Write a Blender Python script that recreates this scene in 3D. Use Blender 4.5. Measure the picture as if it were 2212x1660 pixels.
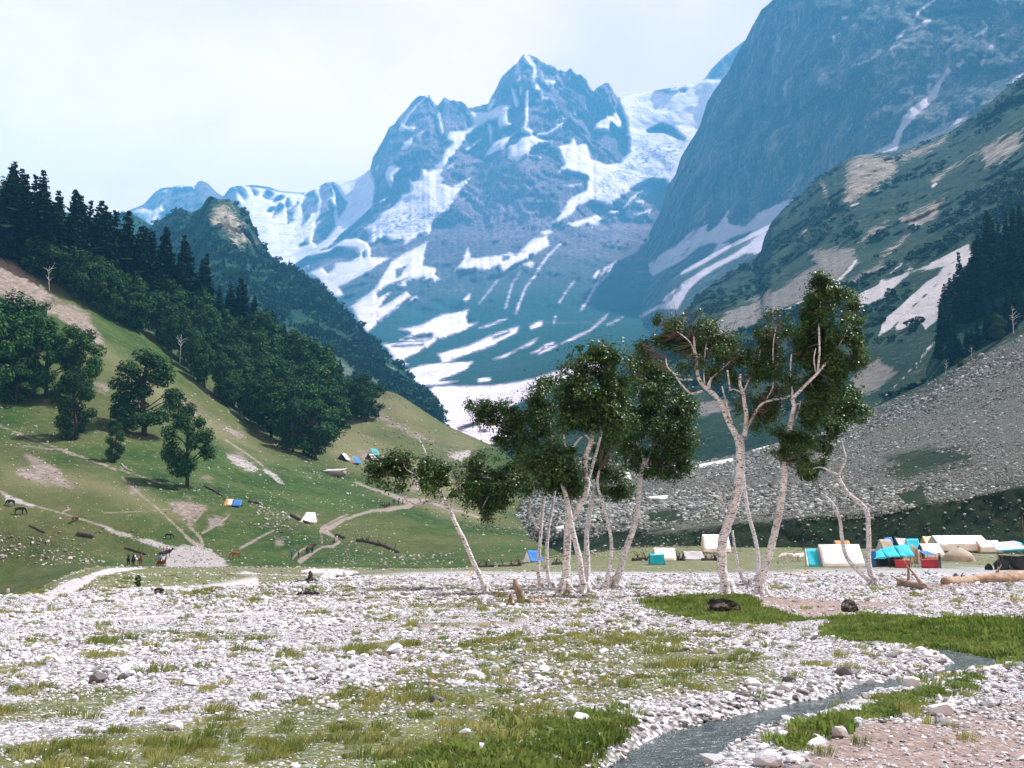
import bpy, math, random
import numpy as np
from mathutils import Vector, Matrix

# ------------------------------------------------------------------ scene, camera, sky, sun, exposure
for o in list(bpy.data.objects): bpy.data.objects.remove(o)
scene = bpy.context.scene
COL = scene.collection
W, H, F = 2212.0, 1660.0, 2372.0           # photograph measured at 2212 px wide
CX, CY, HOR = W / 2, H / 2, 1199.0          # horizon row
EYE = 1.7
PITCH = math.atan((HOR - CY) / F)
cam_data = bpy.data.cameras.new('camera'); cam = bpy.data.objects.new('camera', cam_data); COL.objects.link(cam)
cam.location = (0, 0, EYE); cam.rotation_euler = (math.pi / 2 + PITCH, 0, 0)
cam_data.sensor_width = 36; cam_data.lens = 36 * F / W; cam_data.clip_start = .1; cam_data.clip_end = 40000
scene.camera = cam

SUN_AZ, SUN_EL = math.radians(68), math.radians(57)   # azimuth to the right of the view direction
world = bpy.data.worlds.new('World'); scene.world = world; world.use_nodes = True
def build_world():
    nt = world.node_tree; nt.nodes.clear(); n = nt.nodes.new; l = nt.links.new
    out = n('ShaderNodeOutputWorld'); bg = n('ShaderNodeBackground'); l(bg.outputs[0], out.inputs[0])
    sky = n('ShaderNodeTexSky'); sky.sky_type = 'NISHITA'; sky.sun_disc = False
    sky.sun_elevation = SUN_EL; sky.sun_rotation = SUN_AZ; sky.dust_density = 3.0; sky.ozone_density = 1.0; sky.altitude = 2800
    # broken bright cloud over the whole sky
    tc = n('ShaderNodeTexCoord')
    mp = n('ShaderNodeMapping'); mp.inputs['Scale'].default_value = (1, 1, 1.6); mp.inputs['Location'].default_value = (.35, .1, .2)
    l(tc.outputs['Generated'], mp.inputs[0])
    nz = n('ShaderNodeTexNoise'); nz.inputs['Scale'].default_value = 2.2; nz.inputs['Detail'].default_value = 7; nz.inputs['Roughness'].default_value = .55
    l(mp.outputs[0], nz.inputs['Vector'])
    rp = n('ShaderNodeValToRGB'); rp.color_ramp.elements[0].position = .36; rp.color_ramp.elements[1].position = .60
    rp.color_ramp.elements[0].color = (.62, .62, .62, 1)
    l(nz.outputs['Fac'], rp.inputs[0])
    # thin cloud thickens towards the horizon all round, the zenith stays mostly blue
    sp = n('ShaderNodeSeparateXYZ'); l(tc.outputs['Generated'], sp.inputs[0])
    ho = n('ShaderNodeMapRange'); ho.interpolation_type = 'SMOOTHSTEP'; l(sp.outputs[2], ho.inputs[0])
    for i, v in zip((1, 2, 3, 4), (.35, .80, 1.0, .10)): ho.inputs[i].default_value = v
    ml = n('ShaderNodeMath'); ml.operation = 'MULTIPLY'; l(rp.outputs[0], ml.inputs[0]); l(ho.outputs[0], ml.inputs[1])
    mx = n('ShaderNodeMix'); mx.data_type = 'RGBA'
    l(ml.outputs[0], mx.inputs[0]); l(sky.outputs[0], mx.inputs[6]); mx.inputs[7].default_value = CLOUD
    l(mx.outputs[2], bg.inputs[0]); bg.inputs[1].default_value = .05
CLOUD = (18.4, 13.0, 8.8, 1)
build_world()
sun_data = bpy.data.lights.new('sun', 'SUN'); sun = bpy.data.objects.new('sun', sun_data); COL.objects.link(sun)
sun_data.energy = 5.0; sun_data.angle = math.radians(.5); sun_data.color = (1, .965, .92)
sdir = Vector((math.sin(SUN_AZ) * math.cos(SUN_EL), math.cos(SUN_AZ) * math.cos(SUN_EL), math.sin(SUN_EL)))
sun.rotation_euler = sdir.to_track_quat('Z', 'Y').to_euler(); sun.location = (60, 0, 80)
vs = scene.view_settings; vs.view_transform = 'Standard'; vs.look = 'None'; vs.exposure = 1.33; vs.gamma = 1; vs.use_curve_mapping = False
scene.render.engine = 'CYCLES'
cy = scene.cycles; cy.max_bounces = 5; cy.diffuse_bounces = 2; cy.glossy_bounces = 2; cy.transmission_bounces = 3; cy.volume_bounces = 1; cy.transparent_max_bounces = 6

# ------------------------------------------------------------------ helpers
random.seed(4); RNG = np.random.default_rng(7)
ct, st = math.cos(PITCH), math.sin(PITCH)
def P(px, py, D):
    """photograph measure (px, py) and distance D -> world point (numpy friendly)"""
    px = np.asarray(px, float); py = np.asarray(py, float); D = np.asarray(D, float)
    u = (CY - py) / F
    dy = ct - st * u; dz = st + ct * u
    return np.stack(np.broadcast_arrays((px - CX) / F / dy * D, D, EYE + dz / dy * D), -1)
def G(px, py, z=0.0):
    """photograph measure -> point on the ground plane"""
    u = (CY - py) / F
    dy = ct - st * u; dz = st + ct * u
    D = (z - EYE) * dy / dz
    return np.array([(px - CX) / F / dy * D, D, z])
CROP = {1: (0, 500, 2.1602), 2: (500, 200, 1.8433), 3: (1600, 200, 1.7015), 4: (2600, 0, 1.4786), 5: (1200, 1000, 1.58),
        6: (2500, 900, 1.3835), 7: (1400, 1300, 1.4747), 8: (2500, 1050, 2.0109), 9: (2600, 1700, 2.0109), 10: (3100, 2050, 2.2209),
        11: (0, 1200, 2.1602), 12: (0, 1850, 2.1602), 13: (900, 1500, 2.1602), 14: (1000, 1900, 2.765), 17: (2300, 2300, 2.145),
        18: (3000, 2300, 2.0182), 19: (1050, 650, 1.8433), 20: (1950, 750, 1.8433), 21: (2800, 500, 1.7068), 0: (0, 0, 0.54004)}
def V(c, *pts):
    sx, sy, s = CROP[c]; k = .54004
    return np.array([((sx + x / s) * k, (sy + y / s) * k) for x, y in pts])

def _hash(ix, iy, iz, seed):
    h = (ix.astype(np.uint32) * np.uint32(374761393) + iy.astype(np.uint32) * np.uint32(668265263) + iz.astype(np.uint32) * np.uint32(2147483647 - 40) + np.uint32(seed * 974711 % 4294967291))
    h = (h ^ (h >> np.uint32(13))) * np.uint32(1274126177)
    h = (h ^ (h >> np.uint32(16))) * np.uint32(2246822519)
    return ((h >> np.uint32(8)) & np.uint32(0xffff)).astype(np.float32) / 32767.5 - 1
def vnoise(p, seed=0):
    i = np.floor(p).astype(np.int64); f = (p - i).astype(np.float32); f = f * f * f * (f * (f * 6 - 15) + 10)
    i = (i & 0xffffff); r = 0
    for a in (0, 1):
        for b in (0, 1):
            for c in (0, 1):
                w = (f[:, 0] if a else 1 - f[:, 0]) * (f[:, 1] if b else 1 - f[:, 1]) * (f[:, 2] if c else 1 - f[:, 2])
                r = r + w * _hash(i[:, 0] + a, i[:, 1] + b, i[:, 2] + c, seed)
    return r
def fbm(p, octs=4, seed=0, ridged=False, gain=.5):
    p = np.asarray(p, float).reshape(-1, 3); r = 0; a = 1; t = 0
    for o in range(octs):
        v = vnoise(p * 2 ** o + 17.3 * o + 1000, seed + o)
        if ridged: v = 1 - 2 * np.abs(v)
        r = r + a * v; t += a; a *= gain
    return r / t
def sstep(a, b, x):
    t = np.clip((x - a) / (b - a), 0, 1); return t * t * (3 - 2 * t)
def poly_d(X, Y, poly):
    """signed distance to a polygon, positive inside"""
    d = np.full(X.shape, 1e9); ins = np.zeros(X.shape, bool); n = len(poly)
    for k in range(n):
        ax, ay = poly[k]; bx, by = poly[(k + 1) % n]; ex, ey = bx - ax, by - ay
        t = np.clip(((X - ax) * ex + (Y - ay) * ey) / (ex * ex + ey * ey + 1e-9), 0, 1)
        d = np.minimum(d, (X - ax - t * ex) ** 2 + (Y - ay - t * ey) ** 2)
        if ay != by:
            c = ((ay > Y) != (by > Y)) & (X < ex * (Y - ay) / ey + ax)
            ins ^= c
    d = np.sqrt(d)
    return np.where(ins, d, -d)
def line_d(X, Y, pts, w):
    d = np.full(X.shape, 1e9)
    ws = w if hasattr(w, '__len__') else [w] * len(pts)
    for k in range(len(pts) - 1):
        ax, ay = pts[k]; bx, by = pts[k + 1]; ex, ey = bx - ax, by - ay
        t = np.clip(((X - ax) * ex + (Y - ay) * ey) / (ex * ex + ey * ey + 1e-9), 0, 1)
        d = np.minimum(d, np.hypot(X - ax - t * ex, Y - ay - t * ey) - (ws[k] + (ws[k + 1] - ws[k]) * t))
    return -d
def field(X, Y, ops, clamp=30.0):
    """ops: ('+', poly) ('-', poly) ('l', pts, w) ('x', pts, w); photograph measures -> signed field"""
    r = np.full(X.shape, -clamp)
    for op in ops:
        pts = np.asarray(op[1], float); m = clamp + (0 if len(op) < 3 else np.max(op[2]))
        s = (X > pts[:, 0].min() - m) & (X < pts[:, 0].max() + m) & (Y > pts[:, 1].min() - m) & (Y < pts[:, 1].max() + m)
        if not s.any(): continue
        d = poly_d(X[s], Y[s], pts) if op[0] in '+-' else line_d(X[s], Y[s], pts, op[2])
        r[s] = np.maximum(r[s], d) if op[0] in '+l' else np.minimum(r[s], -d)
    return np.clip(r, -clamp, clamp)

def mesh_np(name, verts, quads=None, tris=None, attrs=None, smooth=True):
    me = bpy.data.meshes.new(name); verts = np.asarray(verts, np.float32).reshape(-1, 3)
    loops = []; starts = []; tot = []; s = 0
    if quads is not None and len(quads):
        q = np.asarray(quads, np.int32); loops.append(q.ravel()); starts.append(np.arange(len(q)) * 4); tot.append(np.full(len(q), 4)); s = 4 * len(q)
    if tris is not None and len(tris):
        t = np.asarray(tris, np.int32); loops.append(t.ravel()); starts.append(s + np.arange(len(t)) * 3); tot.append(np.full(len(t), 3))
    loops = np.concatenate(loops).astype(np.int32); starts = np.concatenate(starts).astype(np.int32); tot = np.concatenate(tot).astype(np.int32)
    me.vertices.add(len(verts)); me.vertices.foreach_set('co', verts.ravel())
    me.loops.add(len(loops)); me.loops.foreach_set('vertex_index', loops)
    me.polygons.add(len(starts)); me.polygons.foreach_set('loop_start', starts); me.polygons.foreach_set('loop_total', tot)
    if smooth: me.polygons.foreach_set('use_smooth', np.ones(len(starts), bool))
    for k, v in (attrs or {}).items():
        at = me.attributes.new(k, 'FLOAT', 'POINT'); at.data.foreach_set('value', np.asarray(v, np.float32).ravel())
    me.update(calc_edges=True); me.validate()
    return me
def add(name, me, mat=None, parent=None, label=None, cat=None, group=None, kind=None, loc=None, rotz=None):
    o = bpy.data.objects.new(name, me); COL.objects.link(o)
    if mat is not None and me is not None and not me.materials: me.materials.append(mat)
    if parent is not None: o.parent = parent
    if loc is not None: o.location = loc
    if rotz is not None: o.rotation_euler = (0, 0, rotz)
    for k, v in (('label', label), ('category', cat), ('group', group), ('kind', kind)):
        if v: o[k] = v
    return o
def grid_quads(nr, nc):
    i = np.arange(nr * nc).reshape(nr, nc)
    return np.stack([i[:-1, :-1], i[:-1, 1:], i[1:, 1:], i[1:, :-1]], -1).reshape(-1, 4)

class Loft:
    """a sheet of terrain through traced ridge and foot lines, each a list of (px, py, distance)"""
    def __init__(s, name, x0, x1, step, curves, rows, mat, disp=None, ydisp=None, masks=None, back=None, smooth_d=0, kind='structure', cubic=False, far_k=0.0, far_t=(900, 3000)):
        px = np.arange(x0, x1 + .1, step); C = []
        for c in curves:
            c = np.array(c, float); c[:, 2] *= 1 + far_k * sstep(far_t[0], far_t[1], c[:, 2]); yy = np.interp(px, c[:, 0], c[:, 1]); dd = np.interp(px, c[:, 0], np.log(c[:, 2]))
            if smooth_d:
                k = int(smooth_d / step) | 1; ker = np.hanning(k + 2)[1:-1]; ker /= ker.sum()
                dd = np.convolve(np.pad(dd, k // 2, 'edge'), ker, 'valid')
                if cubic: yy = np.convolve(np.pad(yy, k // 2, 'edge'), ker, 'valid')
            C.append(np.stack([yy, dd], 0))
        C = np.array(C)                                  # curves, 2, nx   (bottom/near first)
        R = []
        for i in range(len(C) - 1):
            t = np.linspace(0, 1, rows[i], endpoint=False)[:, None, None]
            if cubic:
                p0 = C[max(i - 1, 0)]; p3 = C[min(i + 2, len(C) - 1)]; p1, p2 = C[i], C[i + 1]
                m1 = (p2 - p0) * (.5 if i > 0 else 1.0) * .8; m2 = (p3 - p1) * (.5 if i + 2 < len(C) else 1.0) * .8
                R.append((2 * t**3 - 3 * t**2 + 1) * p1 + (t**3 - 2 * t**2 + t) * m1 + (-2 * t**3 + 3 * t**2) * p2 + (t**3 - t**2) * m2)
            else: R.append(C[i] * (1 - t) + C[i + 1] * t)
        R.append(C[-1][None]); R = np.concatenate(R)     # nr, 2, nx
        PY = R[:, 0].copy(); D = np.exp(R[:, 1]); PX = np.broadcast_to(px, PY.shape).copy(); nr, nc = PY.shape
        vv = np.linspace(0, 1, nr)[:, None]
        if ydisp is not None: PY = PY + ydisp(PX, PY) * np.clip(vv * 1.6, 0, 1)
        pos = P(PX, PY, D)
        if disp is not None:
            D = D * np.exp(disp(pos.reshape(-1, 3), PX.ravel(), PY.ravel()).reshape(nr, nc)); pos = P(PX, PY, D)
        s.px, s.PY, s.pos, s.x0, s.step = px, PY, pos, x0, step
        at = {k: field(PX.ravel(), PY.ravel(), v) if isinstance(v, list) else v(PX.ravel(), PY.ravel(), pos.reshape(-1, 3)) for k, v in (masks or {}).items()}
        allp = pos.reshape(-1, 3)
        if back:
            top = pos[-1]; ex = []
            for bd, bz in back: ex.append(top + np.array([0, bd, 0]) * 1.0 + np.stack([top[:, 0] * bd / np.maximum(top[:, 1], 1), 0 * top[:, 0], -bz * np.ones(nc)], -1))
            allp = np.concatenate([allp] + ex); nb = len(back)
            at = {k: np.concatenate([v] + [v[-nc:]] * nb) for k, v in at.items()}; nr += nb
        s.attrs = at; s.nc = nc
        s.obj = add(name, mesh_np(name, allp, quads=grid_quads(nr, nc), attrs=at), mat, kind=kind)
    def at(s, px, py):
        c = (px - s.x0) / s.step; i = int(np.clip(math.floor(c), 0, s.nc - 2)); f = min(max(c - i, 0), 1)
        col = s.PY[:, i] * (1 - f) + s.PY[:, i + 1] * f; pos = s.pos[:, i] * (1 - f) + s.pos[:, i + 1] * f
        k = np.nonzero(col <= py)[0]
        k = int(k[0]) if len(k) else len(col) - 1
        if k == 0: return pos[0]
        t = (col[k - 1] - py) / max(col[k - 1] - col[k], 1e-6); t = min(max(t, 0), 1)
        return pos[k - 1] * (1 - t) + pos[k] * t

# ------------------------------------------------------------------ materials
class NT:
    def __init__(s, name):
        s.m = bpy.data.materials.new(name); s.m.use_nodes = True; s.t = s.m.node_tree; s.t.nodes.clear()
        s.out = s.n('ShaderNodeOutputMaterial'); s._pos = None; s.k = 1.0
    def n(s, ty, **kw):
        x = s.t.nodes.new(ty)
        for k, v in kw.items(): setattr(x, k, v)
        return x
    def set(s, sock, v):
        if v is None: return
        if isinstance(v, bpy.types.NodeSocket): s.t.links.new(v, sock)
        elif hasattr(v, '__len__') and sock.type == 'RGBA': sock.default_value = tuple(v) + ((1,) if len(v) == 3 else ())
        else: sock.default_value = v
    def pos(s):
        if s._pos is None: s._pos = s.n('ShaderNodeNewGeometry').outputs['Position']
        return s._pos
    def objpos(s): return s.n('ShaderNodeTexCoord').outputs['Object']
    def scaled(s, vec, sc):
        x = s.n('ShaderNodeVectorMath', operation='MULTIPLY'); s.set(x.inputs[0], vec); x.inputs[1].default_value = sc if hasattr(sc, '__len__') else (sc,) * 3
        return x.outputs[0]
    def noise(s, scale=1.0, detail=4, rough=.55, vec=None, stretch=None, dist=0.0):
        x = s.n('ShaderNodeTexNoise'); v = vec or s.pos()
        if stretch: v = s.scaled(v, stretch)
        s.set(x.inputs['Vector'], v); x.inputs['Scale'].default_value = scale * s.k; x.inputs['Detail'].default_value = detail; x.inputs['Roughness'].default_value = rough; x.inputs['Distortion'].default_value = dist
        return x.outputs['Fac']
    def voro(s, scale, vec=None, feat='F1', out='Distance', stretch=None):
        x = s.n('ShaderNodeTexVoronoi', feature=feat); v = vec or s.pos()
        if stretch: v = s.scaled(v, stretch)
        s.set(x.inputs['Vector'], v); x.inputs['Scale'].default_value = scale
        return x.outputs[out]
    def math(s, op, a, b=None, c=None):
        x = s.n('ShaderNodeMath', operation=op); s.set(x.inputs[0], a)
        if b is not None: s.set(x.inputs[1], b)
        if c is not None: s.set(x.inputs[2], c)
        return x.outputs[0]
    def rng(s, v, a, b, c=0.0, d=1.0, smooth=True):
        x = s.n('ShaderNodeMapRange'); x.interpolation_type = 'SMOOTHSTEP' if smooth else 'LINEAR'
        s.set(x.inputs['Value'], v)
        for i, q in zip((1, 2, 3, 4), (a, b, c, d)): x.inputs[i].default_value = q
        return x.outputs[0]
    def mix(s, f, a, b, mode='MIX'):
        x = s.n('ShaderNodeMix', data_type='RGBA', blend_type=mode); s.set(x.inputs[0], f); s.set(x.inputs[6], a); s.set(x.inputs[7], b)
        return x.outputs[2]
    def ramp(s, f, stops):
        x = s.n('ShaderNodeValToRGB'); e = x.color_ramp.elements
        while len(e) < len(stops): e.new(.5)
        for q, (p, c) in zip(e, stops): q.position = p; q.color = tuple(c) + (1,)
        s.set(x.inputs[0], f); return x.outputs[0]
    def attr(s, name): return s.n('ShaderNodeAttribute', attribute_name=name).outputs['Fac']
    def rand(s): return s.n('ShaderNodeObjectInfo').outputs['Random']
    def bump(s, h, strength=.5, dist=1.0, normal=None):
        x = s.n('ShaderNodeBump'); s.set(x.inputs['Height'], h); x.inputs['Strength'].default_value = strength; x.inputs['Distance'].default_value = dist
        if normal: s.set(x.inputs['Normal'], normal)
        return x.outputs[0]
    def done(s, color, rough=.9, normal=None, spec=.2, trans=None, metal=0.0, alpha=None):
        b = s.n('ShaderNodeBsdfPrincipled'); s.set(b.inputs['Base Color'], color); s.set(b.inputs['Roughness'], rough); b.inputs['Specular IOR Level'].default_value = spec; s.set(b.inputs['Metallic'], metal)
        if normal is not None: s.set(b.inputs['Normal'], normal)
        sh = b.outputs[0]
        if trans:
            tr = s.n('ShaderNodeBsdfTranslucent'); s.set(tr.inputs[0], trans[1])
            mx = s.n('ShaderNodeMixShader'); mx.inputs[0].default_value = trans[0]; s.t.links.new(sh, mx.inputs[1]); s.t.links.new(tr.outputs[0], mx.inputs[2]); sh = mx.outputs[0]
        s.t.links.new(sh, s.out.inputs[0]); return s.m
def simple(name, col, rough=.85, var=.18, scale=3.0, spec=.2, bump=0.0, metal=0.0):
    """plain procedural material: mottled colour"""
    t = NT(name); f = t.noise(scale, 4, .6, vec=t.objpos())
    d = tuple(c * (1 - var) for c in col); l = tuple(min(1, c * (1 + var)) for c in col)
    return t.done(t.ramp(f, [(.3, d), (.7, l)]), rough, t.bump(f, bump, .05) if bump else None, spec, metal=metal)
# ------------------------------------------------------------------ terrain materials
def mat_far():
    t = NT('far_rock_and_snow'); t.k = .75
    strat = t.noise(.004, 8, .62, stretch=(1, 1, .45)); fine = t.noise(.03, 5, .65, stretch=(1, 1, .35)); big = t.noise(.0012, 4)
    rock = t.ramp(strat, [(.3, (.09, .05, .08)), (.5, (.23, .135, .19)), (.68, (.42, .27, .34))])  # rock reds carry the violet of the far haze
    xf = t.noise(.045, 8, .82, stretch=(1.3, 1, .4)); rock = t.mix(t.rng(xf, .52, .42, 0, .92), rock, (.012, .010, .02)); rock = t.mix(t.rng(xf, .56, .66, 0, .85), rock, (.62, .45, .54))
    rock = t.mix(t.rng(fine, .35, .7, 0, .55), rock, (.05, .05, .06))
    z = t.n('ShaderNodeSeparateXYZ'); t.set(z.inputs[0], t.pos())
    veg = t.math('MULTIPLY', t.rng(z.outputs[2], 2250, 1050), t.rng(big, .22, .42))
    rock = t.mix(veg, rock, t.ramp(t.noise(.10, 8, .8), [(.36, (.001, .020, .014)), (.62, (.012, .092, .058))]))
    sn = t.math('ADD', t.attr('snow'), t.math('MULTIPLY', t.math('SUBTRACT', t.noise(.03, 10, .85), .5), 30.0))
    sf = t.rng(sn, -4.2, 1.6)
    dirt = t.rng(t.noise(.008, 8, .75, stretch=(1, 1, 2.)), .36, .68, 0, .75)
    ice = t.rng(t.attr('ice'), -6, 6)
    crev = t.rng(t.noise(.018, 7, .75, dist=1.5), .44, .6)
    snow = t.mix(dirt, (.80, .70, .84), (.46, .40, .47))  # snow tint takes on the violet of the far haze
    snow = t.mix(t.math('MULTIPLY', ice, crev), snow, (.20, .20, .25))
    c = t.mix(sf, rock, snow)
    rb = t.math('MULTIPLY', t.math('SUBTRACT', 1.0, t.math('MULTIPLY', sf, .75)), t.noise(.03, 8, .75, stretch=(1.3, 1, .6)))
    return t.done(c, .9, t.bump(rb, 1.0, 45, t.bump(t.noise(.008, 6, .65), .6, 60)), .1)
def mat_cliff():
    t = NT('cliff_rock'); t.k = .75
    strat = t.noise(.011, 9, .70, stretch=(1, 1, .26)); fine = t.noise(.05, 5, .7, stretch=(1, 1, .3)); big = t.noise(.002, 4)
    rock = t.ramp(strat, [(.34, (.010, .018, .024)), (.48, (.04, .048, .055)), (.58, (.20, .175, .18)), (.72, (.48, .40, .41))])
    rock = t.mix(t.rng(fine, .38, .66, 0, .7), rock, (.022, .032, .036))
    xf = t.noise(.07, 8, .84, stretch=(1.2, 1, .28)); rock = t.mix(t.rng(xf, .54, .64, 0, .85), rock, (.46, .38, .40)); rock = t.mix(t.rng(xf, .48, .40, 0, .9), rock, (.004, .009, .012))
    z = t.n('ShaderNodeSeparateXYZ'); t.set(z.inputs[0], t.pos())
    veg = t.math('MULTIPLY', t.rng(z.outputs[2], 2000, 700), t.rng(big, .3, .58))
    rock = t.mix(t.math('MULTIPLY', veg, .8), rock, t.ramp(t.noise(.12, 8, .8), [(.36, (.001, .014, .012)), (.62, (.014, .066, .044))]))
    sn = t.math('ADD', t.attr('snow'), t.math('MULTIPLY', t.math('SUBTRACT', t.noise(.045, 10, .85), .5), 24.0))
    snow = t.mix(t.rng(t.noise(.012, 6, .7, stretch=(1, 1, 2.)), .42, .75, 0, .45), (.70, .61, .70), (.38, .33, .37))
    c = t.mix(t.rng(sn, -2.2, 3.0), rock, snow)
    return t.done(c, .92, t.bump(t.noise(.05, 8, .78, stretch=(1.2, 1, .35)), 1.0, 22, t.bump(t.noise(.012, 6, .65, stretch=(1, 1, .5)), .7, 40)), .1)
def mat_green():
    t = NT('green_slope'); t.k = .8
    n1 = t.noise(.012, 8, .66); n2 = t.noise(.05, 6, .7); n3 = t.noise(.004, 4)
    veg = t.ramp(n1, [(.3, (.003, .024, .018)), (.5, (.010, .044, .027)), (.7, (.045, .076, .034))])
    veg = t.mix(t.rng(n2, .5, .75, 0, .45), veg, (.10, .11, .06))
    veg = t.mix(t.rng(t.noise(.15, 4, .7), .58, .7, 0, .7), veg, (.22, .20, .16)); veg = t.mix(t.rng(t.noise(.22, 6, .8), .47, .36, 0, .8), veg, (.003, .014, .010))
    rk = t.math('ADD', t.attr('rock'), t.math('MULTIPLY', t.math('SUBTRACT', t.noise(.05, 9, .8, stretch=(1, 1, .6)), .54), 95.0))
    rock = t.ramp(t.noise(.06, 6, .75, stretch=(1, 1, .4)), [(.32, (.06, .07, .055)), (.5, (.27, .23, .19)), (.68, (.5, .43, .37))])
    c = t.mix(t.rng(rk, -2, 4), veg, rock)
    sc = t.math('ADD', t.attr('scree'), t.math('MULTIPLY', t.math('SUBTRACT', t.noise(.022, 10, .82), .5), 90.0))
    scree = t.ramp(t.noise(.12, 7, .8), [(.3, (.13, .12, .11)), (.7, (.33, .30, .28))])
    c = t.mix(t.rng(sc, -3, 5), c, scree)
    sn = t.math('ADD', t.attr('snow'), t.math('MULTIPLY', t.math('SUBTRACT', t.noise(.045, 9, .8), .5), 16.0))
    c = t.mix(t.rng(sn, -1, 1.5), c, t.mix(t.rng(t.noise(.02, 6, .7), .4, .75, 0, .5), (.62, .57, .61), (.33, .31, .32)))
    return t.done(c, .95, t.bump(t.noise(.08, 8, .78), 1.0, 9, t.bump(t.noise(.02, 6, .7), .7, 16)), .1)
def mat_leftmtn():
    t = NT('wooded_mountain'); t.k = .8
    n1 = t.noise(.02, 8, .68); n2 = t.noise(.09, 6, .75)
    veg = t.ramp(n1, [(.32, (.002, .020, .016)), (.52, (.006, .036, .024)), (.7, (.022, .062, .028))])
    veg = t.mix(t.rng(n2, .52, .7, 0, .5), veg, (.08, .125, .06))
    rk = t.math('ADD', t.attr('rock'), t.math('MULTIPLY', t.math('SUBTRACT', t.noise(.06, 9, .84), .575), 150.0))
    rock = t.ramp(t.noise(.05, 7, .8), [(.34, (.05, .06, .045)), (.5, (.27, .235, .185)), (.66, (.46, .40, .34))])
    c = t.mix(t.rng(rk, -2, 4), veg, rock)
    sc = t.math('ADD', t.attr('scree'), t.math('MULTIPLY', t.math('SUBTRACT', t.noise(.03, 6, .7), .5), 50.0))
    c = t.mix(t.math('MULTIPLY', t.rng(sc, -6, 10), .75), c, t.ramp(t.noise(.14, 6, .8), [(.3, (.045, .085, .06)), (.7, (.17, .18, .13))]))
    return t.done(c, .95, t.bump(t.noise(.05, 7, .75), .9, 8), .1)
def mat_hill():
    t = NT('grassy_hillside')
    n1 = t.noise(.05, 8, .62); n2 = t.noise(.4, 6, .7); n3 = t.noise(.015, 5, .55)
    g = t.ramp(n1, [(.3, (.008, .036, .007)), (.5, (.026, .060, .013)), (.7, (.060, .088, .026))])
    g = t.mix(t.math('MULTIPLY', t.rng(n3, .42, .62), .55), g, t.mix(n2, (.115, .098, .05), (.085, .088, .034)))
    g = t.mix(t.rng(n2, .45, .72, 0, .6), g, (.115, .105, .05))
    g = t.mix(t.rng(n2, .46, .3, 0, .5), g, (.03, .075, .02))
    g = t.mix(t.math('MULTIPLY', t.rng(t.attr('dry'), -20, 25), t.rng(n3, .3, .65, .25, 1)), g, t.mix(n2, (.15, .135, .075), (.115, .12, .06)))
    soil = t.ramp(t.noise(.6, 7, .75), [(.3, (.11, .085, .075)), (.5, (.20, .16, .145)), (.7, (.34, .29, .275))])
    d = t.math('ADD', t.attr('dirt'), t.math('MULTIPLY', t.math('SUBTRACT', t.noise(.07, 9, .8), .5), 75.0))
    c = t.mix(t.math('MULTIPLY', t.rng(d, -5, 9), t.rng(n2, .25, .55, .45, 1)), g, soil)
    p = t.math('ADD', t.attr('path'), t.math('MULTIPLY', t.math('SUBTRACT', t.noise(.25, 7, .8), .5), 11.0))
    pathc = t.ramp(t.noise(1.2, 6, .7), [(.3, (.15, .12, .105)), (.7, (.29, .24, .22))])
    c = t.mix(t.rng(p, -1.6, 1.6), c, pathc)
    w = t.math('ADD', t.attr('white'), t.math('MULTIPLY', t.math('SUBTRACT', t.noise(.12, 8, .8), .5), 45.0))
    c = t.mix(t.rng(w, -2, 2.5), c, t.ramp(t.noise(1.5, 6, .8), [(.3, (.17, .155, .15)), (.65, (.38, .355, .365))]))
    return t.done(c, .97, t.bump(t.noise(.5, 7, .72), .8, .7), .1)
def mat_moraine():
    t = NT('moraine_scree')
    n1 = t.noise(.04, 7, .66); n2 = t.noise(.5, 7, .8); vo = t.voro(.45)
    r = t.ramp(n2, [(.28, (.040, .045, .038)), (.5, (.10, .105, .094)), (.72, (.24, .245, .23))])
    gmix = t.math('ADD', t.attr('veg'), t.math('MULTIPLY', t.math('SUBTRACT', t.noise(.025, 9, .75), .44), 150.0))
    g = t.ramp(t.noise(.3, 6, .7), [(.3, (.006, .018, .010)), (.55, (.020, .038, .018)), (.75, (.05, .07, .032))])  # green darkened to hold the shade of the foot bank
    c = t.mix(t.rng(gmix, -4, 10), r, g)
    c = t.mix(t.rng(t.attr('snow'), -1, 1), c, (.8, .8, .84))
    return t.done(c, .95, t.bump(t.noise(.5, 7, .75), 1.0, 1.6), .1)
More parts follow.
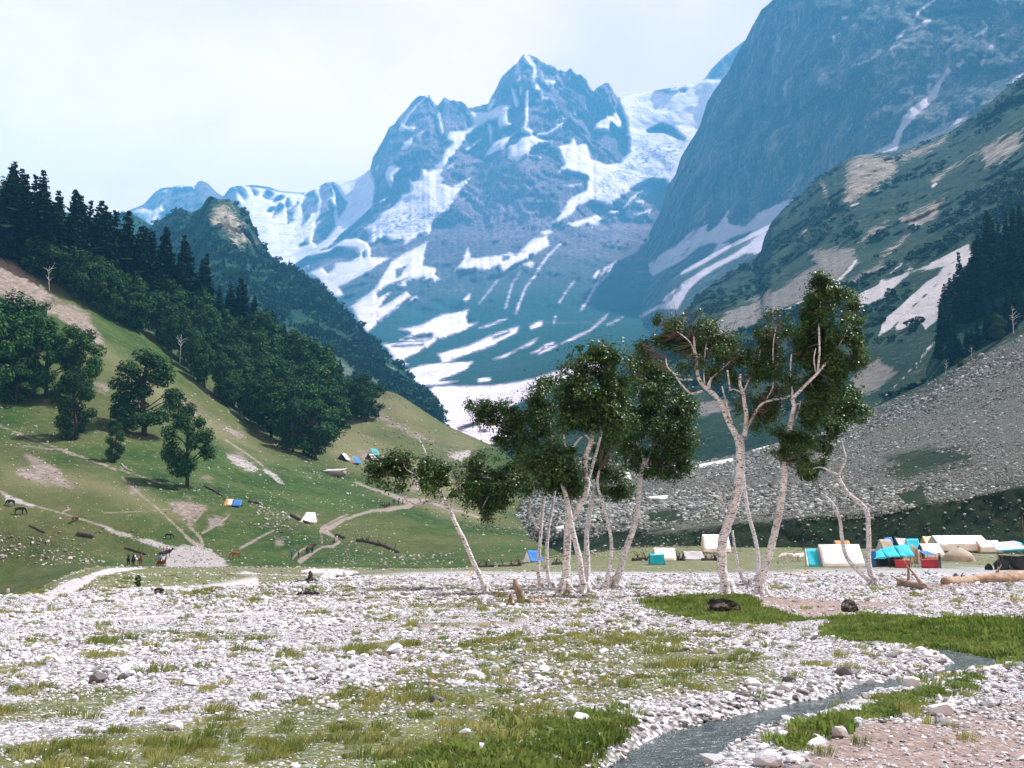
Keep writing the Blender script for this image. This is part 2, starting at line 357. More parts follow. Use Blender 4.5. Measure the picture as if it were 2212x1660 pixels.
def mat_plain():
    t = NT('gravel_ground')
    n1 = t.noise(.35, 8, .68); n2 = t.noise(5.0, 6, .8); vo = t.voro(9.0, stretch=(1, 1, .3)); vo2 = t.voro(22.0)
    peb = t.n('ShaderNodeTexVoronoi', feature='F1'); t.set(peb.inputs['Vector'], t.pos()); peb.inputs['Scale'].default_value = 14
    pc = t.n('ShaderNodeSeparateColor'); t.set(pc.inputs[0], peb.outputs['Color'])
    r = t.ramp(pc.outputs[0], [(0., (.21, .205, .215)), (.35, (.385, .38, .41)), (.7, (.545, .54, .585)), (1., (.69, .68, .74))])
    r = t.mix(t.rng(peb.outputs['Distance'], .42, .62, 0, .8), r, (.13, .115, .11))
    r = t.mix(t.rng(n1, .55, .75, 0, .5), r, (.36, .30, .285))
    so = t.math('ADD', t.attr('soil'), t.math('MULTIPLY', t.math('SUBTRACT', t.noise(1.1, 6, .7), .5), 22.0))
    soil = t.ramp(t.noise(6., 6, .75), [(.3, (.15, .11, .10)), (.55, (.27, .205, .19)), (.75, (.42, .365, .365))])
    c = t.mix(t.rng(so, -5, 6), r, soil)
    ve = t.math('ADD', t.attr('veg'), t.math('MULTIPLY', t.math('SUBTRACT', t.noise(.55, 7, .75, stretch=(.4, 1, 1)), .5), 120.0))
    g = t.ramp(t.noise(1.2, 7, .78), [(.28, (.035, .06, .014)), (.5, (.095, .11, .03)), (.72, (.17, .165, .06))])
    g = t.mix(t.rng(t.noise(.10, 8, .8, stretch=(.5, .25, 1)), .42, .62, 0, .8), g, t.mix(n2, (.05, .075, .02), (.19, .165, .10)))
    g = t.mix(t.rng(t.attr('lush'), -4, 6), g, t.ramp(t.noise(9, 5, .8), [(.3, (.022, .06, .008)), (.7, (.085, .155, .026))]))
    vf = t.rng(ve, -2, 9)
    vf = t.math('MULTIPLY', vf, t.rng(n2, .30, .55, .35, 1.0))
    me_ = t.math('ADD', t.attr('mead'), t.math('MULTIPLY', t.math('SUBTRACT', t.noise(.12, 8, .8), .5), 6.0))
    vf = t.math('MAXIMUM', vf, t.math('MULTIPLY', t.rng(me_, -1.5, 2.5), t.rng(t.noise(.5, 6, .8), .3, .6, .5, .95)))
    c = t.mix(t.math('MAXIMUM', vf, t.rng(t.attr('lush'), -3, 5)), c, g)
    p = t.math('ADD', t.attr('path'), t.math('MULTIPLY', t.math('SUBTRACT', t.noise(.8, 5, .7), .5), 7.0))
    c = t.mix(t.rng(p, -2, 2.5), c, t.ramp(t.noise(4., 6, .8), [(.3, (.34, .31, .315)), (.7, (.52, .485, .50))]))
    return t.done(c, .95, t.bump(t.math('ADD', n2, t.math('MULTIPLY', peb.outputs['Distance'], -.8)), .9, .05), .15)

# ------------------------------------------------------------------ far range with glaciers
FAR_TOP = [(150, 560), (240, 500), (275, 456), (310, 442), (335, 415), (350, 406), (370, 405), (390, 401), (422, 402), (426, 394), (435, 390), (450, 397), (467, 415), (482, 425), (497, 406), (512, 402), (534, 401), (545, 400), (580, 404), (604, 413), (651, 417), (680, 410), (703, 395), (735, 390), (768, 386), (800, 366),
           (806, 339), (821, 316), (841, 276), (852, 270), (865, 249), (880, 234), (897, 213), (906, 205), (917, 208), (927, 203), (932, 216), (945, 232), (952, 222), (959, 211), (972, 217), (994, 219), (1004, 224), (1013, 235), (1035, 230), (1048, 227), (1054, 225), (1058, 216), (1070, 197), (1083, 168), (1097, 152), (1113, 138), (1117, 140), (1124, 127), (1134, 116), (1150, 121), (1169, 132), (1207, 149), (1223, 156), (1234, 146), (1238, 156), (1258, 164), (1267, 171), (1273, 187), (1283, 197), (1300, 182), (1308, 178), (1316, 179), (1324, 197), (1334, 211), (1372, 205), (1419, 195), (1502, 181), (1524, 168), (1537, 149), (1562, 124), (1605, 90), (1660, 60), (1700, 40)]
def far_D(x): return float(np.interp(x, [150, 760, 810, 1330, 1380, 1700], [5400, 5200, 4700, 4700, 4800, 4600]))
far_snow = [
 ('+', V(2, (700,1050),(760,1040),(830,1000),(900,990),(1000,1000),(1150,1030),(1300,1045),(1450,960),(1560,965),(1700,940),(1810,870),(1830,940),(1860,1000),(1840,1120),(1830,1170),(1700,1290),(1600,1370),(1500,1470),(1330,1550),(1250,1640),(1000,1620),(900,1350),(860,1200),(800,1080),(720,1080))),
 ('-', V(2, (780,1005),(850,1005),(890,1080),(880,1110),(830,1050),(800,1100),(720,1090))),
 ('-', V(2, (1015,1080),(1060,1015),(1090,1060),(1060,1105),(1030,1095))),
 ('-', V(2, (1380,1040),(1420,1090),(1420,1190),(1380,1200),(1340,1270),(1295,1305),(1320,1250),(1300,1150),(1320,1100))),
 ('-', V(2, (1440,1000),(1480,975),(1520,1010),(1535,1080),(1500,1100),(1540,1160),(1550,1300),(1480,1400),(1420,1440),(1380,1420),(1400,1330),(1440,1260),(1400,1290),(1440,1200),(1450,1120),(1430,1040))),
 ('-', V(2, (1520,980),(1560,1020),(1600,1080),(1640,1130),(1620,1180),(1575,1240),(1560,1150),(1550,1050))),
 ('-', V(2, (1200,1110),(1212,1150),(1195,1175),(1183,1130))), ('-', V(2, (1140,1145),(1165,1160),(1140,1200),(1085,1240),(1100,1190))),
 ('-', V(2, (1190,1190),(1275,1135),(1240,1190),(1240,1260),(1200,1290),(1200,1250))), ('-', V(2, (1280,1460),(1330,1405),(1350,1430))),
 ('-', V(2, (1500,1465),(1620,1370),(1680,1340),(1560,1450))), ('-', V(2, (1050,1195),(1085,1170),(1080,1195))), ('x', V(2, (900,1000),(1000,1010),(1150,1042),(1300,1052)), 2.5),
 ('x', V(2, (930,1010),(960,1060)), 2.5), ('x', V(2, (1100,1120),(1150,1090)), 2.5),
 ('+', V(2, (40,1200),(130,1165),(200,1190),(270,1140),(290,1190),(200,1290),(130,1240))), ('+', V(2, (270,1050),(310,1030),(300,1065))), ('+', V(2, (340,1010),(530,990),(500,1030),(450,1020),(400,1030))), ('+', V(2, (480,1200),(520,1155),(545,1190))),
 ('l', V(3, (185,315),(60,445),(0,540)), 3), ('+', V(3, (0,490),(40,530),(105,520),(90,555),(0,550))), ('+', V(3, (0,680),(30,630),(80,600),(85,620),(40,680))), ('+', V(3, (250,440),(270,430),(300,550),(280,590),(255,530))),
 ('+', V(2, (1930,870),(1980,840),(2030,880),(1990,940),(1960,1030),(1940,980),(1915,930))), ('+', V(2, (1850,1130),(1940,1085),(1900,1130))), ('+', V(2, (2000,600),(2060,550),(2120,600))), ('+', V(2, (2040,720),(2110,650),(2110,690),(2080,740))), ('+', V(2, (1840,870),(1870,850),(1855,895))),
 ('+', V(3, (480,420),(520,430),(600,420),(700,370),(770,380),(740,420),(740,490),(770,500),(740,530),(680,540),(660,480),(610,490),(640,550),(620,640),(660,620),(775,575),(740,620),(690,690),(580,745),(570,720),(620,660),(590,500),(540,530),(450,600),(420,640),(340,740),(270,850),(310,880),(230,930),(350,940),(485,870),(430,930),(0,1090),(0,1000),(70,960),(60,870),(80,900),(130,880),(150,800),(190,830),(240,810),(300,690),(350,640),(310,610),(340,560),(450,550),(500,500),(470,450))),
 ('l', V(3, (855,30),(910,110),(920,200),(940,270)), 5), ('l', V(3, (800,100),(815,200),(825,300)), 3.5), ('l', V(3, (770,270),(790,340),(800,380)), 5), ('l', V(3, (865,290),(860,400),(860,480),(840,550)), 4.5),
 ('+', V(3, (960,80),(1000,100),(995,125))), ('+', V(3, (960,140),(980,200),(1060,210),(1040,260),(1000,230),(970,200))), ('+', V(3, (1030,90),(1110,135),(1080,145))), ('l', V(3, (1000,330),(940,350)), 4), ('l', V(3, (960,300),(970,330)), 4),
 ('+', V(3, (820,545),(870,525),(910,560),(880,585))), ('+', V(3, (740,650),(790,640),(830,590),(900,580),(1030,630),(950,650),(900,680),(870,720),(800,760),(730,740))), ('l', V(3, (880,722),(950,735)), 2.5),
 ('l', V(3, (940,585),(1010,575),(1100,510)), 4.5), ('+', V(3, (1060,480),(1150,455),(1085,490))), ('+', V(3, (1170,450),(1195,415),(1203,450))),
 ('+', V(3, (1300,555),(1330,500),(1400,460),(1410,415),(1420,450),(1470,420),(1520,490),(1510,540),(1470,545),(1440,510),(1420,560))),
 ('l', V(3, (450,690),(500,650),(540,620)), 3), ('l', V(3, (120,590),(160,560)), 3), ('l', V(3, (640,350),(610,400)), 6), ('l', V(3, (330,810),(360,780)), 3),
 ('+', V(3, (1480,316),(1750,270),(2010,226),(2090,180),(2212,190),(2300,600),(2000,960),(1820,925),(1700,890),(1560,960),(1430,1050),(1300,1040),(1200,1080),(1160,1130),(1110,1150),(1070,1200),(1040,1170),(1110,1100),(1150,1020),(1260,960),(1270,870),(1240,860),(1130,830),(1070,850),(1110,780),(1080,700),(1060,660),(1150,640),(1185,590),(1200,650),(1270,640),(1300,740),(1400,780),(1500,770),(1550,700),(1550,600),(1520,600),(1545,560),(1530,470),(1500,400))),
 ('-', V(3, (1690,555),(1780,512),(1850,535),(1930,610),(1890,600),(1800,560))), ('-', V(3, (2050,200),(2120,130),(2220,20),(2300,0),(2300,150),(2200,200))), ('x', V(3, (1860,285),(1930,278)), 3), ('-', V(3, (1560,960),(1700,890),(1800,900),(1830,960),(1700,990),(1560,1000))),
 ('+', V(3, (1110,925),(1230,912),(1210,935))), ('+', V(3, (890,1022),(1015,1022),(960,1042))), ('+', V(3, (835,1025),(870,1030),(860,1048))), ('+', V(3, (1110,1190),(1230,1160),(1340,1120),(1380,1155),(1310,1215),(1270,1190),(1200,1205))),
 ('+', V(3, (1600,1120),(1715,1080),(1690,1120),(1640,1135))), ('l', V(3, (1520,1080),(1580,1010),(1650,960)), 2), ('l', V(3, (1430,1110),(1480,1105)), 4), ('l', V(3, (1610,1040),(1650,1035)), 3),
 ('+', V(3, (370,1510),(430,1430),(460,1350),(490,1420),(680,1400),(750,1380),(790,1400),(900,1290),(1000,1260),(1010,1300),(1020,1330),(880,1410),(800,1460),(690,1530),(670,1470),(560,1510),(500,1500))), ('-', V(3, (690,1408),(750,1398),(740,1432),(700,1437))), ('l', V(3, (970,1245),(1020,1240)), 5), ('l', V(3, (850,1470),(895,1460)), 6),
 ('+', V(19, (1540,110),(1480,190),(1430,260),(1400,300),(1350,370),(1260,450),(1230,530),(1150,540),(1050,605),(1030,570),(960,590),(900,560),(800,610),(780,590),(790,530),(750,490),(850,420),(870,380),(960,330),(1010,270),(1030,230),(1090,220),(1090,180),(1200,120),(1400,180))),
 ('+', V(19, (0,500),(200,600),(300,640),(490,640),(600,570),(700,560),(780,590),(800,640),(800,700),(950,700),(800,790),(640,880),(560,920),(600,980),(540,990),(480,930),(400,870),(230,760),(0,680))),
 ('-', V(19, (240,770),(330,710),(480,680),(540,635),(680,650),(710,690),(640,735),(530,740),(520,790),(480,820),(440,770),(400,790),(330,820),(300,800),(350,755),(270,790))), ('-', V(19, (735,690),(750,670),(765,695),(745,710))), ('-', V(19, (570,930),(640,890),(700,860),(660,890),(600,950))),
 ('+', V(19, (640,1070),(830,930),(960,720),(1220,580),(1200,650),(1180,760),(1280,780),(1270,830),(1310,860),(1230,905),(1250,870),(1190,880),(1200,850),(1120,860),(1000,900),(1070,850),(930,900),(840,960),(850,1000),(950,950),(890,1030),(860,1070),(930,1040),(1060,950),(1100,990),(1000,1070),(860,1180),(770,1255),(700,1180))), ('-', V(19, (980,790),(1060,770),(1020,840),(990,850))), ('l', V(19, (1090,1025),(1130,1000)), 4), ('l', V(19, (1020,915),(1045,905)), 4),
 ('+', V(19, (1000,1230),(1140,1210),(1330,1120),(1430,1110),(1520,1080),(1500,1150),(1520,1190),(1590,1180),(1480,1240),(1330,1300),(1200,1310),(1010,1310),(1090,1270))), ('x', V(19, (1050,1300),(1240,1285)), 3), ('+', V(19, (1590,1225),(1800,1150),(1680,1210))),
 ('+', V(19, (890,1340),(1010,1330),(1180,1320),(1300,1290),(1240,1350),(1150,1400),(1030,1460),(1080,1490),(1010,1500),(950,1430))), ('x', V(19, (950,1360),(1100,1350),(1180,1345)), 2),
 ('+', V(19, (1060,1530),(1200,1490),(1550,1470),(1500,1530),(1380,1580),(1300,1610),(1440,1615),(1330,1640),(1150,1650),(1100,1580))), ('+', V(19, (1290,1410),(1500,1360),(1700,1270),(1890,1210),(1880,1250),(1700,1350),(1500,1420),(1330,1480))), ('x', V(19, (1700,1300),(1820,1250)), 2),
 ('+', V(19, (1890,1370),(2030,1300),(1980,1350))), ('+', V(19, (1700,1455),(1880,1380),(1780,1440))), ('+', V(19, (1980,1410),(2070,1360),(2040,1400))), ('l', V(19, (2040,1410),(2170,1350)), 2), ('l', V(19, (1600,1610),(1670,1600)), 4), ('l', V(19, (1500,1010),(1525,980)), 4),
 ('l', V(19, (2200,600),(2080,720),(2000,850),(1940,920),(1890,1050),(1870,1110)), 1.8), ('l', V(19, (1910,800),(1840,900),(1790,1080)), 1.2), ('l', V(19, (1740,860),(1600,1040)), .9), ('l', V(20, (950,550),(870,600),(800,720),(730,850),(690,900)), 2.2), ('l', V(20, (935,560),(880,650),(810,720)), 1.6), ('l', V(20, (540,420),(420,530)), 1.6), ('l', V(20, (530,850),(560,800),(640,690)), 1.), ('l', V(20, (820,620),(790,660)), 3), ('l', V(20, (500,950),(490,1000)), 1.5),
 ('+', V(20, (540,1155),(620,1110),(760,1050),(890,930),(870,970),(760,1060),(640,1120))), ('+', V(20, (880,1015),(1000,955),(930,1000))), ('+', V(20, (230,1185),(370,1110),(300,1170))), ('l', V(20, (330,1030),(390,1005)), 5), ('l', V(20, (430,1170),(480,1150)), 3),
 ('+', [(905, 855), (940, 835), (1000, 834), (1080, 832), (1150, 819), (1225, 795), (1300, 760), (1300, 800), (1200, 838), (1130, 866), (1095, 884), (1140, 905), (1100, 925), (1180, 960), (1180, 1060), (900, 1060)]),
 ('-', V(7, (630,610),(760,560),(800,570),(700,610),(640,625))), ('-', V(7, (690,650),(800,615),(820,630),(720,660)))]
far_ice = [('+', V(19, (1380,320),(1260,450),(1150,540),(1000,560),(900,560),(790,610),(780,560),(850,450),(930,390),(1100,350))), ('+', V(3, (1560,640),(1700,540),(1850,520),(1960,620),(1880,760),(1840,900),(1700,880),(1560,950),(1430,1040),(1300,1030),(1350,900),(1480,800))), ('-', V(3, (1690,560),(1780,600),(1800,640),(1700,660)))]
MAT_FAR = mat_far()
def far_disp(p, X, Y):
    p = p * .75; w = np.stack([fbm(p / 500, 3, 90), 0 * X, fbm(p / 500, 3, 92)], -1) * 180
    q = p + w; q = np.stack([q[:, 0] + .45 * q[:, 2], q[:, 1] * .3, q[:, 2] * .45], -1); q2 = np.stack([p[:, 0] - .6 * p[:, 2], p[:, 1] * .3, p[:, 2] * .5], -1)
    n = fbm(q / 520, 6, 3, True, .58) * .055 + fbm(q2 / 210, 4, 9, True, .55) * .016
    return n * sstep(880, 740, Y) * (1 - .82 * sstep(-2, 6, field(X, Y, far_snow)))
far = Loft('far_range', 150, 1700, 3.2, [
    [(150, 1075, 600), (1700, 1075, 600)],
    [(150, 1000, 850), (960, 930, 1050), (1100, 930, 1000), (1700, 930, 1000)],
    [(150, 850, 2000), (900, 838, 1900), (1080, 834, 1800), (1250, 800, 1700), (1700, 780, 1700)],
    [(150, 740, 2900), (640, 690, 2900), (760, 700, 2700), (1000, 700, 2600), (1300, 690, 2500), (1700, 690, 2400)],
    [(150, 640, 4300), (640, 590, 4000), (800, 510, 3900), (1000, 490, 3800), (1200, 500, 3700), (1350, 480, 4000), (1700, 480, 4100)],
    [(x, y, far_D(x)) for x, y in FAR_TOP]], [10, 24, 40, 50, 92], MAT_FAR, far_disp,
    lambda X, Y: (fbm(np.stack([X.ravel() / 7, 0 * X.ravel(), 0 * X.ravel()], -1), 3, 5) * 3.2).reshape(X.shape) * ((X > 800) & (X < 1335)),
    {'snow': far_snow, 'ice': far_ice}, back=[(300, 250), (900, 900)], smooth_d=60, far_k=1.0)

# ------------------------------------------------------------------ great cliff on the right
CLIFF_TOP = [(1340, 640), (1380, 570), (1404, 500), (1433, 446), (1444, 398), (1459, 376), (1470, 340), (1495, 303), (1510, 278), (1528, 219), (1550, 186), (1572, 157), (1587, 124), (1608, 88), (1627, 55), (1645, 22), (1656, 11), (1674, 0), (1760, -80), (2000, -170), (2300, -260), (2700, -330)]
cl_snow = [
 ('+', V(20, (1010,1010),(1200,900),(1310,850),(1280,830),(1420,720),(1600,600),(1800,500),(1990,370),(2040,340),(2100,300),(2100,480),(1970,490),(1900,490),(1700,590),(1560,680),(1480,760),(1430,850),(1400,900),(1250,900),(1100,980))), ('x', V(20, (1230,800),(1400,735)), 2.5),
 ('+', V(20, (1100,640),(1280,490),(1390,430),(1500,330),(1620,270),(1620,330),(1690,280),(1760,200),(1780,270),(1900,290),(2000,190),(2212,90),(2300,90),(2190,250),(2080,330),(2040,340),(1800,440),(1600,560),(1430,650),(1420,630),(1570,540),(1650,490),(1700,420),(1640,410),(1560,440),(1420,550),(1300,610),(1140,700),(1180,610))),
 ('-', V(20, (1730,410),(1830,360),(1960,320),(1900,370),(1800,420))), ('+', V(20, (1080,600),(1170,460),(1170,540))), ('+', V(20, (1030,490),(1080,430),(1200,360),(1190,390),(1100,450))), ('+', V(20, (940,1160),(1060,1090),(1130,1030),(1170,1090),(1100,1150),(1000,1200))), ('l', V(20, (1780,170),(1760,200)), 2.5),
 ('+', V(4, (1300,915),(1430,850),(1500,690),(1540,640),(1620,590),(1700,490),(1760,400),(1785,420),(1760,450),(1730,480),(1690,590),(1590,670),(1500,770),(1460,890))), ('+', V(4, (1640,500),(1670,490),(1650,530),(1670,540),(1640,575))), ('l', V(4, (1650,452),(1710,448)), 3),
 ('+', V(4, (1435,275),(1460,210),(1520,165),(1600,155),(1570,185),(1520,185),(1480,225))), ('+', V(4, (1560,120),(1580,70),(1640,20),(1700,-10),(1680,20),(1610,60))), ('+', V(4, (1290,365),(1350,290),(1395,305),(1340,340))), ('l', V(4, (1235,380),(1290,355)), 2), ('l', V(4, (1620,130),(1655,120)), 4), ('+', V(4, (1225,25),(1270,-10),(1240,0))),
 ('l', V(4, (1920,215),(1960,200),(1990,170)), 4), ('l', V(4, (1820,390),(1850,365)), 5), ('l', V(4, (2010,280),(2035,275)), 4), ('l', V(4, (1960,380),(1975,360)), 3), ('l', V(4, (2150,480),(2200,445)), 4), ('+', V(4, (1770,760),(1830,700),(1885,655),(1870,700))), ('+', V(4, (2040,0),(2090,10),(2070,40))), ('l', V(4, (1425,290),(1440,330)), 2), ('l', V(4, (1145,110),(1160,100)), 4), ('l', V(4, (1085,215),(1090,240)), 3)]
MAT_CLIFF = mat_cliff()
def cl_disp(p, X, Y):
    p = p * .75; q = p + np.stack([fbm(p / 300, 3, 94), 0 * X, 0 * X], -1) * 90
    return fbm(np.stack([q[:, 0] + .3 * q[:, 2], q[:, 1] * .5, q[:, 2] * .3], -1) / 260, 6, 21, True, .58) * .045 + fbm(q * np.array([1, .6, .3]) / 45, 3, 27) * .006
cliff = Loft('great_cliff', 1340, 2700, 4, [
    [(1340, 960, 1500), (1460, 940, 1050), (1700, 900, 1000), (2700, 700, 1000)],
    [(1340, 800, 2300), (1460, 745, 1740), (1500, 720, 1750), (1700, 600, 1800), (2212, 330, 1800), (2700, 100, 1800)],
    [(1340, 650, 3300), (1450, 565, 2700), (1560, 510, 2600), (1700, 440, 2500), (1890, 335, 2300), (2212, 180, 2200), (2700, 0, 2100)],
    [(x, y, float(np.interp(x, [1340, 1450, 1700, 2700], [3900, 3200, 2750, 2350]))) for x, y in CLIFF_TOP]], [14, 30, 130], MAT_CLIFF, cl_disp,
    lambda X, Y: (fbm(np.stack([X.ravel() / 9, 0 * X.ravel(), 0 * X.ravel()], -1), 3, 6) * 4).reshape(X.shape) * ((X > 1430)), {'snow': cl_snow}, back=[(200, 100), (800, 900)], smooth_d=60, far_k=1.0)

# ------------------------------------------------------------------ nearer green and rocky slope on the right
GREEN_TOP = [(980, 1010), (1050, 985), (1080, 962), (1115, 935), (1160, 900), (1250, 850), (1330, 800), (1400, 755), (1460, 700), (1506, 640), (1540, 612), (1587, 583), (1630, 560), (1645, 540), (1650, 515), (1658, 500), (1668, 478), (1696, 447), (1714, 433), (1733, 416), (1769, 383), (1806, 358), (1842, 337), (1879, 333), (1934, 331), (1988, 314), (2025, 296), (2054, 285), (2127, 230), (2171, 194), (2212, 161), (2450, 10), (2700, -120)]
gr_rock_lit = [('+', V(21, (970,560),(1000,240),(1100,200),(1340,215),(1360,330),(1180,460),(1020,550))), ('+', V(21, (1340,200),(1550,130),(1700,60),(1680,120),(1560,200),(1380,260))), ('+', V(21, (1050,810),(1180,690),(1300,630),(1280,680),(1120,810))), ('+', V(21, (1350,640),(1500,560),(1680,480),(1640,570),(1600,660),(1450,720))), ('+', V(21, (1330,800),(1420,720),(1470,740),(1350,850),(1230,940),(1230,880))), ('+', V(21, (1560,370),(1840,200),(1900,180),(1700,330),(1590,430))), ('+', V(21, (1900,160),(2100,60),(2212,20),(2212,160),(2050,260),(1950,300))), ('l', V(21, (830,400),(880,520)), 5), ('l', V(21, (700,740),(730,715)), 3)]  # bare rock patches, their sunlit bits painted lighter
gr_scree = [('+', V(21, (60,1480),(120,1340),(200,1280),(500,1130),(800,960),(740,860),(900,850),(1000,820),(1080,900),(1070,930),(940,1060),(700,1210),(500,1290),(230,1420))), ('+', V(21, (930,1080),(1250,945),(1250,980),(990,1105))), ('+', [(1090, 912), (1160, 882), (1240, 850), (1290, 830), (1250, 870), (1150, 910)]), ('+', V(6, (1230,850),(1400,740),(1500,800),(1400,900),(1300,960))), ('+', V(6, (400,960),(560,970),(620,1040),(480,1060),(400,1080)))]
gr_snow = [('+', V(21, (1060,1255),(1080,1160),(1250,1070),(1440,1005),(1620,920),(1830,815),(1860,830),(1700,960),(1440,1025),(1330,1100),(1270,1180))), ('+', V(21, (1215,1445),(1260,1330),(1400,1210),(1540,1080),(1660,1000),(1780,900),(1880,870),(1860,950),(1700,1020),(1560,1130),(1420,1270),(1290,1400))), ('+', V(21, (1330,1420),(1360,1330),(1450,1250),(1600,1110),(1700,1020),(1760,980),(1780,1060),(1680,1130),(1660,1300),(1540,1400),(1480,1330),(1380,1400))),
           ('l', V(21, (940,1065),(1010,1000),(1070,925)), 3.0), ('l', V(21, (1230,1075),(1300,1010),(1380,950)), 1.8), ('l', V(21, (580,1265),(700,1210)), 2), ('l', V(21, (1480,1659),(1560,1530),(1640,1430)), 1.4), ('l', V(6, (1740,610),(1650,720),(1540,850),(1410,980)), 1.3), ('l', V(21, (1590,420),(1610,400)), 3), ('l', V(21, (1180,468),(1220,450)), 2), ('l', V(21, (1030,552),(1080,535)), 2), ('l', V(21, (1400,975),(1440,955)), 4), ('l', V(8, (950,800),(1060,710)), 2)]
MAT_GREEN = mat_green()
def gr_disp(p, X, Y):
    al = p[:, 0] * .8 + p[:, 2] * .6; ac = -p[:, 0] * .6 + p[:, 2] * .8
    return fbm(np.stack([ac, al * .28, p[:, 1] * .15], -1) / 130, 6, 31, True, .58) * .060 + fbm(p / 45, 4, 35) * .014
green = Loft('green_slope', 980, 2700, 4, [
    [(1080, 1080, 560), (1500, 1030, 580), (1904, 910, 610), (2212, 790, 560), (2700, 650, 520)],
    [(1080, 960, 760), (1500, 800, 900), (1700, 720, 900), (1900, 600, 950), (2212, 450, 950), (2700, 300, 900)],
    [(x, y, float(np.interp(x, [1080, 1250, 1500, 1700, 2212, 2700], [950, 1050, 1350, 1650, 1500, 1400]))) for x, y in GREEN_TOP]], [30, 90], MAT_GREEN, gr_disp,
    lambda X, Y: (fbm(np.stack([X.ravel() / 8, 0 * X.ravel(), 0 * X.ravel()], -1), 3, 8) * 2.5).reshape(X.shape), {'snow': gr_snow, 'rock': gr_rock_lit, 'scree': gr_scree}, back=[(60, 40), (400, 400)], smooth_d=80, far_k=.35, far_t=(620, 1400))

# ------------------------------------------------------------------ wooded mountain on the left
LM_TOP = [(-300, 300), (0, 430), (200, 470), (275, 458), (300, 470), (327, 487), (360, 466), (390, 449), (412, 460), (425, 455), (440, 442), (448, 428), (457, 422), (466, 428), (475, 433), (485, 430), (495, 429), (510, 442), (518, 452), (527, 446), (536, 460), (547, 487), (557, 512), (578, 545), (607, 568), (639, 580), (670, 600), (700, 622), (730, 652), (760, 690), (800, 730), (850, 780), (890, 815), (930, 862), (955, 898), (964, 916), (975, 940), (1000, 990)]
lm_rock = [('+', V(2, (600,1230),(650,1130),(700,1085),(760,1100),(820,1160),(870,1250),(930,1350),(1000,1450),(900,1450),(850,1490),(740,1380),(690,1330),(640,1330))), ('l', V(19, (920,1490),(1000,1560),(1100,1630)), 4)]
lm_scree = [('+', V(19, (130,1190),(300,1260),(560,1450),(760,1560),(1000,1659),(500,1659),(200,1400)))]
MAT_LM = mat_leftmtn()
def lm_disp(p, X, Y): return fbm(p * np.array([1, .7, .5]) / 160, 6, 41, True, .55) * .045 + fbm(p / 30, 3, 45) * .006
leftm = Loft('wooded_mountain', -300, 1000, 3.5, [
    [(-300, 1080, 640), (1000, 1080, 640)],
    [(-300, 800, 950), (400, 800, 1000), (700, 860, 1000), (850, 900, 950), (964, 950, 950), (1000, 1000, 900)],
    [(x, y, float(np.interp(x, [-300, 330, 460, 640, 964], [2100, 2000, 1650, 1500, 1150]))) for x, y in LM_TOP]], [30, 100], MAT_LM, lm_disp,
    lambda X, Y: (fbm(np.stack([X.ravel() / 6, 0 * X.ravel(), 0 * X.ravel()], -1), 3, 12) * 4).reshape(X.shape) * (X > 430), {'rock': lm_rock, 'scree': lm_scree}, back=[(60, 40), (300, 350)], smooth_d=60, far_k=.35, far_t=(700, 1400))

# ------------------------------------------------------------------ grassy hill on the left
hill_dirt = [('+', [(-40, 520), (0, 535), (60, 590), (110, 630), (130, 680), (90, 690), (0, 640), (-40, 600)]), ('+', [(110, 640), (190, 680), (230, 750), (190, 740), (130, 690)]), ('+', V(11, (820,720),(960,740),(930,790),(850,770))), ('+', V(11, (1540,900),(1650,920),(1640,1000),(1560,980))), ('+', V(11, (1920,1090),(2060,1120),(2130,1180),(2050,1200))), ('+', V(11, (1690,1560),(1790,1510),(1840,1560))),
 ('+', V(12, (100,20),(250,60),(540,160),(400,200),(230,140))), ('+', V(12, (1440,340),(1640,320),(1780,380),(1720,460),(1640,560),(1560,500),(1480,420))), ('+', V(12, (1800,480),(1960,440),(1900,540),(1780,600))), ('+', V(12, (1050,130),(1200,240),(1130,280),(1100,200))), ('+', V(13, (1250,280),(1400,370),(1600,470),(1800,560),(1860,640),(1700,560),(1500,480),(1300,350))), ('+', V(13, (1880,640),(2060,650),(2120,690),(2040,730),(1900,680))), ('+', V(13, (1640,920),(1700,900),(1690,990),(1600,1010))), ('+', V(13, (0,680),(130,680),(220,770),(120,770))), ('+', V(13, (420,1420),(530,1400),(480,1500),(430,1480))), ('+', [(40, 970), (110, 1000), (160, 1060), (90, 1040)]), ('+', V(13, (1150,660),(1280,650),(1290,740),(1200,740)))]
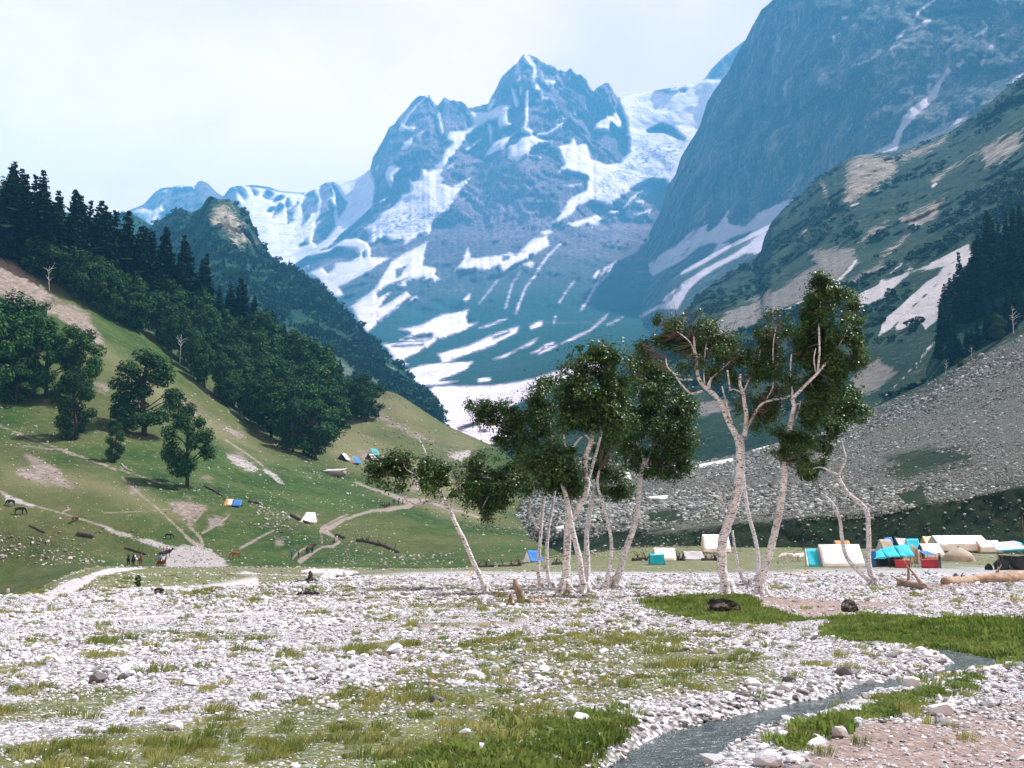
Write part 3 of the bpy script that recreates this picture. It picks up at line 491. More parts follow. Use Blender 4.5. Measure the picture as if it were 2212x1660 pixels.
hill_path = [('l', V(12, (1060,130),(1200,270),(1350,390),(1500,530),(1650,680),(1740,730)), [1.5, 1.7, 2, 2, 3.2, 4.5]), ('l', V(12, (1640,560),(1730,650),(1760,720)), 2.5), ('l', V(12, (1750,610),(1900,530),(1985,450)), 1.8), ('l', V(12, (1640,560),(1720,470),(1770,390)), 1.3), ('l', V(12, (900,440),(1300,420),(1500,400),(1740,370)), .7),
 ('l', V(14, (560,950),(700,860),(800,800),(920,790),(990,740),(930,690),(800,610),(900,580),(1030,500),(1200,440),(1350,400),(1520,385)), [6, 3, 2.2, 3, 3, 2.4, 5, 6, 3, 3.2, 3, 3]), ('l', V(14, (780,590),(960,490),(1080,440)), 1.5), ('l', V(14, (1520,385),(1640,360),(1750,350),(1800,310)), [5, 4, 5, 7]), ('l', V(13, (1130,930),(1280,990),(1440,1040),(1560,1090),(1750,1090),(1950,1160),(2100,1200),(2212,1240)), [2, 2.5, 4, 6, 4.5, 2.5, 2.5, 2.5]), ('l', V(14, (780,620),(800,760)), 1.5),
 ('l', V(13, (130,1500),(270,1420),(420,1345)), 2.0), ('l', V(13, (580,1590),(640,1530),(710,1480)), 1.8), ('l', V(12, (2080,740),(2212,670)), 2.2), ('l', V(13, (0,560),(200,690),(330,790)), 1.5), ('l', V(11, (200,1260),(500,1300),(900,1420),(1500,1620)), .8), ('l', V(11, (1040,1440),(1110,1500)), 1.2), ('l', V(11, (0,1090),(300,1210),(700,1350),(1000,1470)), 1.6), ('l', V(12, (540,430),(610,400)), 1.3), ('l', V(12, (0,250),(200,350),(500,430),(740,500),(850,540)), [1.6, 1.2, 1, 1, 2]), ('l', V(13, (1400,190),(1430,250),(1440,280)), 1.0)]
hill_rub = [('+', V(12, (0,690),(250,740),(560,780),(920,860),(900,900),(600,880),(420,880),(250,800),(0,850))), ('+', V(12, (0,980),(200,1010),(500,1100),(400,1150),(0,1160))), ('+', V(12, (0,600),(150,640),(600,690),(300,700),(0,680))), ('+', V(14, (1050,870),(1640,880),(2212,900),(2212,1060),(1300,1050),(900,1000))), ('+', V(13, (300,1120),(700,1280),(600,1400),(300,1300)))]
hill_white = [('+', V(12, (840,530),(980,570),(1200,640),(1400,690),(1520,730),(1500,760),(1390,745),(1150,680),(960,610))), ('+', V(12, (1400,760),(1560,730),(1700,740),(1800,760),(1990,880),(1850,930),(1750,960),(1500,940),(1380,860))), ('+', V(13, (330,800),(420,850),(510,950),(450,930),(360,860))), ('+', V(13, (1900,720),(2100,650),(2130,690),(2040,740))), ('+', V(12, (0,260),(110,300),(280,370),(200,365),(60,320))), ('+', V(11, (1960,1350),(2100,1380),(2212,1440),(2212,1500),(2060,1450)))]
hill_dry = [('+', V(13, (1180,110),(1440,120),(1800,400),(2212,560),(2212,1300),(1900,1250),(1500,1000),(1300,900),(900,700),(800,500),(1250,300))), ('+', [(140, 690), (250, 740), (420, 870), (600, 1000), (560, 1030), (350, 880), (170, 740)]), ('+', [(0, 1000), (300, 1040), (420, 1140), (200, 1060), (0, 1050)])]
MAT_HILL = mat_hill()
def hl_disp(p, X, Y):
    q = np.stack([p[:, 0] * .9 + p[:, 2] * .4, p[:, 1] * .35, p[:, 2] * .5], -1)
    return fbm(p / 60, 4, 51) * .014 + fbm(q / 26, 3, 53, True) * .006 + fbm(p / 9, 3, 52) * .0030
hill = Loft('grassy_hill', -500, 1260, 4, [
    [(-500, 1330, 185), (0, 1308, 185), (130, 1262, 180), (250, 1234, 178), (600, 1231, 178), (800, 1228, 180), (1260, 1224, 165)],
    [(-500, 1250, 215), (0, 1240, 215), (130, 1222, 215), (250, 1212, 220), (500, 1213, 220), (800, 1206, 215), (1150, 1200, 215), (1260, 1198, 225)],
    [(-500, 1080, 225), (0, 1095, 235), (300, 1108, 240), (505, 1095, 258), (655, 1120, 255), (860, 1095, 295), (1000, 1120, 305), (1150, 1158, 290), (1260, 1186, 270)],
    [(-500, 850, 300), (0, 900, 310), (200, 935, 305), (400, 985, 310), (600, 1010, 345), (780, 1000, 430), (900, 1030, 440), (1000, 1060, 430), (1150, 1120, 380), (1260, 1176, 330)],
    [(-500, 300, 450), (-100, 470, 440), (0, 540, 440), (200, 655, 440), (400, 790, 450), (560, 915, 450), (700, 930, 490), (780, 905, 520), (900, 950, 500), (1000, 1000, 480), (1071, 1040, 470), (1150, 1090, 430), (1260, 1165, 370)],
    [(-500, 200, 560), (-100, 400, 560), (0, 455, 560), (130, 510, 560), (250, 565, 560), (400, 645, 570), (480, 705, 580), (600, 775, 590), (700, 828, 600), (740, 836, 600), (778, 838, 590), (855, 848, 570), (961, 918, 550), (1071, 966, 530), (1130, 1010, 510), (1180, 1080, 470), (1260, 1155, 410)]], [14, 40, 55, 60, 36], MAT_HILL, hl_disp, None,
    {'dirt': hill_dirt, 'path': hill_path, 'white': hill_white, 'dry': hill_dry}, back=[(12, 4), (40, 25), (160, 140)], smooth_d=60, cubic=True)

# ------------------------------------------------------------------ moraine on the right
mo_veg_shade = [('+', [(1150, 1150), (1400, 1152), (1600, 1132), (1750, 1118), (1900, 1108), (2060, 1090), (2212, 1055), (2700, 960), (2700, 1200), (1150, 1200)]), ('+', [(1904, 876), (2013, 830), (2092, 776), (2170, 736), (2212, 715), (2700, 480), (2700, 420), (2212, 690), (2000, 800), (1890, 870)]), ('+', V(9, (1900,380),(2212,250),(2212,330),(2050,420))), ('+', V(9, (1950,560),(2212,500),(2212,640),(2050,640))), ('+', V(9, (0,720),(200,700),(240,760),(0,790))), ('+', V(6, (1450,1300),(1800,1250),(1900,1290),(1650,1350)))]  # green patches; the first also paints the shade on the foot bank
mo_snow = [('+', V(6, (390,1330),(600,1290),(600,1310),(420,1345))), ('+', V(7, (1200,1190),(1270,1180),(1270,1220),(1210,1215))), ('+', V(7, (1580,890),(1650,840),(1660,910),(1620,920))), ('l', V(9, (0,590),(140,580)), 4), ('+', V(9, (820,190),(960,150),(950,180),(830,215)))]
MAT_MOR = mat_moraine()
def mo_disp(p, X, Y): return fbm(p / 50, 4, 61) * .014 + fbm(p / 9, 4, 62, True) * .0045
moraine = Loft('moraine_slope', 1100, 2750, 4, [
    [(1100, 1192, 300), (1170, 1196, 250), (1260, 1206, 205), (1400, 1206, 172), (2750, 1204, 150)],
    [(1100, 1187, 305), (1170, 1180, 258), (1260, 1183, 215), (1400, 1186, 192), (1600, 1190, 182), (2212, 1186, 172), (2750, 1180, 160)],
    [(1100, 1181, 312), (1170, 1142, 275), (1260, 1140, 232), (1400, 1153, 197), (1600, 1130, 187), (1900, 1105, 181), (2212, 1052, 178), (2750, 950, 168)],
    [(1100, 1172, 325), (1170, 1090, 360), (1300, 1055, 350), (1600, 1040, 340), (1900, 970, 330), (2212, 890, 310), (2750, 760, 280)],
    [(1100, 1160, 340), (1130, 1085, 410), (1160, 1030, 460), (1200, 1000, 490), (1250, 988, 520), (1400, 1000, 520), (1518, 998, 540), (1580, 985, 550), (1662, 962, 560), (1780, 935, 560), (1850, 905, 560), (1904, 872, 560), (2013, 822, 540), (2092, 770, 520), (2170, 728, 500), (2212, 702, 490), (2750, 420, 420)]], [8, 30, 55, 60], MAT_MOR, mo_disp, None, {'veg': mo_veg_shade, 'snow': mo_snow}, back=[(10, 4), (60, 50)], smooth_d=60, cubic=False)

# ------------------------------------------------------------------ dark wooded ridge at the right edge
ridge = Loft('shaded_ridge', 2000, 2800, 6, [
    [(2000, 830, 590), (2212, 730, 560), (2800, 480, 500)],
    [(2000, 800, 640), (2030, 720, 650), (2060, 690, 660), (2110, 640, 680), (2150, 590, 690), (2212, 560, 700), (2800, 300, 650)]], [30], MAT_LM,
    lambda p, X, Y: fbm(p / 60, 4, 71) * .02, None, {'rock': lambda X, Y, p: np.full(X.shape, -30.), 'scree': lambda X, Y, p: np.full(X.shape, -60.)}, back=[(20, 5), (200, 120)], smooth_d=60)

# ------------------------------------------------------------------ river plain
WATER_Z = -.30
STREAM = [(1000, 1950), (1180, 1760), (1325, 1652), (1383, 1614), (1418, 1600), (1458, 1582), (1539, 1562), (1605, 1548), (1635, 1541), (1685, 1529), (1745, 1518), (1790, 1509), (1826, 1498), (1861, 1484), (1901, 1476), (1960, 1467), (2005, 1460), (2046, 1447), (2058, 1434), (2037, 1424), (1976, 1405), (2048, 1404), (2080, 1410), (2102, 1418), (2155, 1424), (2184, 1434), (2128, 1449), (2075, 1452), (2021, 1463), (1984, 1474), (1941, 1486), (1901, 1494), (1861, 1500), (1832, 1510), (1807, 1526), (1748, 1555), (1708, 1570), (1687, 1587), (1647, 1594), (1620, 1605), (1589, 1627), (1557, 1645), (1526, 1662), (1440, 1770), (1330, 1950)]
def water_z(y): return WATER_Z + .22 * sstep(9.0, 13.5, np.asarray(y, float))
def _sw(x, y):
    z = WATER_Z
    for _ in range(12): g = G(x, y, z); z = .5 * z + .5 * float(water_z(g[1]))
    return g[:2]
STREAM_W = np.array([_sw(x, y) for x, y in STREAM])
MOUNDS = [((1480, 1312), 2.2, .7, .22), ((1640, 1303), 2.6, 1.2, .20), ((1900, 1350), 2.2, 1.0, .18), ((2100, 1372), 2.4, 1.0, .34), ((380, 1252), 9., 6., .45), ((130, 1262), 6, 8, .2), ((1880, 1420), 1.6, 1.0, .12), ((1850, 1590), 1.2, .8, .10)]
MOUNDS = [(G(*c)[:2], a, b, h) for c, a, b, h in MOUNDS]
def plain_z(x, y):
    x = np.asarray(x, float); y = np.asarray(y, float); sh = x.shape; x = x.ravel(); y = y.ravel()
    q = np.stack([x, y, 0 * x], -1)
    z = fbm(q / 9, 3, 81) * .10 * np.clip(y / 25, .4, 1.6) + fbm(q / 1.3, 3, 82) * .03
    for (mx, my), a, b, h in MOUNDS: z = z + h * np.exp(-((x - mx) / a) ** 2 - ((y - my) / b) ** 2)
    z = z + sstep(125, 200, y) * np.interp(x / np.maximum(y, 1), [-.05, .12], [-0.5, 3.4]) - sstep(-.37, -.47, x / np.maximum(y, 1)) * np.clip((y - 44) * .046, 0, 8)
    s = (y > 3) & (y < 30) & (x > -4) & (x < 16)
    if s.any():
        d = poly_d(x[s], y[s], STREAM_W) - .07
        k = sstep(-.42, .34, d); z[s] = z[s] * (1 - k) + (water_z(y[s]) - .32) * k
    return z.reshape(sh)
pl_veg = [('+', [(-200, 1640), (0, 1615), (250, 1570), (420, 1560), (560, 1545), (640, 1515), (700, 1490), (830, 1450), (960, 1425), (1000, 1490), (1200, 1500), (1340, 1560), (1300, 1640), (1250, 1800), (-200, 1800)]),
 ('+', [(690, 1410), (830, 1385), (1050, 1368), (1300, 1352), (1440, 1350), (1600, 1400), (1680, 1440), (1700, 1475), (1560, 1500), (1450, 1520), (1300, 1530), (1120, 1470), (1000, 1420), (850, 1410)]),
 ('+', [(-100, 1530), (120, 1490), (260, 1480), (330, 1500), (160, 1560), (-100, 1580)]), ('+', [(0, 1380), (250, 1355), (430, 1360), (600, 1370), (500, 1385), (260, 1385), (0, 1400)]), ('+', [(280, 1290), (420, 1272), (620, 1268), (800, 1245), (900, 1255), (720, 1285), (600, 1300), (400, 1300)]), ('+', [(780, 1300), (1050, 1270), (1320, 1285), (1200, 1315), (900, 1325)]), ('+', [(1400, 1365), (1700, 1365), (1640, 1385)]), ('l', [(700, 1340), (1000, 1330), (1300, 1320)], 6),
 ('+', [(1040, 1190), (1040, 1236), (1200, 1238), (1560, 1238), (1730, 1232), (2300, 1230), (2300, 1100), (1040, 1100)]), ('+', [(-600, 1100), (1060, 1100), (1060, 1232), (800, 1238), (600, 1256), (420, 1270), (210, 1276), (100, 1290), (-600, 1300)]),
 ('l', [(1760, 1590), (1900, 1545), (2060, 1500), (2212, 1475)], 2)]
pl_lush = [('+', [(1390, 1312), (1450, 1300), (1530, 1294), (1600, 1296), (1660, 1320), (1720, 1340), (1780, 1342), (1680, 1350), (1580, 1345), (1450, 1330)]), ('+', V(18, (630,440),(680,370),(900,340),(1100,330),(1280,400),(1500,410),(1800,410),(2350,430),(2350,720),(2100,720),(1800,650),(1700,600),(1400,570),(1150,540),(800,530),(640,500))), ('+', V(12, (30,900),(200,830),(400,870),(420,1000),(380,1060),(250,1000),(60,960)))]
pl_mead = [('+', [(1040, 1190), (1040, 1234), (1200, 1237), (1560, 1237), (1730, 1232), (2300, 1228), (2300, 1100), (1040, 1100)]), ('+', [(-600, 1150), (1060, 1150), (1060, 1233), (900, 1237), (800, 1243), (600, 1262), (400, 1271), (200, 1278), (100, 1288), (-600, 1310)])]
pl_soil = [('+', [(1600, 1300), (1700, 1298), (1850, 1296), (1970, 1304), (1850, 1325), (1760, 1340), (1690, 1343), (1630, 1322)]), ('+', [(1540, 1680), (1700, 1650), (1800, 1610), (1950, 1565), (2100, 1530), (2330, 1490), (2330, 1800), (1500, 1800)]), ('+', [(1880, 1265), (2000, 1262), (2212, 1250), (2212, 1262), (1950, 1280)]), ('+', [(1960, 1335), (2212, 1330), (2212, 1345), (2000, 1345)]), ('l', [(660, 1358), (900, 1350), (1150, 1343)], 3), ('+', [(-300, 1240), (20, 1262), (40, 1290), (-300, 1300)]), ('l', [(350, 1532), (440, 1522)], 4), ('l', [(1020, 1222), (1140, 1220)], 5)]
pl_path = [('l', V(12, (420,1150),(600,1080),(800,1000),(1000,920),(1250,890),(1360,850)), [16, 14, 11, 8, 5, 4]), ('l', V(12, (1000,1120),(1400,1090),(1800,1070),(2212,1050)), [3, 4, 5, 7]), ('+', V(12, (1980,970),(2120,940),(2212,960),(2212,1010),(2060,1010))), ('l', [(200, 1335), (400, 1325), (600, 1318)], 3), ('+', V(14, (520,1070),(700,1030),(900,1010),(1200,1070),(1210,1110),(1000,1150),(850,1170),(760,1150),(820,1090),(650,1090)))]
MAT_PLAIN = mat_plain()
def build_plain():
    px = np.concatenate([[-9000, -5000, -3000, -1900, -1200, -850], np.arange(-560, 2760, 7.0), [3000, 3400, 4100, 5200, 7200, 11000]]); py = np.concatenate([np.array([9000, 5000, 3600, 2900, 2500, 2300, 2150]), np.arange(2050, 1660, -10), np.arange(1660, 1218, -2.0)])
    PX, PY = np.meshgrid(px, py); D = EYE / (-(st + ct * (CY - PY) / F)) * (ct - st * (CY - PY) / F); p = P(PX, PY, D)
    # last rows run on to 230 m under the feet of the slopes
    ex = [np.stack([(px - CX) / F / ct * d, np.full(px.shape, d), 0 * px], -1) for d in (190., 200., 215., 240.)]
    exP = [np.full(px.shape, v) for v in (1213, 1210, 1207, 1205)]
    allp = np.concatenate([p] + [e[None] for e in ex]); PYa = np.concatenate([PY] + [e[None] for e in exP]); PXa = np.broadcast_to(px, PYa.shape)
    allp[..., 2] = plain_z(allp[..., 0], allp[..., 1])
    at = {k: field(PXa.ravel(), PYa.ravel(), v) for k, v in (('veg', pl_veg), ('lush', pl_lush), ('soil', pl_soil), ('path', pl_path), ('mead', pl_mead))}
    nr, nc = PYa.shape
    return add('gravel_plain', mesh_np('gravel_plain', allp, quads=grid_quads(nr, nc), attrs=at), MAT_PLAIN, kind='structure')
plain = build_plain()
def base_sheet():
    t = NT('valley_floor'); c = t.ramp(t.noise(.3, 6, .7), [(.3, (.2, .19, .18)), (.7, (.42, .4, .4))])
    s = 12500; me = mesh_np('valley_floor', [(-s, -300, -12), (s, -300, -12), (s, s, -12), (-s, s, -12)], quads=[(0, 1, 2, 3)])
    add('valley_floor', me, t.done(c, .95), kind='structure')
base_sheet()
def water():
    t = NT('stream_water'); n1 = t.noise(3.2, 5, .65, stretch=(1, 1.6, 1)); n2 = t.noise(11, 4, .6)
    c = t.ramp(n1, [(.35, (.018, .032, .034)), (.6, (.05, .068, .07)), (.80, (.22, .24, .25))])
    m = t.done(c, .24, t.bump(t.math('ADD', n1, t.math('MULTIPLY', n2, .5)), .9, .10), .35)
    v = [(x, y, WATER_Z) for x, y in [(-6, 3), (18, 3), (18, 26), (-6, 26)]]
    xs = np.linspace(-4, 15, 120); ys = np.linspace(3, 24, 130); X, Y = np.meshgrid(xs, ys)
    d = poly_d(X.ravel(), Y.ravel(), STREAM_W).reshape(X.shape)
    q = grid_quads(130, 120); keep = (d.ravel()[q] > -.35).any(1)
    used = np.unique(q[keep]); mp = np.full(X.size, -1); mp[used] = np.arange(len(used))
    pts = np.stack([X.ravel(), Y.ravel(), water_z(Y.ravel())], -1)[used]
    pts[:, 2] += fbm(pts * 2.5, 3, 91) * .018
    add('stream', mesh_np('stream', pts, quads=mp[q[keep]]), m, kind='structure')
water()
def haze():
    t = NT('haze_air'); v = t.n('ShaderNodeVolumePrincipled'); v.inputs['Color'].default_value = HAZE_COL; v.inputs['Density'].default_value = HAZE_D; v.inputs['Anisotropy'].default_value = 0.0
    v.inputs['Absorption Color'].default_value = (0, 0, 0, 1)
    t.t.links.new(v.outputs[0], t.out.inputs['Volume'])
    x0, x1, y0, y1, z0, z1 = -13000, 13000, -400, 13500, -14, 4800
    vs_ = [(x, y, z) for z in (z0, z1) for y in (y0, y1) for x in (x0, x1)]
    f = [(0, 2, 3, 1), (4, 5, 7, 6), (0, 1, 5, 4), (2, 6, 7, 3), (0, 4, 6, 2), (1, 3, 7, 5)]
    add('haze', mesh_np('haze', vs_, quads=f, smooth=False), t.m, kind='stuff')
HAZE_D = 8.2e-5; HAZE_COL = (.125, .50, .92, 1)
haze()
# ------------------------------------------------------------------ scattered stuff (stones, tufts): one object each
def rock_mesh(name, seed, sub=1, flat=.6, jit=.28, mat=None, smooth=False):
    import bmesh
    r = random.Random(seed); bm = bmesh.new(); bmesh.ops.create_icosphere(bm, subdivisions=sub, radius=.5)
    cuts = [(Vector((r.gauss(0, 1), r.gauss(0, 1), r.gauss(0, 1))).normalized(), r.uniform(.24, .42)) for _ in range(7)]
    for v in bm.verts:
        v.co *= 1 + r.uniform(-jit, jit) * .6
        for nrm, d in cuts:
            k = v.co.dot(nrm) - d
            if k > 0: v.co -= nrm * k * .9
        v.co.z *= flat; v.co.x *= 1.15
    me = bpy.data.meshes.new(name); bm.to_mesh(me); bm.free()
    for p in me.polygons: p.use_smooth = smooth
    if mat: me.materials.append(mat)
    return me
def gn_scatter(name, pts, rots, scls, idx, sources, mat, label=None, cat=None):
    me = bpy.data.meshes.new(name); pts = np.asarray(pts, np.float32); n = len(pts)
    me.vertices.add(n); me.vertices.foreach_set('co', pts.ravel())
    a = me.attributes.new('rot', 'FLOAT_VECTOR', 'POINT'); a.data.foreach_set('vector', np.asarray(rots, np.float32).ravel())
    a = me.attributes.new('scl', 'FLOAT_VECTOR', 'POINT'); a.data.foreach_set('vector', np.asarray(scls, np.float32).ravel())
    a = me.attributes.new('idx', 'INT', 'POINT'); a.data.foreach_set('value', np.asarray(idx, np.int32).ravel())
    o = add(name, me, mat, kind='stuff', label=label, cat=cat)
    g = bpy.data.node_groups.new(name, 'GeometryNodeTree')
    g.interface.new_socket('Geometry', in_out='INPUT', socket_type='NodeSocketGeometry'); g.interface.new_socket('Geometry', in_out='OUTPUT', socket_type='NodeSocketGeometry')
    N = g.nodes.new; L = g.links.new; gi = N('NodeGroupInput'); go = N('NodeGroupOutput'); iop = N('GeometryNodeInstanceOnPoints'); L(gi.outputs[0], iop.inputs['Points'])
    gti = N('GeometryNodeGeometryToInstance')
    for s in reversed(sources):
        so = bpy.data.objects.new(name + '_kind', s); oi = N('GeometryNodeObjectInfo'); oi.inputs['Object'].default_value = so; oi.inputs['As Instance'].default_value = False
        L(oi.outputs['Geometry'], gti.inputs[0])
    L(gti.outputs[0], iop.inputs['Instance']); iop.inputs['Pick Instance'].default_value = True
    def na(nm, ty):
        x = N('GeometryNodeInputNamedAttribute'); x.data_type = ty; x.inputs['Name'].default_value = nm; return x.outputs[0]
    L(na('idx', 'INT'), iop.inputs['Instance Index']); L(na('scl', 'FLOAT_VECTOR'), iop.inputs['Scale'])
    e = N('FunctionNodeEulerToRotation'); L(na('rot', 'FLOAT_VECTOR'), e.inputs[0]); L(e.outputs[0], iop.inputs['Rotation'])
    L(iop.outputs[0], go.inputs[0]); m = o.modifiers.new('scatter', 'NODES'); m.node_group = g
    return o
def mat_stone(name, stops, scale=14, bump=.35):
    t = NT(name); f = t.noise(scale, 5, .7, vec=t.objpos())
    c = t.ramp(t.rand(), stops); c = t.mix(t.rng(f, .35, .7, 0, .35), c, t.mix(.5, c, (.24, .235, .24)))
    return t.done(c, .88, t.bump(f, bump, .03), .2)
MAT_STONE = mat_stone('river_stone', [(0, (.07, .07, .075)), (.14, (.20, .195, .205)), (.32, (.40, .40, .435)), (.7, (.58, .575, .63)), (.94, (.73, .72, .79)), (1, (.30, .21, .17))])
MAT_BOULDER = mat_stone('boulder_stone', [(0, (.16, .16, .165)), (.4, (.30, .295, .30)), (1, (.48, .47, .48))], 3, .5)
MAT_MORSTONE = mat_stone('moraine_stone', [(0, (.045, .050, .047)), (.35, (.13, .142, .138)), (.75, (.245, .26, .26)), (1, (.42, .44, .45))], 2)
MAT_HILLSTONE = mat_stone('hill_stone', [(0, (.14, .13, .12)), (.5, (.30, .28, .27)), (1, (.52, .49, .49))], 2)
ROCKS = [rock_mesh('stone_kind', 100 + k, 1, random.uniform(.42, .7), mat=MAT_STONE) for k in range(8)]
BIGROCKS = [rock_mesh('stone', 200 + k, 2, random.uniform(.45, .75), .2, mat=MAT_STONE) for k in range(9)]

def img_of(x, y, z):
    """world -> photograph measures"""
    yy = np.asarray(y) * ct + (np.asarray(z) - EYE) * st; zz = -np.asarray(y) * st + (np.asarray(z) - EYE) * ct
    return CX + F * np.asarray(x) / yy, CY - F * zz / yy
def ground_samples(n, d0, d1, power, side=.53):
    """random ground spots, density falling as D**-power per square metre"""
    u = RNG.random(n); e = 2 - power
    D = (d0 ** e + u * (d1 ** e - d0 ** e)) ** (1 / e)
    X = (RNG.random(n) * 2 - 1) * side * D
    return X, D
def fields_at(X, D, *ops):
    px, py = img_of(X, D, 0 * X)
    return [field(px, py, o) for o in ops]
def nz(X, Y, s, seed, oc=4): return fbm(np.stack([X / s, Y / s, 0 * X], -1), oc, seed)
def scatter_stones():
    n = 300000; X, D = ground_samples(n, 6.2, 95, 1.15)
    veg, lush, soil, path, mead = fields_at(X, D, pl_veg, pl_lush, pl_soil, pl_path, pl_mead)
    vg = veg + nz(X, D, 1.8, 301) * 40
    keep = np.clip(1 - sstep(-6, 14, vg) * .45, 0, 1) * np.where(lush > 0, .06, 1) * np.where(soil + nz(X, D, .9, 302) * 10 > 0, np.where(D < 16, .85, .10), 1) * np.where(path > 0, .12, 1) * np.where(mead + nz(X, D, 4, 304) * 5 > 0, .10, 1)
    sd = poly_d(X, D, STREAM_W); keep = np.where(sd > .05, .02, keep)
    keep *= np.where(nz(X, D, 3.5, 303) < -.35, .5, 1)
    k = RNG.random(n) < keep; X, D, sd = X[k], D[k], sd[k]; n = len(X)
    s = .033 * (D / 8) ** .60 * np.exp(RNG.normal(0, .42, n)) * (1 + .7 * np.exp(-(np.clip(-sd, 0, 9) / .5) ** 2))
    s *= np.clip(.85 + .75 * nz(X, D, 2.6, 305), .35, 1.7)
    z = plain_z(X, D) + s * .12
    rot = np.stack([RNG.normal(0, .25, n), RNG.normal(0, .25, n), RNG.random(n) * 6.28], -1)
    sc = s[:, None] * (1 + RNG.normal(0, .18, (n, 3)))
    gn_scatter('river_pebbles', np.stack([X, D, z], -1), rot, sc, RNG.integers(0, 8, n), ROCKS, MAT_STONE)
scatter_stones()
def place_big_stones():
    cnt = 0; R = random.Random(11); tries = 0
    while cnt < 290 and tries < 20000:
        tries += 1
        u = R.random(); D = (6.6 ** .7 + u * (34 ** .7 - 6.6 ** .7)) ** (1 / .7); X = (R.random() * 2 - 1) * .5 * D
        d = float(poly_d(np.array([X]), np.array([D]), STREAM_W)[0]); a = np.array([X]); b = np.array([D])
        veg, lush, soil, path = [float(f[0]) for f in fields_at(a, b, pl_veg, pl_lush, pl_soil, pl_path)]
        p = .16 + (.8 if -1.1 < d < .05 else 0) + (.9 if X > 1.4 and D < 13 else 0)
        if lush > 0: p *= .05
        if path > 0: p = 0
        if veg > 4: p *= .6
        if soil > 0: p *= .5
        if d > .05: p *= .03
        if R.random() > p: continue
        s = .085 * math.exp(R.gauss(0, .42)) * (D / 9) ** .5 * (1.25 if X > 1.4 and D < 13 else 1)
        o = add('stone', R.choice(BIGROCKS), None, parent=plain); o.location = (X, D, float(plain_z(a, b)[0]) + s * .14)
        o.rotation_euler = (R.gauss(0, .25), R.gauss(0, .25), R.random() * 6.28); o.scale = (s * R.uniform(.85, 1.3), s * R.uniform(.8, 1.1), s * R.uniform(.8, 1.1)); cnt += 1
place_big_stones()

def tuft_mesh(name, seed, n, h, spread, lean, mat, w=.006):
    r = random.Random(seed); v = []; q = []; t = []
    for k in range(n):
        a = r.random() * 6.283; rr = spread * math.sqrt(r.random()); bx, by = rr * math.cos(a), rr * math.sin(a); L = h * r.uniform(.55, 1.15)
        da = a + r.gauss(0, .7); out = r.uniform(.15, .75); dx, dy = math.cos(da) * out + lean, math.sin(da) * out; wx, wy = -dy, dx; wl = math.hypot(wx, wy) or 1; wx, wy = wx / wl * w, wy / wl * w
        if r.random() < .5: wx, wy = w, 0
        i = len(v); m = (bx + dx * L * .35, by + dy * L * .35, L * .62); e = (bx + dx * L * .95, by + dy * L * .95, L * (.98 - .3 * out))
        v += [(bx - wx, by - wy, -.02), (bx + wx, by + wy, -.02), (m[0] + wx * .8, m[1] + wy * .8, m[2]), (m[0] - wx * .8, m[1] - wy * .8, m[2]), e]
        q.append((i, i + 1, i + 2, i + 3)); t.append((i + 3, i + 2, i + 4))
    me = mesh_np(name, v, quads=q, tris=t); me.materials.append(mat); return me
def mat_grass(name, a, b, c):
    t = NT(name); f = t.rand(); z = t.n('ShaderNodeSeparateXYZ'); t.set(z.inputs[0], t.objpos())
    col = t.ramp(f, [(0, a), (.5, b), (1, c)]); col = t.mix(t.noise(.5, 4, .6), col, t.mix(.5, col, (.22, .21, .07)))
    return t.done(col, .6, None, .25, trans=(.42, col))
MAT_TUFT = mat_grass('tuft_grass', (.08, .15, .024), (.21, .25, .055), (.37, .34, .12))
MAT_LUSH = mat_grass('lush_grass', (.05, .12, .016), (.10, .19, .03), (.17, .23, .05))
TUFTS = [tuft_mesh('tuft_kind', 400 + k, 64, [.09, .115, .135, .08][k], .10, .42, MAT_TUFT, .0036) for k in range(4)]
SHORT = [tuft_mesh('turf_kind', 450 + k, 40, .042, .10, .15, MAT_LUSH, .006) for k in range(3)]
WEEDS = [tuft_mesh('weed_kind', 480 + k, 44, .065, .12, .0, MAT_LUSH, .010) for k in range(2)]
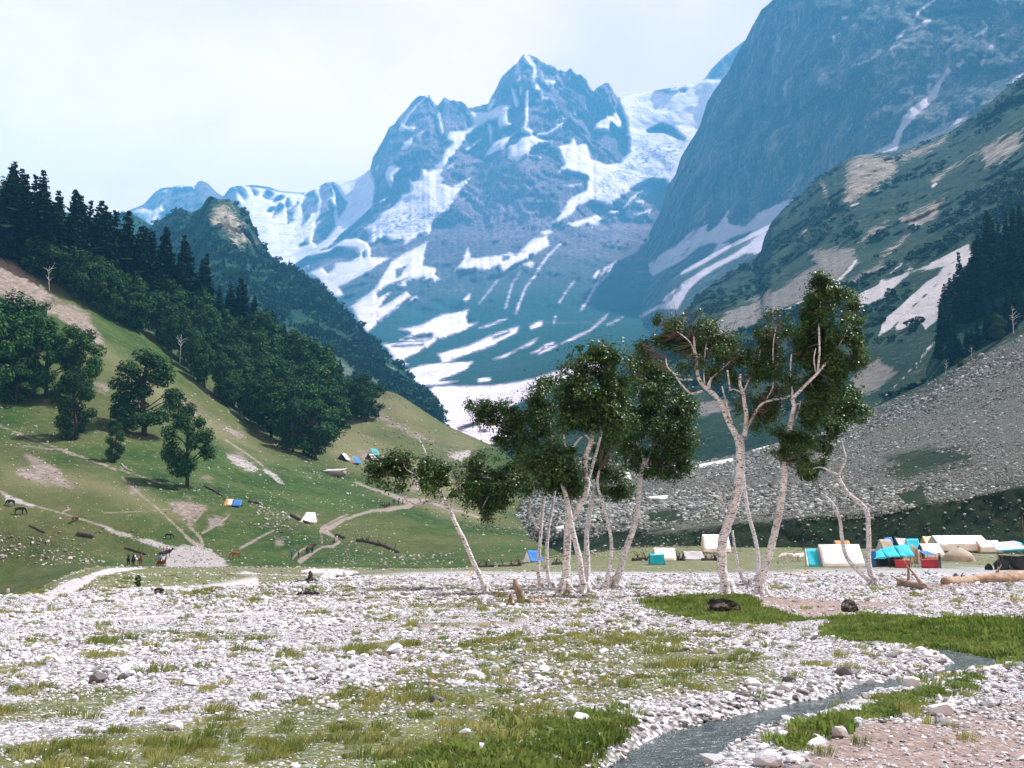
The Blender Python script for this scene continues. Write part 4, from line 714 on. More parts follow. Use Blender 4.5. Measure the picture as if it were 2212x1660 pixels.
def scatter_grass():
    n = 120000; X, D = ground_samples(n, 6.2, 75, 1.25)
    veg, lush, path, soil = fields_at(X, D, pl_veg, pl_lush, pl_path, pl_soil)
    g = veg * .8 + nz(X / 2.2, D, 1.0, 311, 3) * 48 + nz(X / 3, D, 4.0, 312) * 26 - 8
    p = sstep(2, 26, g) * .32 * (.10 + .90 * sstep(-.02, .32, nz(X, D, .42, 315, 2))) + .17 * (nz(X, D, .5, 313) > .2)
    p *= np.where(path > 0, .03, 1) * np.where(lush > -2, .3, 1) * np.where(soil > 2, .25, 1); p = np.where(poly_d(X, D, STREAM_W) > -.18, 0, p)
    p *= np.where(D > 60, .4, 1)
    k = RNG.random(n) < p * .62; X, D = X[k], D[k]; n = len(X)
    s = np.exp(RNG.normal(0, .32, n)) * (D / 10) ** .30 * (.62 + .30 * nz(X, D, 1.2, 314))
    pts = np.stack([X, D, plain_z(X, D)], -1); rot = np.stack([0 * X, 0 * X, RNG.normal(0, .5, n)], -1)
    gn_scatter('grass_tufts', pts, rot, s[:, None] * np.array([1.15, 1.15, 1.0]), RNG.integers(0, 4, n), TUFTS, MAT_TUFT)
    n = 60000; X, D = ground_samples(n, 12, 46, 1.0); lush, = fields_at(X, D, pl_lush); k = (lush + nz(X, D, .5, 321) * 8 > 0) & (poly_d(X, D, STREAM_W) < -.1); X, D = X[k], D[k]; n = len(X)
    s = np.exp(RNG.normal(0, .3, n)) * (D / 14) ** .5
    gn_scatter('bank_turf', np.stack([X, D, plain_z(X, D)], -1), np.stack([0 * X, 0 * X, RNG.random(n) * 6.28], -1), s[:, None] * np.ones(3) * 1.3, RNG.integers(0, 3, n), SHORT, MAT_LUSH)
    n = 26000; X, D = ground_samples(n, 6.2, 18, 1.0); px, py = img_of(X, D, 0 * X); w = field(px, py, [('+', [(860, 1640), (1100, 1560), (1330, 1530), (1420, 1560), (1340, 1640), (1300, 1720), (800, 1720)]), ('+', [(1640, 1620), (1760, 1560), (1900, 1500), (2150, 1450), (2150, 1480), (1950, 1545), (1800, 1610), (1700, 1660)])])
    k = (w + nz(X, D, .35, 331) * 30 > np.where(X > 1.5, 19, 21)) & (poly_d(X, D, STREAM_W) < -.12); X, D = X[k], D[k]; n = len(X); s = np.exp(RNG.normal(0, .35, n)) * .8
    gn_scatter('low_weeds', np.stack([X, D, plain_z(X, D)], -1), np.stack([0 * X, 0 * X, RNG.random(n) * 6.28], -1), s[:, None] * np.ones(3), RNG.integers(0, 2, n), WEEDS, MAT_LUSH)
scatter_grass()

def loft_samples(L, n, x0, x1, ytop, ybot):
    """random spots on a terrain sheet, even in the photograph's measures"""
    px = RNG.random(n) * (x1 - x0) + x0; c = (px - L.x0) / L.step; i = np.clip(c.astype(int), 0, L.nc - 2)
    nr = L.PY.shape[0]; r = RNG.random(n) * (nr - 1.001); k = r.astype(int); f = (r - k)[:, None]; g = (c - i)[:, None]
    p = (L.pos[k, i] * (1 - f) + L.pos[k + 1, i] * f) * (1 - g) + (L.pos[k, i + 1] * (1 - f) + L.pos[k + 1, i + 1] * f) * g
    py = L.PY[k, i] * (1 - f[:, 0]) + L.PY[k + 1, i] * f[:, 0]
    m = (py > ytop) & (py < ybot); return px[m], py[m], p[m]
def scatter_loft(name, L, n, win, size, spread, mat, srcs, keepf, seed, sink=.1, flat=1.0):
    px, py, p = loft_samples(L, n, *win); k = RNG.random(len(px)) < keepf(px, py, p); px, py, p = px[k], py[k], p[k]; n = len(px)
    s = size(px, py, p) * np.minimum(np.exp(RNG.normal(0, spread, n)), 3.2); p = p.copy(); p[:, 2] += s * sink
    rot = np.stack([RNG.normal(0, .3, n), RNG.normal(0, .3, n), RNG.random(n) * 6.28], -1)
    return gn_scatter(name, p, rot, s[:, None] * (1 + RNG.normal(0, .2, (n, 3))) * np.array([1, 1, flat]), RNG.integers(0, len(srcs), n), srcs, mat)
def mk(mat, base, sub=1): return [rock_mesh('stone_kind', base + k, sub, random.uniform(.5, .85), mat=mat) for k in range(6)]
MOR_R = mk(MAT_MORSTONE, 500); HILL_R = mk(MAT_HILLSTONE, 520)
scatter_loft('moraine_rubble', moraine, 150000, (1060, 2400, 690, 1195), lambda a, b, p: .00105 * p[:, 1] * np.where(b > 1050, 1.6, 1) * np.clip(1 + 1.1 * fbm(p / 55, 3, 343), .4, 2.2), .68, MAT_MORSTONE, MOR_R,
             lambda a, b, p: np.where(field(a, b, mo_veg_shade) + fbm(p / 25, 3, 341) * 30 > 0, .025, .25 + .6 * sstep(-.3, .2, fbm(p / 38, 4, 342))) * np.where(field(a, b, mo_snow) > 0, 0, 1), 1)
scatter_loft('hillside_stones', hill, 75000, (-60, 1240, 840, 1222), lambda a, b, p: .00085 * p[:, 1] * np.where(field(a, b, hill_rub) > -4, 1.5, 1), .65, MAT_HILLSTONE, HILL_R,
             lambda a, b, p: np.clip(.10 + sstep(0., .6, fbm(p / 30, 4, 351)) * .5 + .3 * (field(a, b, hill_dirt + hill_white) > -2) + .45 * sstep(-8, 8, field(a, b, hill_rub) + fbm(p / 9, 4, 352) * 34), 0, 1.4) * np.where(field(a, b, hill_path) > 0, .05, 1) * np.where(field(a, b, hill_dry) > 0, 1.4, 1) * .7, 2)

def meadow_stones():
    n = 9000; X, D = ground_samples(n, 70, 210, .6, .56); mead, = fields_at(X, D, pl_mead); k = (nz(X, D, 14, 371) > -.1) & (X / D > -.42); X, D = X[k], D[k]; n = len(X); s = .0011 * D * np.exp(RNG.normal(0, .5, n))
    gn_scatter('meadow_stones', np.stack([X, D, plain_z(X, D) + s * .1], -1), np.stack([RNG.normal(0, .3, n), RNG.normal(0, .3, n), RNG.random(n) * 6.28], -1), s[:, None] * np.ones(3), RNG.integers(0, 6, n), HILL_R, MAT_HILLSTONE)
meadow_stones()
# ------------------------------------------------------------------ trees
class MB:
    """collects tubes, leaves and boxes into one mesh"""
    def __init__(s): s.v = []; s.q = []; s.t = []; s.n = 0
    def push(s, v, q=None, t=None):
        v = np.asarray(v, float).reshape(-1, 3); s.v.append(v)
        if q is not None and len(q): s.q.append(np.asarray(q) + s.n)
        if t is not None and len(t): s.t.append(np.asarray(t) + s.n)
        s.n += len(v)
    def mesh(s, name, smooth=True):
        return mesh_np(name, np.concatenate(s.v), np.concatenate(s.q) if s.q else None, np.concatenate(s.t) if s.t else None, smooth=smooth)
    def tube(s, pts, rad, sides=8, sub=3, wob=.0, cap=True, seed=0):
        pts = np.asarray(pts, float); n = len(pts); rad = np.interp(np.linspace(0, 1, n), np.linspace(0, 1, len(rad)), rad) if len(rad) != n else np.asarray(rad, float)
        if sub > 1 and n > 2:
            out = []; ro = []
            for i in range(n - 1):
                p0, p1, p2, p3 = pts[max(i - 1, 0)], pts[i], pts[i + 1], pts[min(i + 2, n - 1)]
                for k in range(sub):
                    t = k / sub; out.append(.5 * (2 * p1 + (p2 - p0) * t + (2 * p0 - 5 * p1 + 4 * p2 - p3) * t * t + (3 * p1 - p0 - 3 * p2 + p3) * t ** 3)); ro.append(rad[i] * (1 - t) + rad[i + 1] * t)
            out.append(pts[-1]); ro.append(rad[-1]); pts = np.array(out); rad = np.array(ro); n = len(pts)
        if wob: r = np.random.default_rng(seed); pts = pts + r.normal(0, 1, pts.shape) * (wob * rad)[:, None]
        tan = np.gradient(pts, axis=0); tan /= np.linalg.norm(tan, axis=1)[:, None] + 1e-9
        ref = np.array([.3, 1, .1]); ref = ref / np.linalg.norm(ref); V_ = []
        for i in range(n):
            a = np.cross(tan[i], ref); la = np.linalg.norm(a)
            if la < .05: a = np.cross(tan[i], [1, 0, 0]); la = np.linalg.norm(a)
            a /= la; b = np.cross(tan[i], a); th = np.linspace(0, 2 * np.pi, sides, endpoint=False)
            V_.append(pts[i] + rad[i] * (np.cos(th)[:, None] * a + np.sin(th)[:, None] * b))
        V_ = np.concatenate(V_); i = np.arange((n - 1) * sides).reshape(n - 1, sides); j = np.roll(i, -1, 1)
        q = np.stack([i, j, j + sides, i + sides], -1).reshape(-1, 4); t = []
        if cap:
            V_ = np.concatenate([V_, pts[:1], pts[-1:]]); m = n * sides; th = np.arange(sides); nx = (th + 1) % sides
            t = np.concatenate([np.stack([nx, th, np.full(sides, m)], -1), np.stack([th + (n - 1) * sides, nx + (n - 1) * sides, np.full(sides, m + 1)], -1)])
        s.push(V_, q, t); return pts, rad
    def leaves(s, c, size, rng, up=.35, aspect=.62, out=None, mixo=1.6):
        """leaf shaped quads at the centres c"""
        n = len(c); nr = rng.normal(0, 1, (n, 3)); nr[:, 2] = np.abs(nr[:, 2]) + up
        if out is not None: nr = nr * .6 + out * mixo
        nr /= np.linalg.norm(nr, axis=1)[:, None]
        a = np.cross(nr, rng.normal(0, 1, (n, 3))); a /= np.linalg.norm(a, axis=1)[:, None] + 1e-9; b = np.cross(nr, a)
        L = size * np.exp(rng.normal(0, .25, n))[:, None]; w = L * aspect
        V_ = np.stack([c - a * L * .5, c + b * w * .5 - a * L * .08 + nr * L * .08, c + a * L * .5, c - b * w * .5 - a * L * .08 + nr * L * .08], 1).reshape(-1, 3)
        s.push(V_, np.arange(4 * n).reshape(n, 4))
    def box(s, c, size, rot=None):
        h = np.array(size) / 2; v = np.array([(x, y, z) for z in (-1, 1) for y in (-1, 1) for x in (-1, 1)]) * h
        if rot is not None: v = v @ np.array(Matrix.Rotation(rot, 3, 'Z')).T
        s.push(v + np.array(c), [(0, 2, 3, 1), (4, 5, 7, 6), (0, 1, 5, 4), (2, 6, 7, 3), (0, 4, 6, 2), (1, 3, 7, 5)])
def mat_bark():
    t = NT('birch_bark'); o = t.objpos()
    n1 = t.noise(2.2, 6, .7, vec=o, stretch=(1, 1, 1.5)); n2 = t.noise(7, 5, .7, vec=o, stretch=(1, 1, 3.5)); n3 = t.noise(.8, 4, .6, vec=o)
    c = t.ramp(n1, [(.3, (.28, .27, .28)), (.45, (.56, .555, .59)), (.7, (.77, .77, .83))])
    c = t.mix(t.rng(n2, .52, .60), c, (.05, .038, .034)); c = t.mix(t.rng(n3, .56, .70, 0, .65), c, (.15, .115, .105))
    return t.done(c, .8, t.bump(n2, .5, .03), .2)
def mat_leaf(name, stops, trans=.22, rough=.42):
    t = NT(name); g = t.n('ShaderNodeNewGeometry'); f = g.outputs['Random Per Island']; n = t.noise(.7, 3, .5)
    c = t.ramp(f, stops); c = t.mix(t.rng(n, .4, .65, 0, .5), c, t.mix(.5, c, (.015, .035, .01)))
    return t.done(c, rough, None, .22, trans=(trans, t.mix(.5, c, (.07, .15, .02))))
MAT_BARK = mat_bark()
MAT_DEAD = simple('dead_wood', (.20, .145, .115), .9, .45, 3, bump=.6)
MAT_LEAF = mat_leaf('birch_leaf', [(0, (.010, .038, .008)), (.5, (.032, .080, .016)), (.88, (.075, .130, .030)), (1, (.15, .195, .055))])
MAT_TWIG = simple('twig_bark', (.13, .095, .08), .9, .3, 5)
SCALE_PX = lambda D: D / F
def hero(name, label, D, base_py, limbs, clumps, nleaf, leaf=.105, seed=1, twigs=None, roots=5, group=None, dens=None, tw=5, gapk=-.05, front=0.0):
    """limbs: (crop, points, r0 px, r1 px, depth0, depth1); clumps: (crop, (x, y, rx, ry) in crop units)"""
    rng = np.random.default_rng(seed); rr = random.Random(seed); pxm = SCALE_PX(D)
    l0 = limbs[0]; b = V(l0[0], *l0[1])[0]; base = P(b[0], b[1], D); gz = float(plain_z(np.array([base[0]]), np.array([D]))[0])
    base[2] = gz
    root = add(name, None, label=label, cat='tree', group=group, loc=tuple(base))
    tr = MB(); lim = []
    for k, L in enumerate(limbs):
        c, pts, r0, r1 = L[:4]; d0, d1 = (L[4], L[5]) if len(L) > 4 else (0, 0); p2 = V(c, *pts); n = len(p2)
        if k: d0, d1 = d0 - front * .6, d1 - front
        p3 = P(p2[:, 0], p2[:, 1], D + np.linspace(d0, d1, n)) - base
        rad = np.linspace(r0 * .88, r1 * .9, n) * pxm
        on_ground = k == 0 or (len(L) > 6 and L[6])
        if on_ground:
            p3[0, 2] = min(p3[0, 2], 0) - .15; rad[0] *= 1.45; 
        q, r_ = tr.tube(p3, rad, 9 if r0 > 4 else 6, 4, .05 if r0 > 3 else .12, seed=seed * 50 + k); lim.append((q, r_))
        if on_ground and roots:
            for j in range(roots):
                a = 6.283 * (j + rr.random() * .7) / roots; Ln = rad[0] * rr.uniform(2.2, 4.2); dx, dy = math.cos(a), math.sin(a); p0 = np.array([p3[0, 0], p3[0, 1], 0])
                tr.tube([p0 + [dx * rad[0] * .3, dy * rad[0] * .3, rad[0] * 2.2], p0 + [dx * rad[0] * .95, dy * rad[0] * .95, rad[0] * .75], p0 + [dx * Ln * .65, dy * Ln * .65, rad[0] * .12], p0 + [dx * Ln, dy * Ln, -.08]], [rad[0] * .5, rad[0] * .42, rad[0] * .28, rad[0] * .1], 6, 3)
    LP = np.concatenate([q for q, _ in lim]); LR = np.concatenate([r for _, r in lim])
    cl = []
    for c, (x, y, rx, ry) in clumps:
        k = .54004 / CROP[c][2]; v = V(c, (x, y))[0]; cl.append((v[0], v[1], rx * k * 1.22 + 2, ry * k * 1.22 + 2))
    area = sum(c[2] * c[3] for c in cl); cr = MB(); tw_mb = MB(); C = []; OO = []
    for px, py, rx, ry in cl:
        dd = rng.normal(0, .55); cen = P(px, py, D + dd) - base; R3 = np.array([rx, (rx + ry) * .5, ry]) * pxm
        n = int(2.9 * nleaf * rx * ry / area)
        ns = max(6, int(n / 60)); d = rng.normal(0, 1, (ns, 3)); d /= np.linalg.norm(d, axis=1)[:, None]; sc = cen + d * R3 * (rng.random((ns, 1)) ** .45) * 1.02
        sub = sc[rng.integers(0, ns, n)] + rng.normal(0, 1, (n, 3)) * np.array([1, 1, .8]) * np.clip(.30 * R3.min(), .12, .20)
        k_ = rng.random(n) < .16; sub[k_] = cen + rng.normal(0, .62, (int(k_.sum()), 3)) * R3
        C.append(sub); OO.append((sub - cen) / R3)
        for j in range(tw):
            tgt = sc[rng.integers(0, ns)]; dist = np.linalg.norm(LP - tgt, axis=1) + np.where(LP[:, 2] > tgt[2] + .3, .8, 0); i = int(np.argmin(dist)); p0 = LP[i]
            if np.linalg.norm(p0 - tgt) > 4: continue
            mid = (p0 + tgt) / 2 + rng.normal(0, .12, 3) + [0, 0, -.08]
            tw_mb.tube([p0, mid, tgt], [min(LR[i] * .5, .028), .014, .004], 4, 3, cap=False)
    if C:
        C_ = np.concatenate(C); gap = fbm((C_ + base) / .62, 2, seed + 900); kp = gap > gapk + rng.normal(0, .07, len(C_)); cr.leaves(C_[kp], leaf, rng, out=np.concatenate(OO)[kp], mixo=.7)
    for c, pts, r in (twigs or []):
        p2 = V(c, *pts); tw_mb.tube(P(p2[:, 0], p2[:, 1], D + np.linspace(0, rr.uniform(-.8, .8), len(p2))) - base, [r * pxm, r * pxm * .3], 4, 3, .1)
    trunk = add('trunk', tr.mesh('trunk'), MAT_BARK, root)
    if tw_mb.n: add('twigs', tw_mb.mesh('twigs'), MAT_TWIG, trunk, kind='stuff')
    if C: add('crown', cr.mesh('crown', False), MAT_LEAF, root)
    return root
def yD(c, x, y):
    v = V(c, (x, y))[0]; return float(G(v[0], v[1])[1])
c7 = lambda L: [(7, q) for q in L]; c8 = lambda L: [(8, q) for q in L]; c9 = lambda L: [(9, q) for q in L]
hero('leaning_birch', 'slender white birch leaning left with two small leaf tufts and a bare top', yD(7, 800, 1590), 0, [
    (7, [(805,1590),(775,1500),(722,1390),(672,1270),(630,1190),(600,1120),(575,1070)], 6.2, 4.6),
    (7, [(580,1080),(540,1050),(480,1040),(420,1055),(390,1070)], 4.5, 3.2, 0, -.2), (7, [(390,1068),(330,1030),(280,980),(230,940),(200,900)], 2.6, 1.2, -.2, -.5), (7, [(420,1055),(410,1030),(400,1010)], 2.2, 1.5),
    (7, [(575,1070),(545,1010),(500,960),(450,900),(400,880)], 3.6, 1.6, 0, .3), (7, [(420,885),(460,830),(440,740),(408,675)], 2.4, 1.2, .2, .4), (7, [(600,1085),(610,1010),(640,960)], 1.8, 1.0), (7, [(380,880),(330,850),(310,800)], 1.5, .8)],
    c7([(165,870,60,50),(200,840,75,65),(240,880,75,60),(285,790,60,50),(320,850,50,60),(320,930,35,45),(455,855,50,60),(525,830,45,35),(470,930,55,55),(540,930,75,55),(600,960,45,45),(550,860,30,30)]), 6500, .11, 11, roots=4)
hero('birch', 'thin birch at the left of the clump, its dark crown hanging low to the left', yD(7, 1130, 1562), 0, [
    (7, [(1130,1562),(1110,1450),(1120,1300),(1130,1150),(1145,1010),(1160,900),(1150,780)], 5.2, 2.6, 0, .2), (7, [(1115,1210),(1070,1130),(1062,1030),(1085,960),(1060,880)], 3.4, 1.6, 0, -.4), (7, [(1150,960),(1060,900),(950,880),(850,900),(760,900)], 2.6, 1.2, .1, -.6), (7, [(850,900),(820,1000),(780,1080)], 1.6, .7, -.3, -.6)],
    c7([(700,880,65,60),(760,830,75,55),(740,960,90,80),(820,900,90,85),(830,1010,95,85),(770,1075,65,60),(890,960,60,80),(900,870,60,60),(1000,860,80,55),(1070,880,75,55),(1100,950,60,40),(960,930,45,50)]), 15000, .115, 12)
hero('birch', 'slim straight birch second from the left in the clump', yD(7, 1195, 1557), 0, [
    (7, [(1195,1557),(1168,1480),(1160,1350),(1170,1210),(1190,1100),(1205,1000),(1215,900),(1200,780)], 5.2, 2.6, 0, .6), (7, [(1205,960),(1130,820),(1050,700),(960,620),(830,580),(780,520)], 3.0, 1.0, .3, .2), (7, [(1200,800),(1190,650),(1170,520),(1150,420)], 2.6, 1.0, .5, .8)],
    c7([(735,470,42,35),(800,505,60,45),(850,560,75,65),(930,490,50,40),(960,580,95,80),(880,640,60,50),(1060,560,105,90),(1000,690,80,55),(1130,450,75,85),(1180,360,60,50),(1130,660,90,80),(1060,760,90,50)]), 17000, .115, 13)
hero('birch', 'stout white birch mid clump with a bright bare crook below its crown', yD(7, 1270, 1592), 0, [
    (7, [(1270,1592),(1275,1480),(1280,1330),(1290,1190),(1330,1110),(1380,1020),(1400,930),(1385,870),(1390,780),(1420,700),(1430,640)], 10.5, 5.5, 0, .3), (7, [(1400,930),(1440,800),(1480,650),(1500,520),(1530,380)], 4.2, 1.6, .2, .5), (7, [(1425,700),(1380,650),(1290,740),(1260,650)], 3.0, 2.0, .2, -.2), (7, [(1430,650),(1420,520),(1400,380),(1420,220)], 4.0, 1.2, .3, .4), (7, [(1415,690),(1450,700)], 2.6, 2.2)],
    c7([(1310,280,60,60),(1390,165,65,50),(1470,180,85,60),(1560,200,75,60),(1440,300,110,85),(1350,400,110,85),(1480,440,125,100),(1580,330,80,95),(1300,540,85,75),(1550,550,65,75),(1290,460,70,70),(1400,560,60,60)]), 19000, .115, 14)
hero('birch', 'grey shaded birch trunk slanting left in front of the clump', yD(7, 1390, 1592), 0, [
    (7, [(1390,1592),(1370,1500),(1350,1370),(1310,1200),(1290,1080),(1265,980),(1240,900),(1230,780)], 8.0, 4.0, 0, -.6), (7, [(1250,930),(1180,880),(1120,830),(1080,780)], 2.6, 1.0, -.5, -.9)],
    c7([(1150,800,120,60),(1230,850,100,70),(1200,930,100,55),(1300,930,60,65),(1330,970,45,40),(1270,780,70,50),(1100,830,60,50)]), 9000, .115, 15)
hero('birch', 'dark shaded birch behind the stout white one with a branch reaching right', yD(7, 1398, 1545), 0, [
    (7, [(1398,1545),(1400,1400),(1395,1250),(1410,1130),(1430,1010),(1450,950),(1440,850)], 7.0, 4.5, .3, .6), (7, [(1450,960),(1530,900),(1620,820),(1680,760)], 3.6, 1.6, .5, .9), (7, [(1440,860),(1460,780),(1490,700)], 2.5, 1.0, .5, .4)],
    c7([(1480,720,65,55),(1540,880,75,50),(1600,970,55,45),(1470,820,50,50),(1560,790,60,50),(1520,960,50,40)]), 6500, .115, 16)
hero('birch', 'thin curved birch between the dark trunk and the one leaning right', yD(7, 1500, 1572), 0, [
    (7, [(1500,1572),(1530,1430),(1542,1290),(1520,1160),(1480,1030),(1460,930),(1470,860)], 5.2, 2.6, -.2, .2)],
    c7([(1480,860,40,40),(1560,640,60,60),(1610,560,55,70)]), 3000, .115, 17)
hero('birch', 'birch leaning right at the end of the clump under a large dense dark crown', yD(7, 1545, 1562), 0, [
    (7, [(1545,1562),(1590,1450),(1640,1290),(1680,1180),(1700,1060),(1710,950),(1720,880),(1740,780)], 9.0, 4.0, 0, .2), (7, [(1725,850),(1780,740),(1800,600),(1820,450)], 3.6, 1.2, .1, .3), (7, [(1735,800),(1690,680),(1680,520),(1720,330)], 3.2, 1.0, .2, -.4), (7, [(1790,720),(1880,700),(1950,650)], 2.2, .9, .2, .6)],
    c7([(1720,220,75,60),(1770,310,105,95),(1850,470,125,110),(1700,440,100,105),(1960,480,60,90),(1760,610,130,105),(1900,630,120,105),(1720,750,105,90),(1860,780,120,85),(1985,700,48,85),(1980,850,50,36),(1760,850,85,45),(1650,650,55,85),(1930,860,60,45),(1840,330,70,70)]), 26000, .115, 18)
tw_c1 = [(8, [(x0, y0), (x0 + dx * .5, y0 - dy * .55), (x0 + dx, y0 - dy)], .8) for x0, y0, dx, dy in [(330 + 17 * i, 470 + (i * 37 % 60), -90 + 9 * i + (i * 53 % 40), 90 + (i * 29 % 90)) for i in range(24)]] + [(8, [(160, 700), (130, 640), (110, 560)], .7), (8, [(200, 640), (160, 590), (120, 560)], .7), (8, [(850, 570), (880, 500), (900, 430)], .7), (8, [(180, 740), (120, 700), (80, 690)], .6), (8, [(740, 600), (800, 540), (870, 470)], .8)]
hero('forked_birch', 'thick old birch forking high up with twisted bare limbs and a thin twiggy crown', yD(9, 630, 1385), 0, [
    (9, [(630,1380),(600,1250),(582,1150),(577,1000),(600,880),(650,730),(690,600),(720,450),(728,300),(722,150),(705,80)], 11.5, 11.0, 0, 0),
    (8, [(890,1390),(830,1270),(770,1130),(700,1050),(640,1000),(600,950),(580,880),(575,760),(560,700),(555,600)], 7.6, 2.4, 0, .3), (8, [(620,1035),(540,1055),(480,1010),(430,950),(400,900),(340,840),(330,760)], 2.8, 1.3, 0, -.5), (8, [(540,942),(440,940),(400,905),(340,840)], 2.6, 1.4, .1, -.3), (8, [(590,900),(545,690),(500,620),(420,560)], 2.2, .9, .1, -.2), (8, [(640,990),(635,880),(655,650),(700,590),(760,580)], 2.6, .9, .1, .4), (8, [(680,1010),(700,930),(790,850),(850,790)], 2.4, .9, 0, .4), (8, [(665,1000),(680,960),(690,930)], 3.0, 2.0),
    (8, [(960,1400),(978,1250),(960,1130),(950,1050),(925,980),(930,900)], 6.4, 3.0, .1, .3), (8, [(985,1320),(1090,1150),(1180,1110),(1290,1090),(1340,1060)], 3.8, 2.4, .1, -.1), (8, [(870,1330),(815,1130),(780,1000)], 2.8, 1.6, -.1, -.3), (8, [(845,1035),(825,870)], 2.6, 2.2, 0, 0), (8, [(950,1060),(880,1020),(845,1035)], 1.8, 1.4), (8, [(1110,1140),(1170,1050),(1195,960),(1190,790),(1195,640),(1220,500)], 2.4, .9, .1, .3), (9, [(600,690),(565,580),(540,500),(500,470)], 3.8, 1.6, .1, .3), (8, [(950,1050),(1000,940),(1060,830),(1090,700)], 2.4, 1.0, .2, .5)],
    c8([(300,480,60,55),(390,520,95,80),(530,450,70,60),(600,560,100,85),(330,640,70,60),(450,680,115,90),(610,700,110,90),(715,520,50,50),(720,640,70,60),(800,620,80,70),(875,600,45,50),(830,740,90,70),(170,720,50,45),(240,770,70,50),(560,820,110,70),(700,880,65,65),
        (1100,560,50,60),(1200,440,70,60),(1280,520,70,60),(1180,620,90,75),(1250,700,100,80),(1100,760,75,85),(970,900,95,80),(1050,900,90,80),(1180,880,100,85),(980,1040,70,70),(1080,1040,80,70),(1060,1250,70,80),(1160,1220,60,60),(880,900,70,70),(900,1150,60,70),(1000,1150,75,75),(1110,1150,70,70),(1240,800,75,75),(1290,930,75,75),(1270,1040,65,55),(480,600,90,70),(640,620,80,70),(520,760,90,70),(780,700,70,60),(130,660,45,45),(250,570,65,55),(1150,1010,70,70),(1050,1130,65,65),(1200,1170,70,65),(1260,1180,60,60),(1020,770,60,70),(930,780,50,60)]), 29000, .085, 21, twigs=tw_c1, roots=6, tw=9, gapk=.04, front=.75)
hero('white_birch', 'tall white birch with the highest leafy crown, standing right of the forked one', yD(9, 890, 1395), 0, [
    (9, [(890,1395),(900,1250),(930,1130),(970,1000),(1010,850),(1040,720),(1065,560),(1080,420),(1088,300)], 10.5, 7.2, 0, 0), (8, [(1320,1380),(1345,1240),(1362,1160),(1350,1100),(1400,1040),(1480,960),(1550,890),(1610,820)], 6.6, 2.4, 0, -.1), (8, [(1352,1110),(1340,980),(1330,860),(1340,740)], 3.2, 1.2, 0, .5), (8, [(1535,880),(1520,780),(1535,690)], 2.0, 1.0), (8, [(1375,1260),(1400,1180),(1412,1120)], 2.0, 1.6), (8, [(1550,890),(1565,700),(1560,520),(1570,350),(1575,190)], 3.2, 1.0, -.1, .1), (8, [(1600,830),(1700,700),(1780,560),(1820,420)], 2.4, .8, -.1, .4), (8, [(1360,1150),(1470,1120),(1600,1120)], 2.6, 1.0, 0, .4)],
    c8([(1570,150,60,50),(1600,240,90,70),(1540,320,75,65),(1680,320,95,70),(1760,270,60,50),(1825,350,60,60),(1640,430,120,75),(1780,450,100,65),(1470,450,55,55),(1550,560,120,85),(1700,570,130,75),(1830,620,85,65),(1440,620,65,75),(1600,700,140,95),(1760,730,130,85),(1860,800,75,55),(1450,760,75,85),(1650,830,110,75),(1560,950,100,75),(1700,930,70,60),(1500,1060,100,75),(1620,1080,100,80),(1550,1200,100,85),(1480,1250,60,60)]) +
    c9([(1020,120,80,85),(1130,140,110,85),(1240,180,95,80),(1310,290,70,55),(1080,245,50,40),(1180,300,50,40)]), 30000, .10, 22, roots=6, gapk=-.03, front=.5)
hero('slim_birch_stem', 'thin dark birch stem leaning left behind the white birch', yD(9, 860, 1270), 0, [(9, [(862,1270),(872,1100),(850,930),(800,750),(772,600),(758,500),(750,400)], 5, 4, 0, -.2)], [], 0, seed=23, roots=3)
hero('slim_birch_stem', 'short bowed birch stem leaning left between the two thick trunks', yD(9, 800, 1290), 0, [(9, [(805,1290),(740,1230),(700,1090),(680,980),(663,850)], 4.6, 2.4, 0, -.3)], [], 0, seed=24, roots=3)
hero('crooked_birch', 'crooked birch by the white tent with one live stem and one broken dead stem', yD(9, 1810, 1285), 0, [
    (9, [(1810,1285),(1762,1130),(1760,950),(1756,780),(1740,690),(1680,620),(1600,560),(1540,470),(1515,410)], 6.6, 4.2, 0, 0), (9, [(1515,410),(1552,330),(1572,260),(1550,180),(1530,60),(1530,-60)], 3.4, 1.8, 0, .3), (9, [(1512,405),(1440,370),(1370,340),(1300,360)], 2.8, 1.0, 0, -.3), (9, [(1330,265),(1400,230),(1440,170)], 1.8, .9, -.1, -.1),
    (9, [(1760,1250),(1650,1150),(1580,1060),(1545,920),(1530,780),(1490,670),(1440,600),(1370,550)], 6.0, 2.6, -.2, -.5)],
    c8([(1790,1080,80,80),(1850,1200,85,65),(1700,1220,120,85),(1740,1110,70,70),(1640,1310,90,50)]) + c9([(1370,170,60,50),(1420,60,80,40),(1330,330,60,45),(1240,360,50,40),(1280,400,40,30)]), 11000, .15, 25, roots=7)

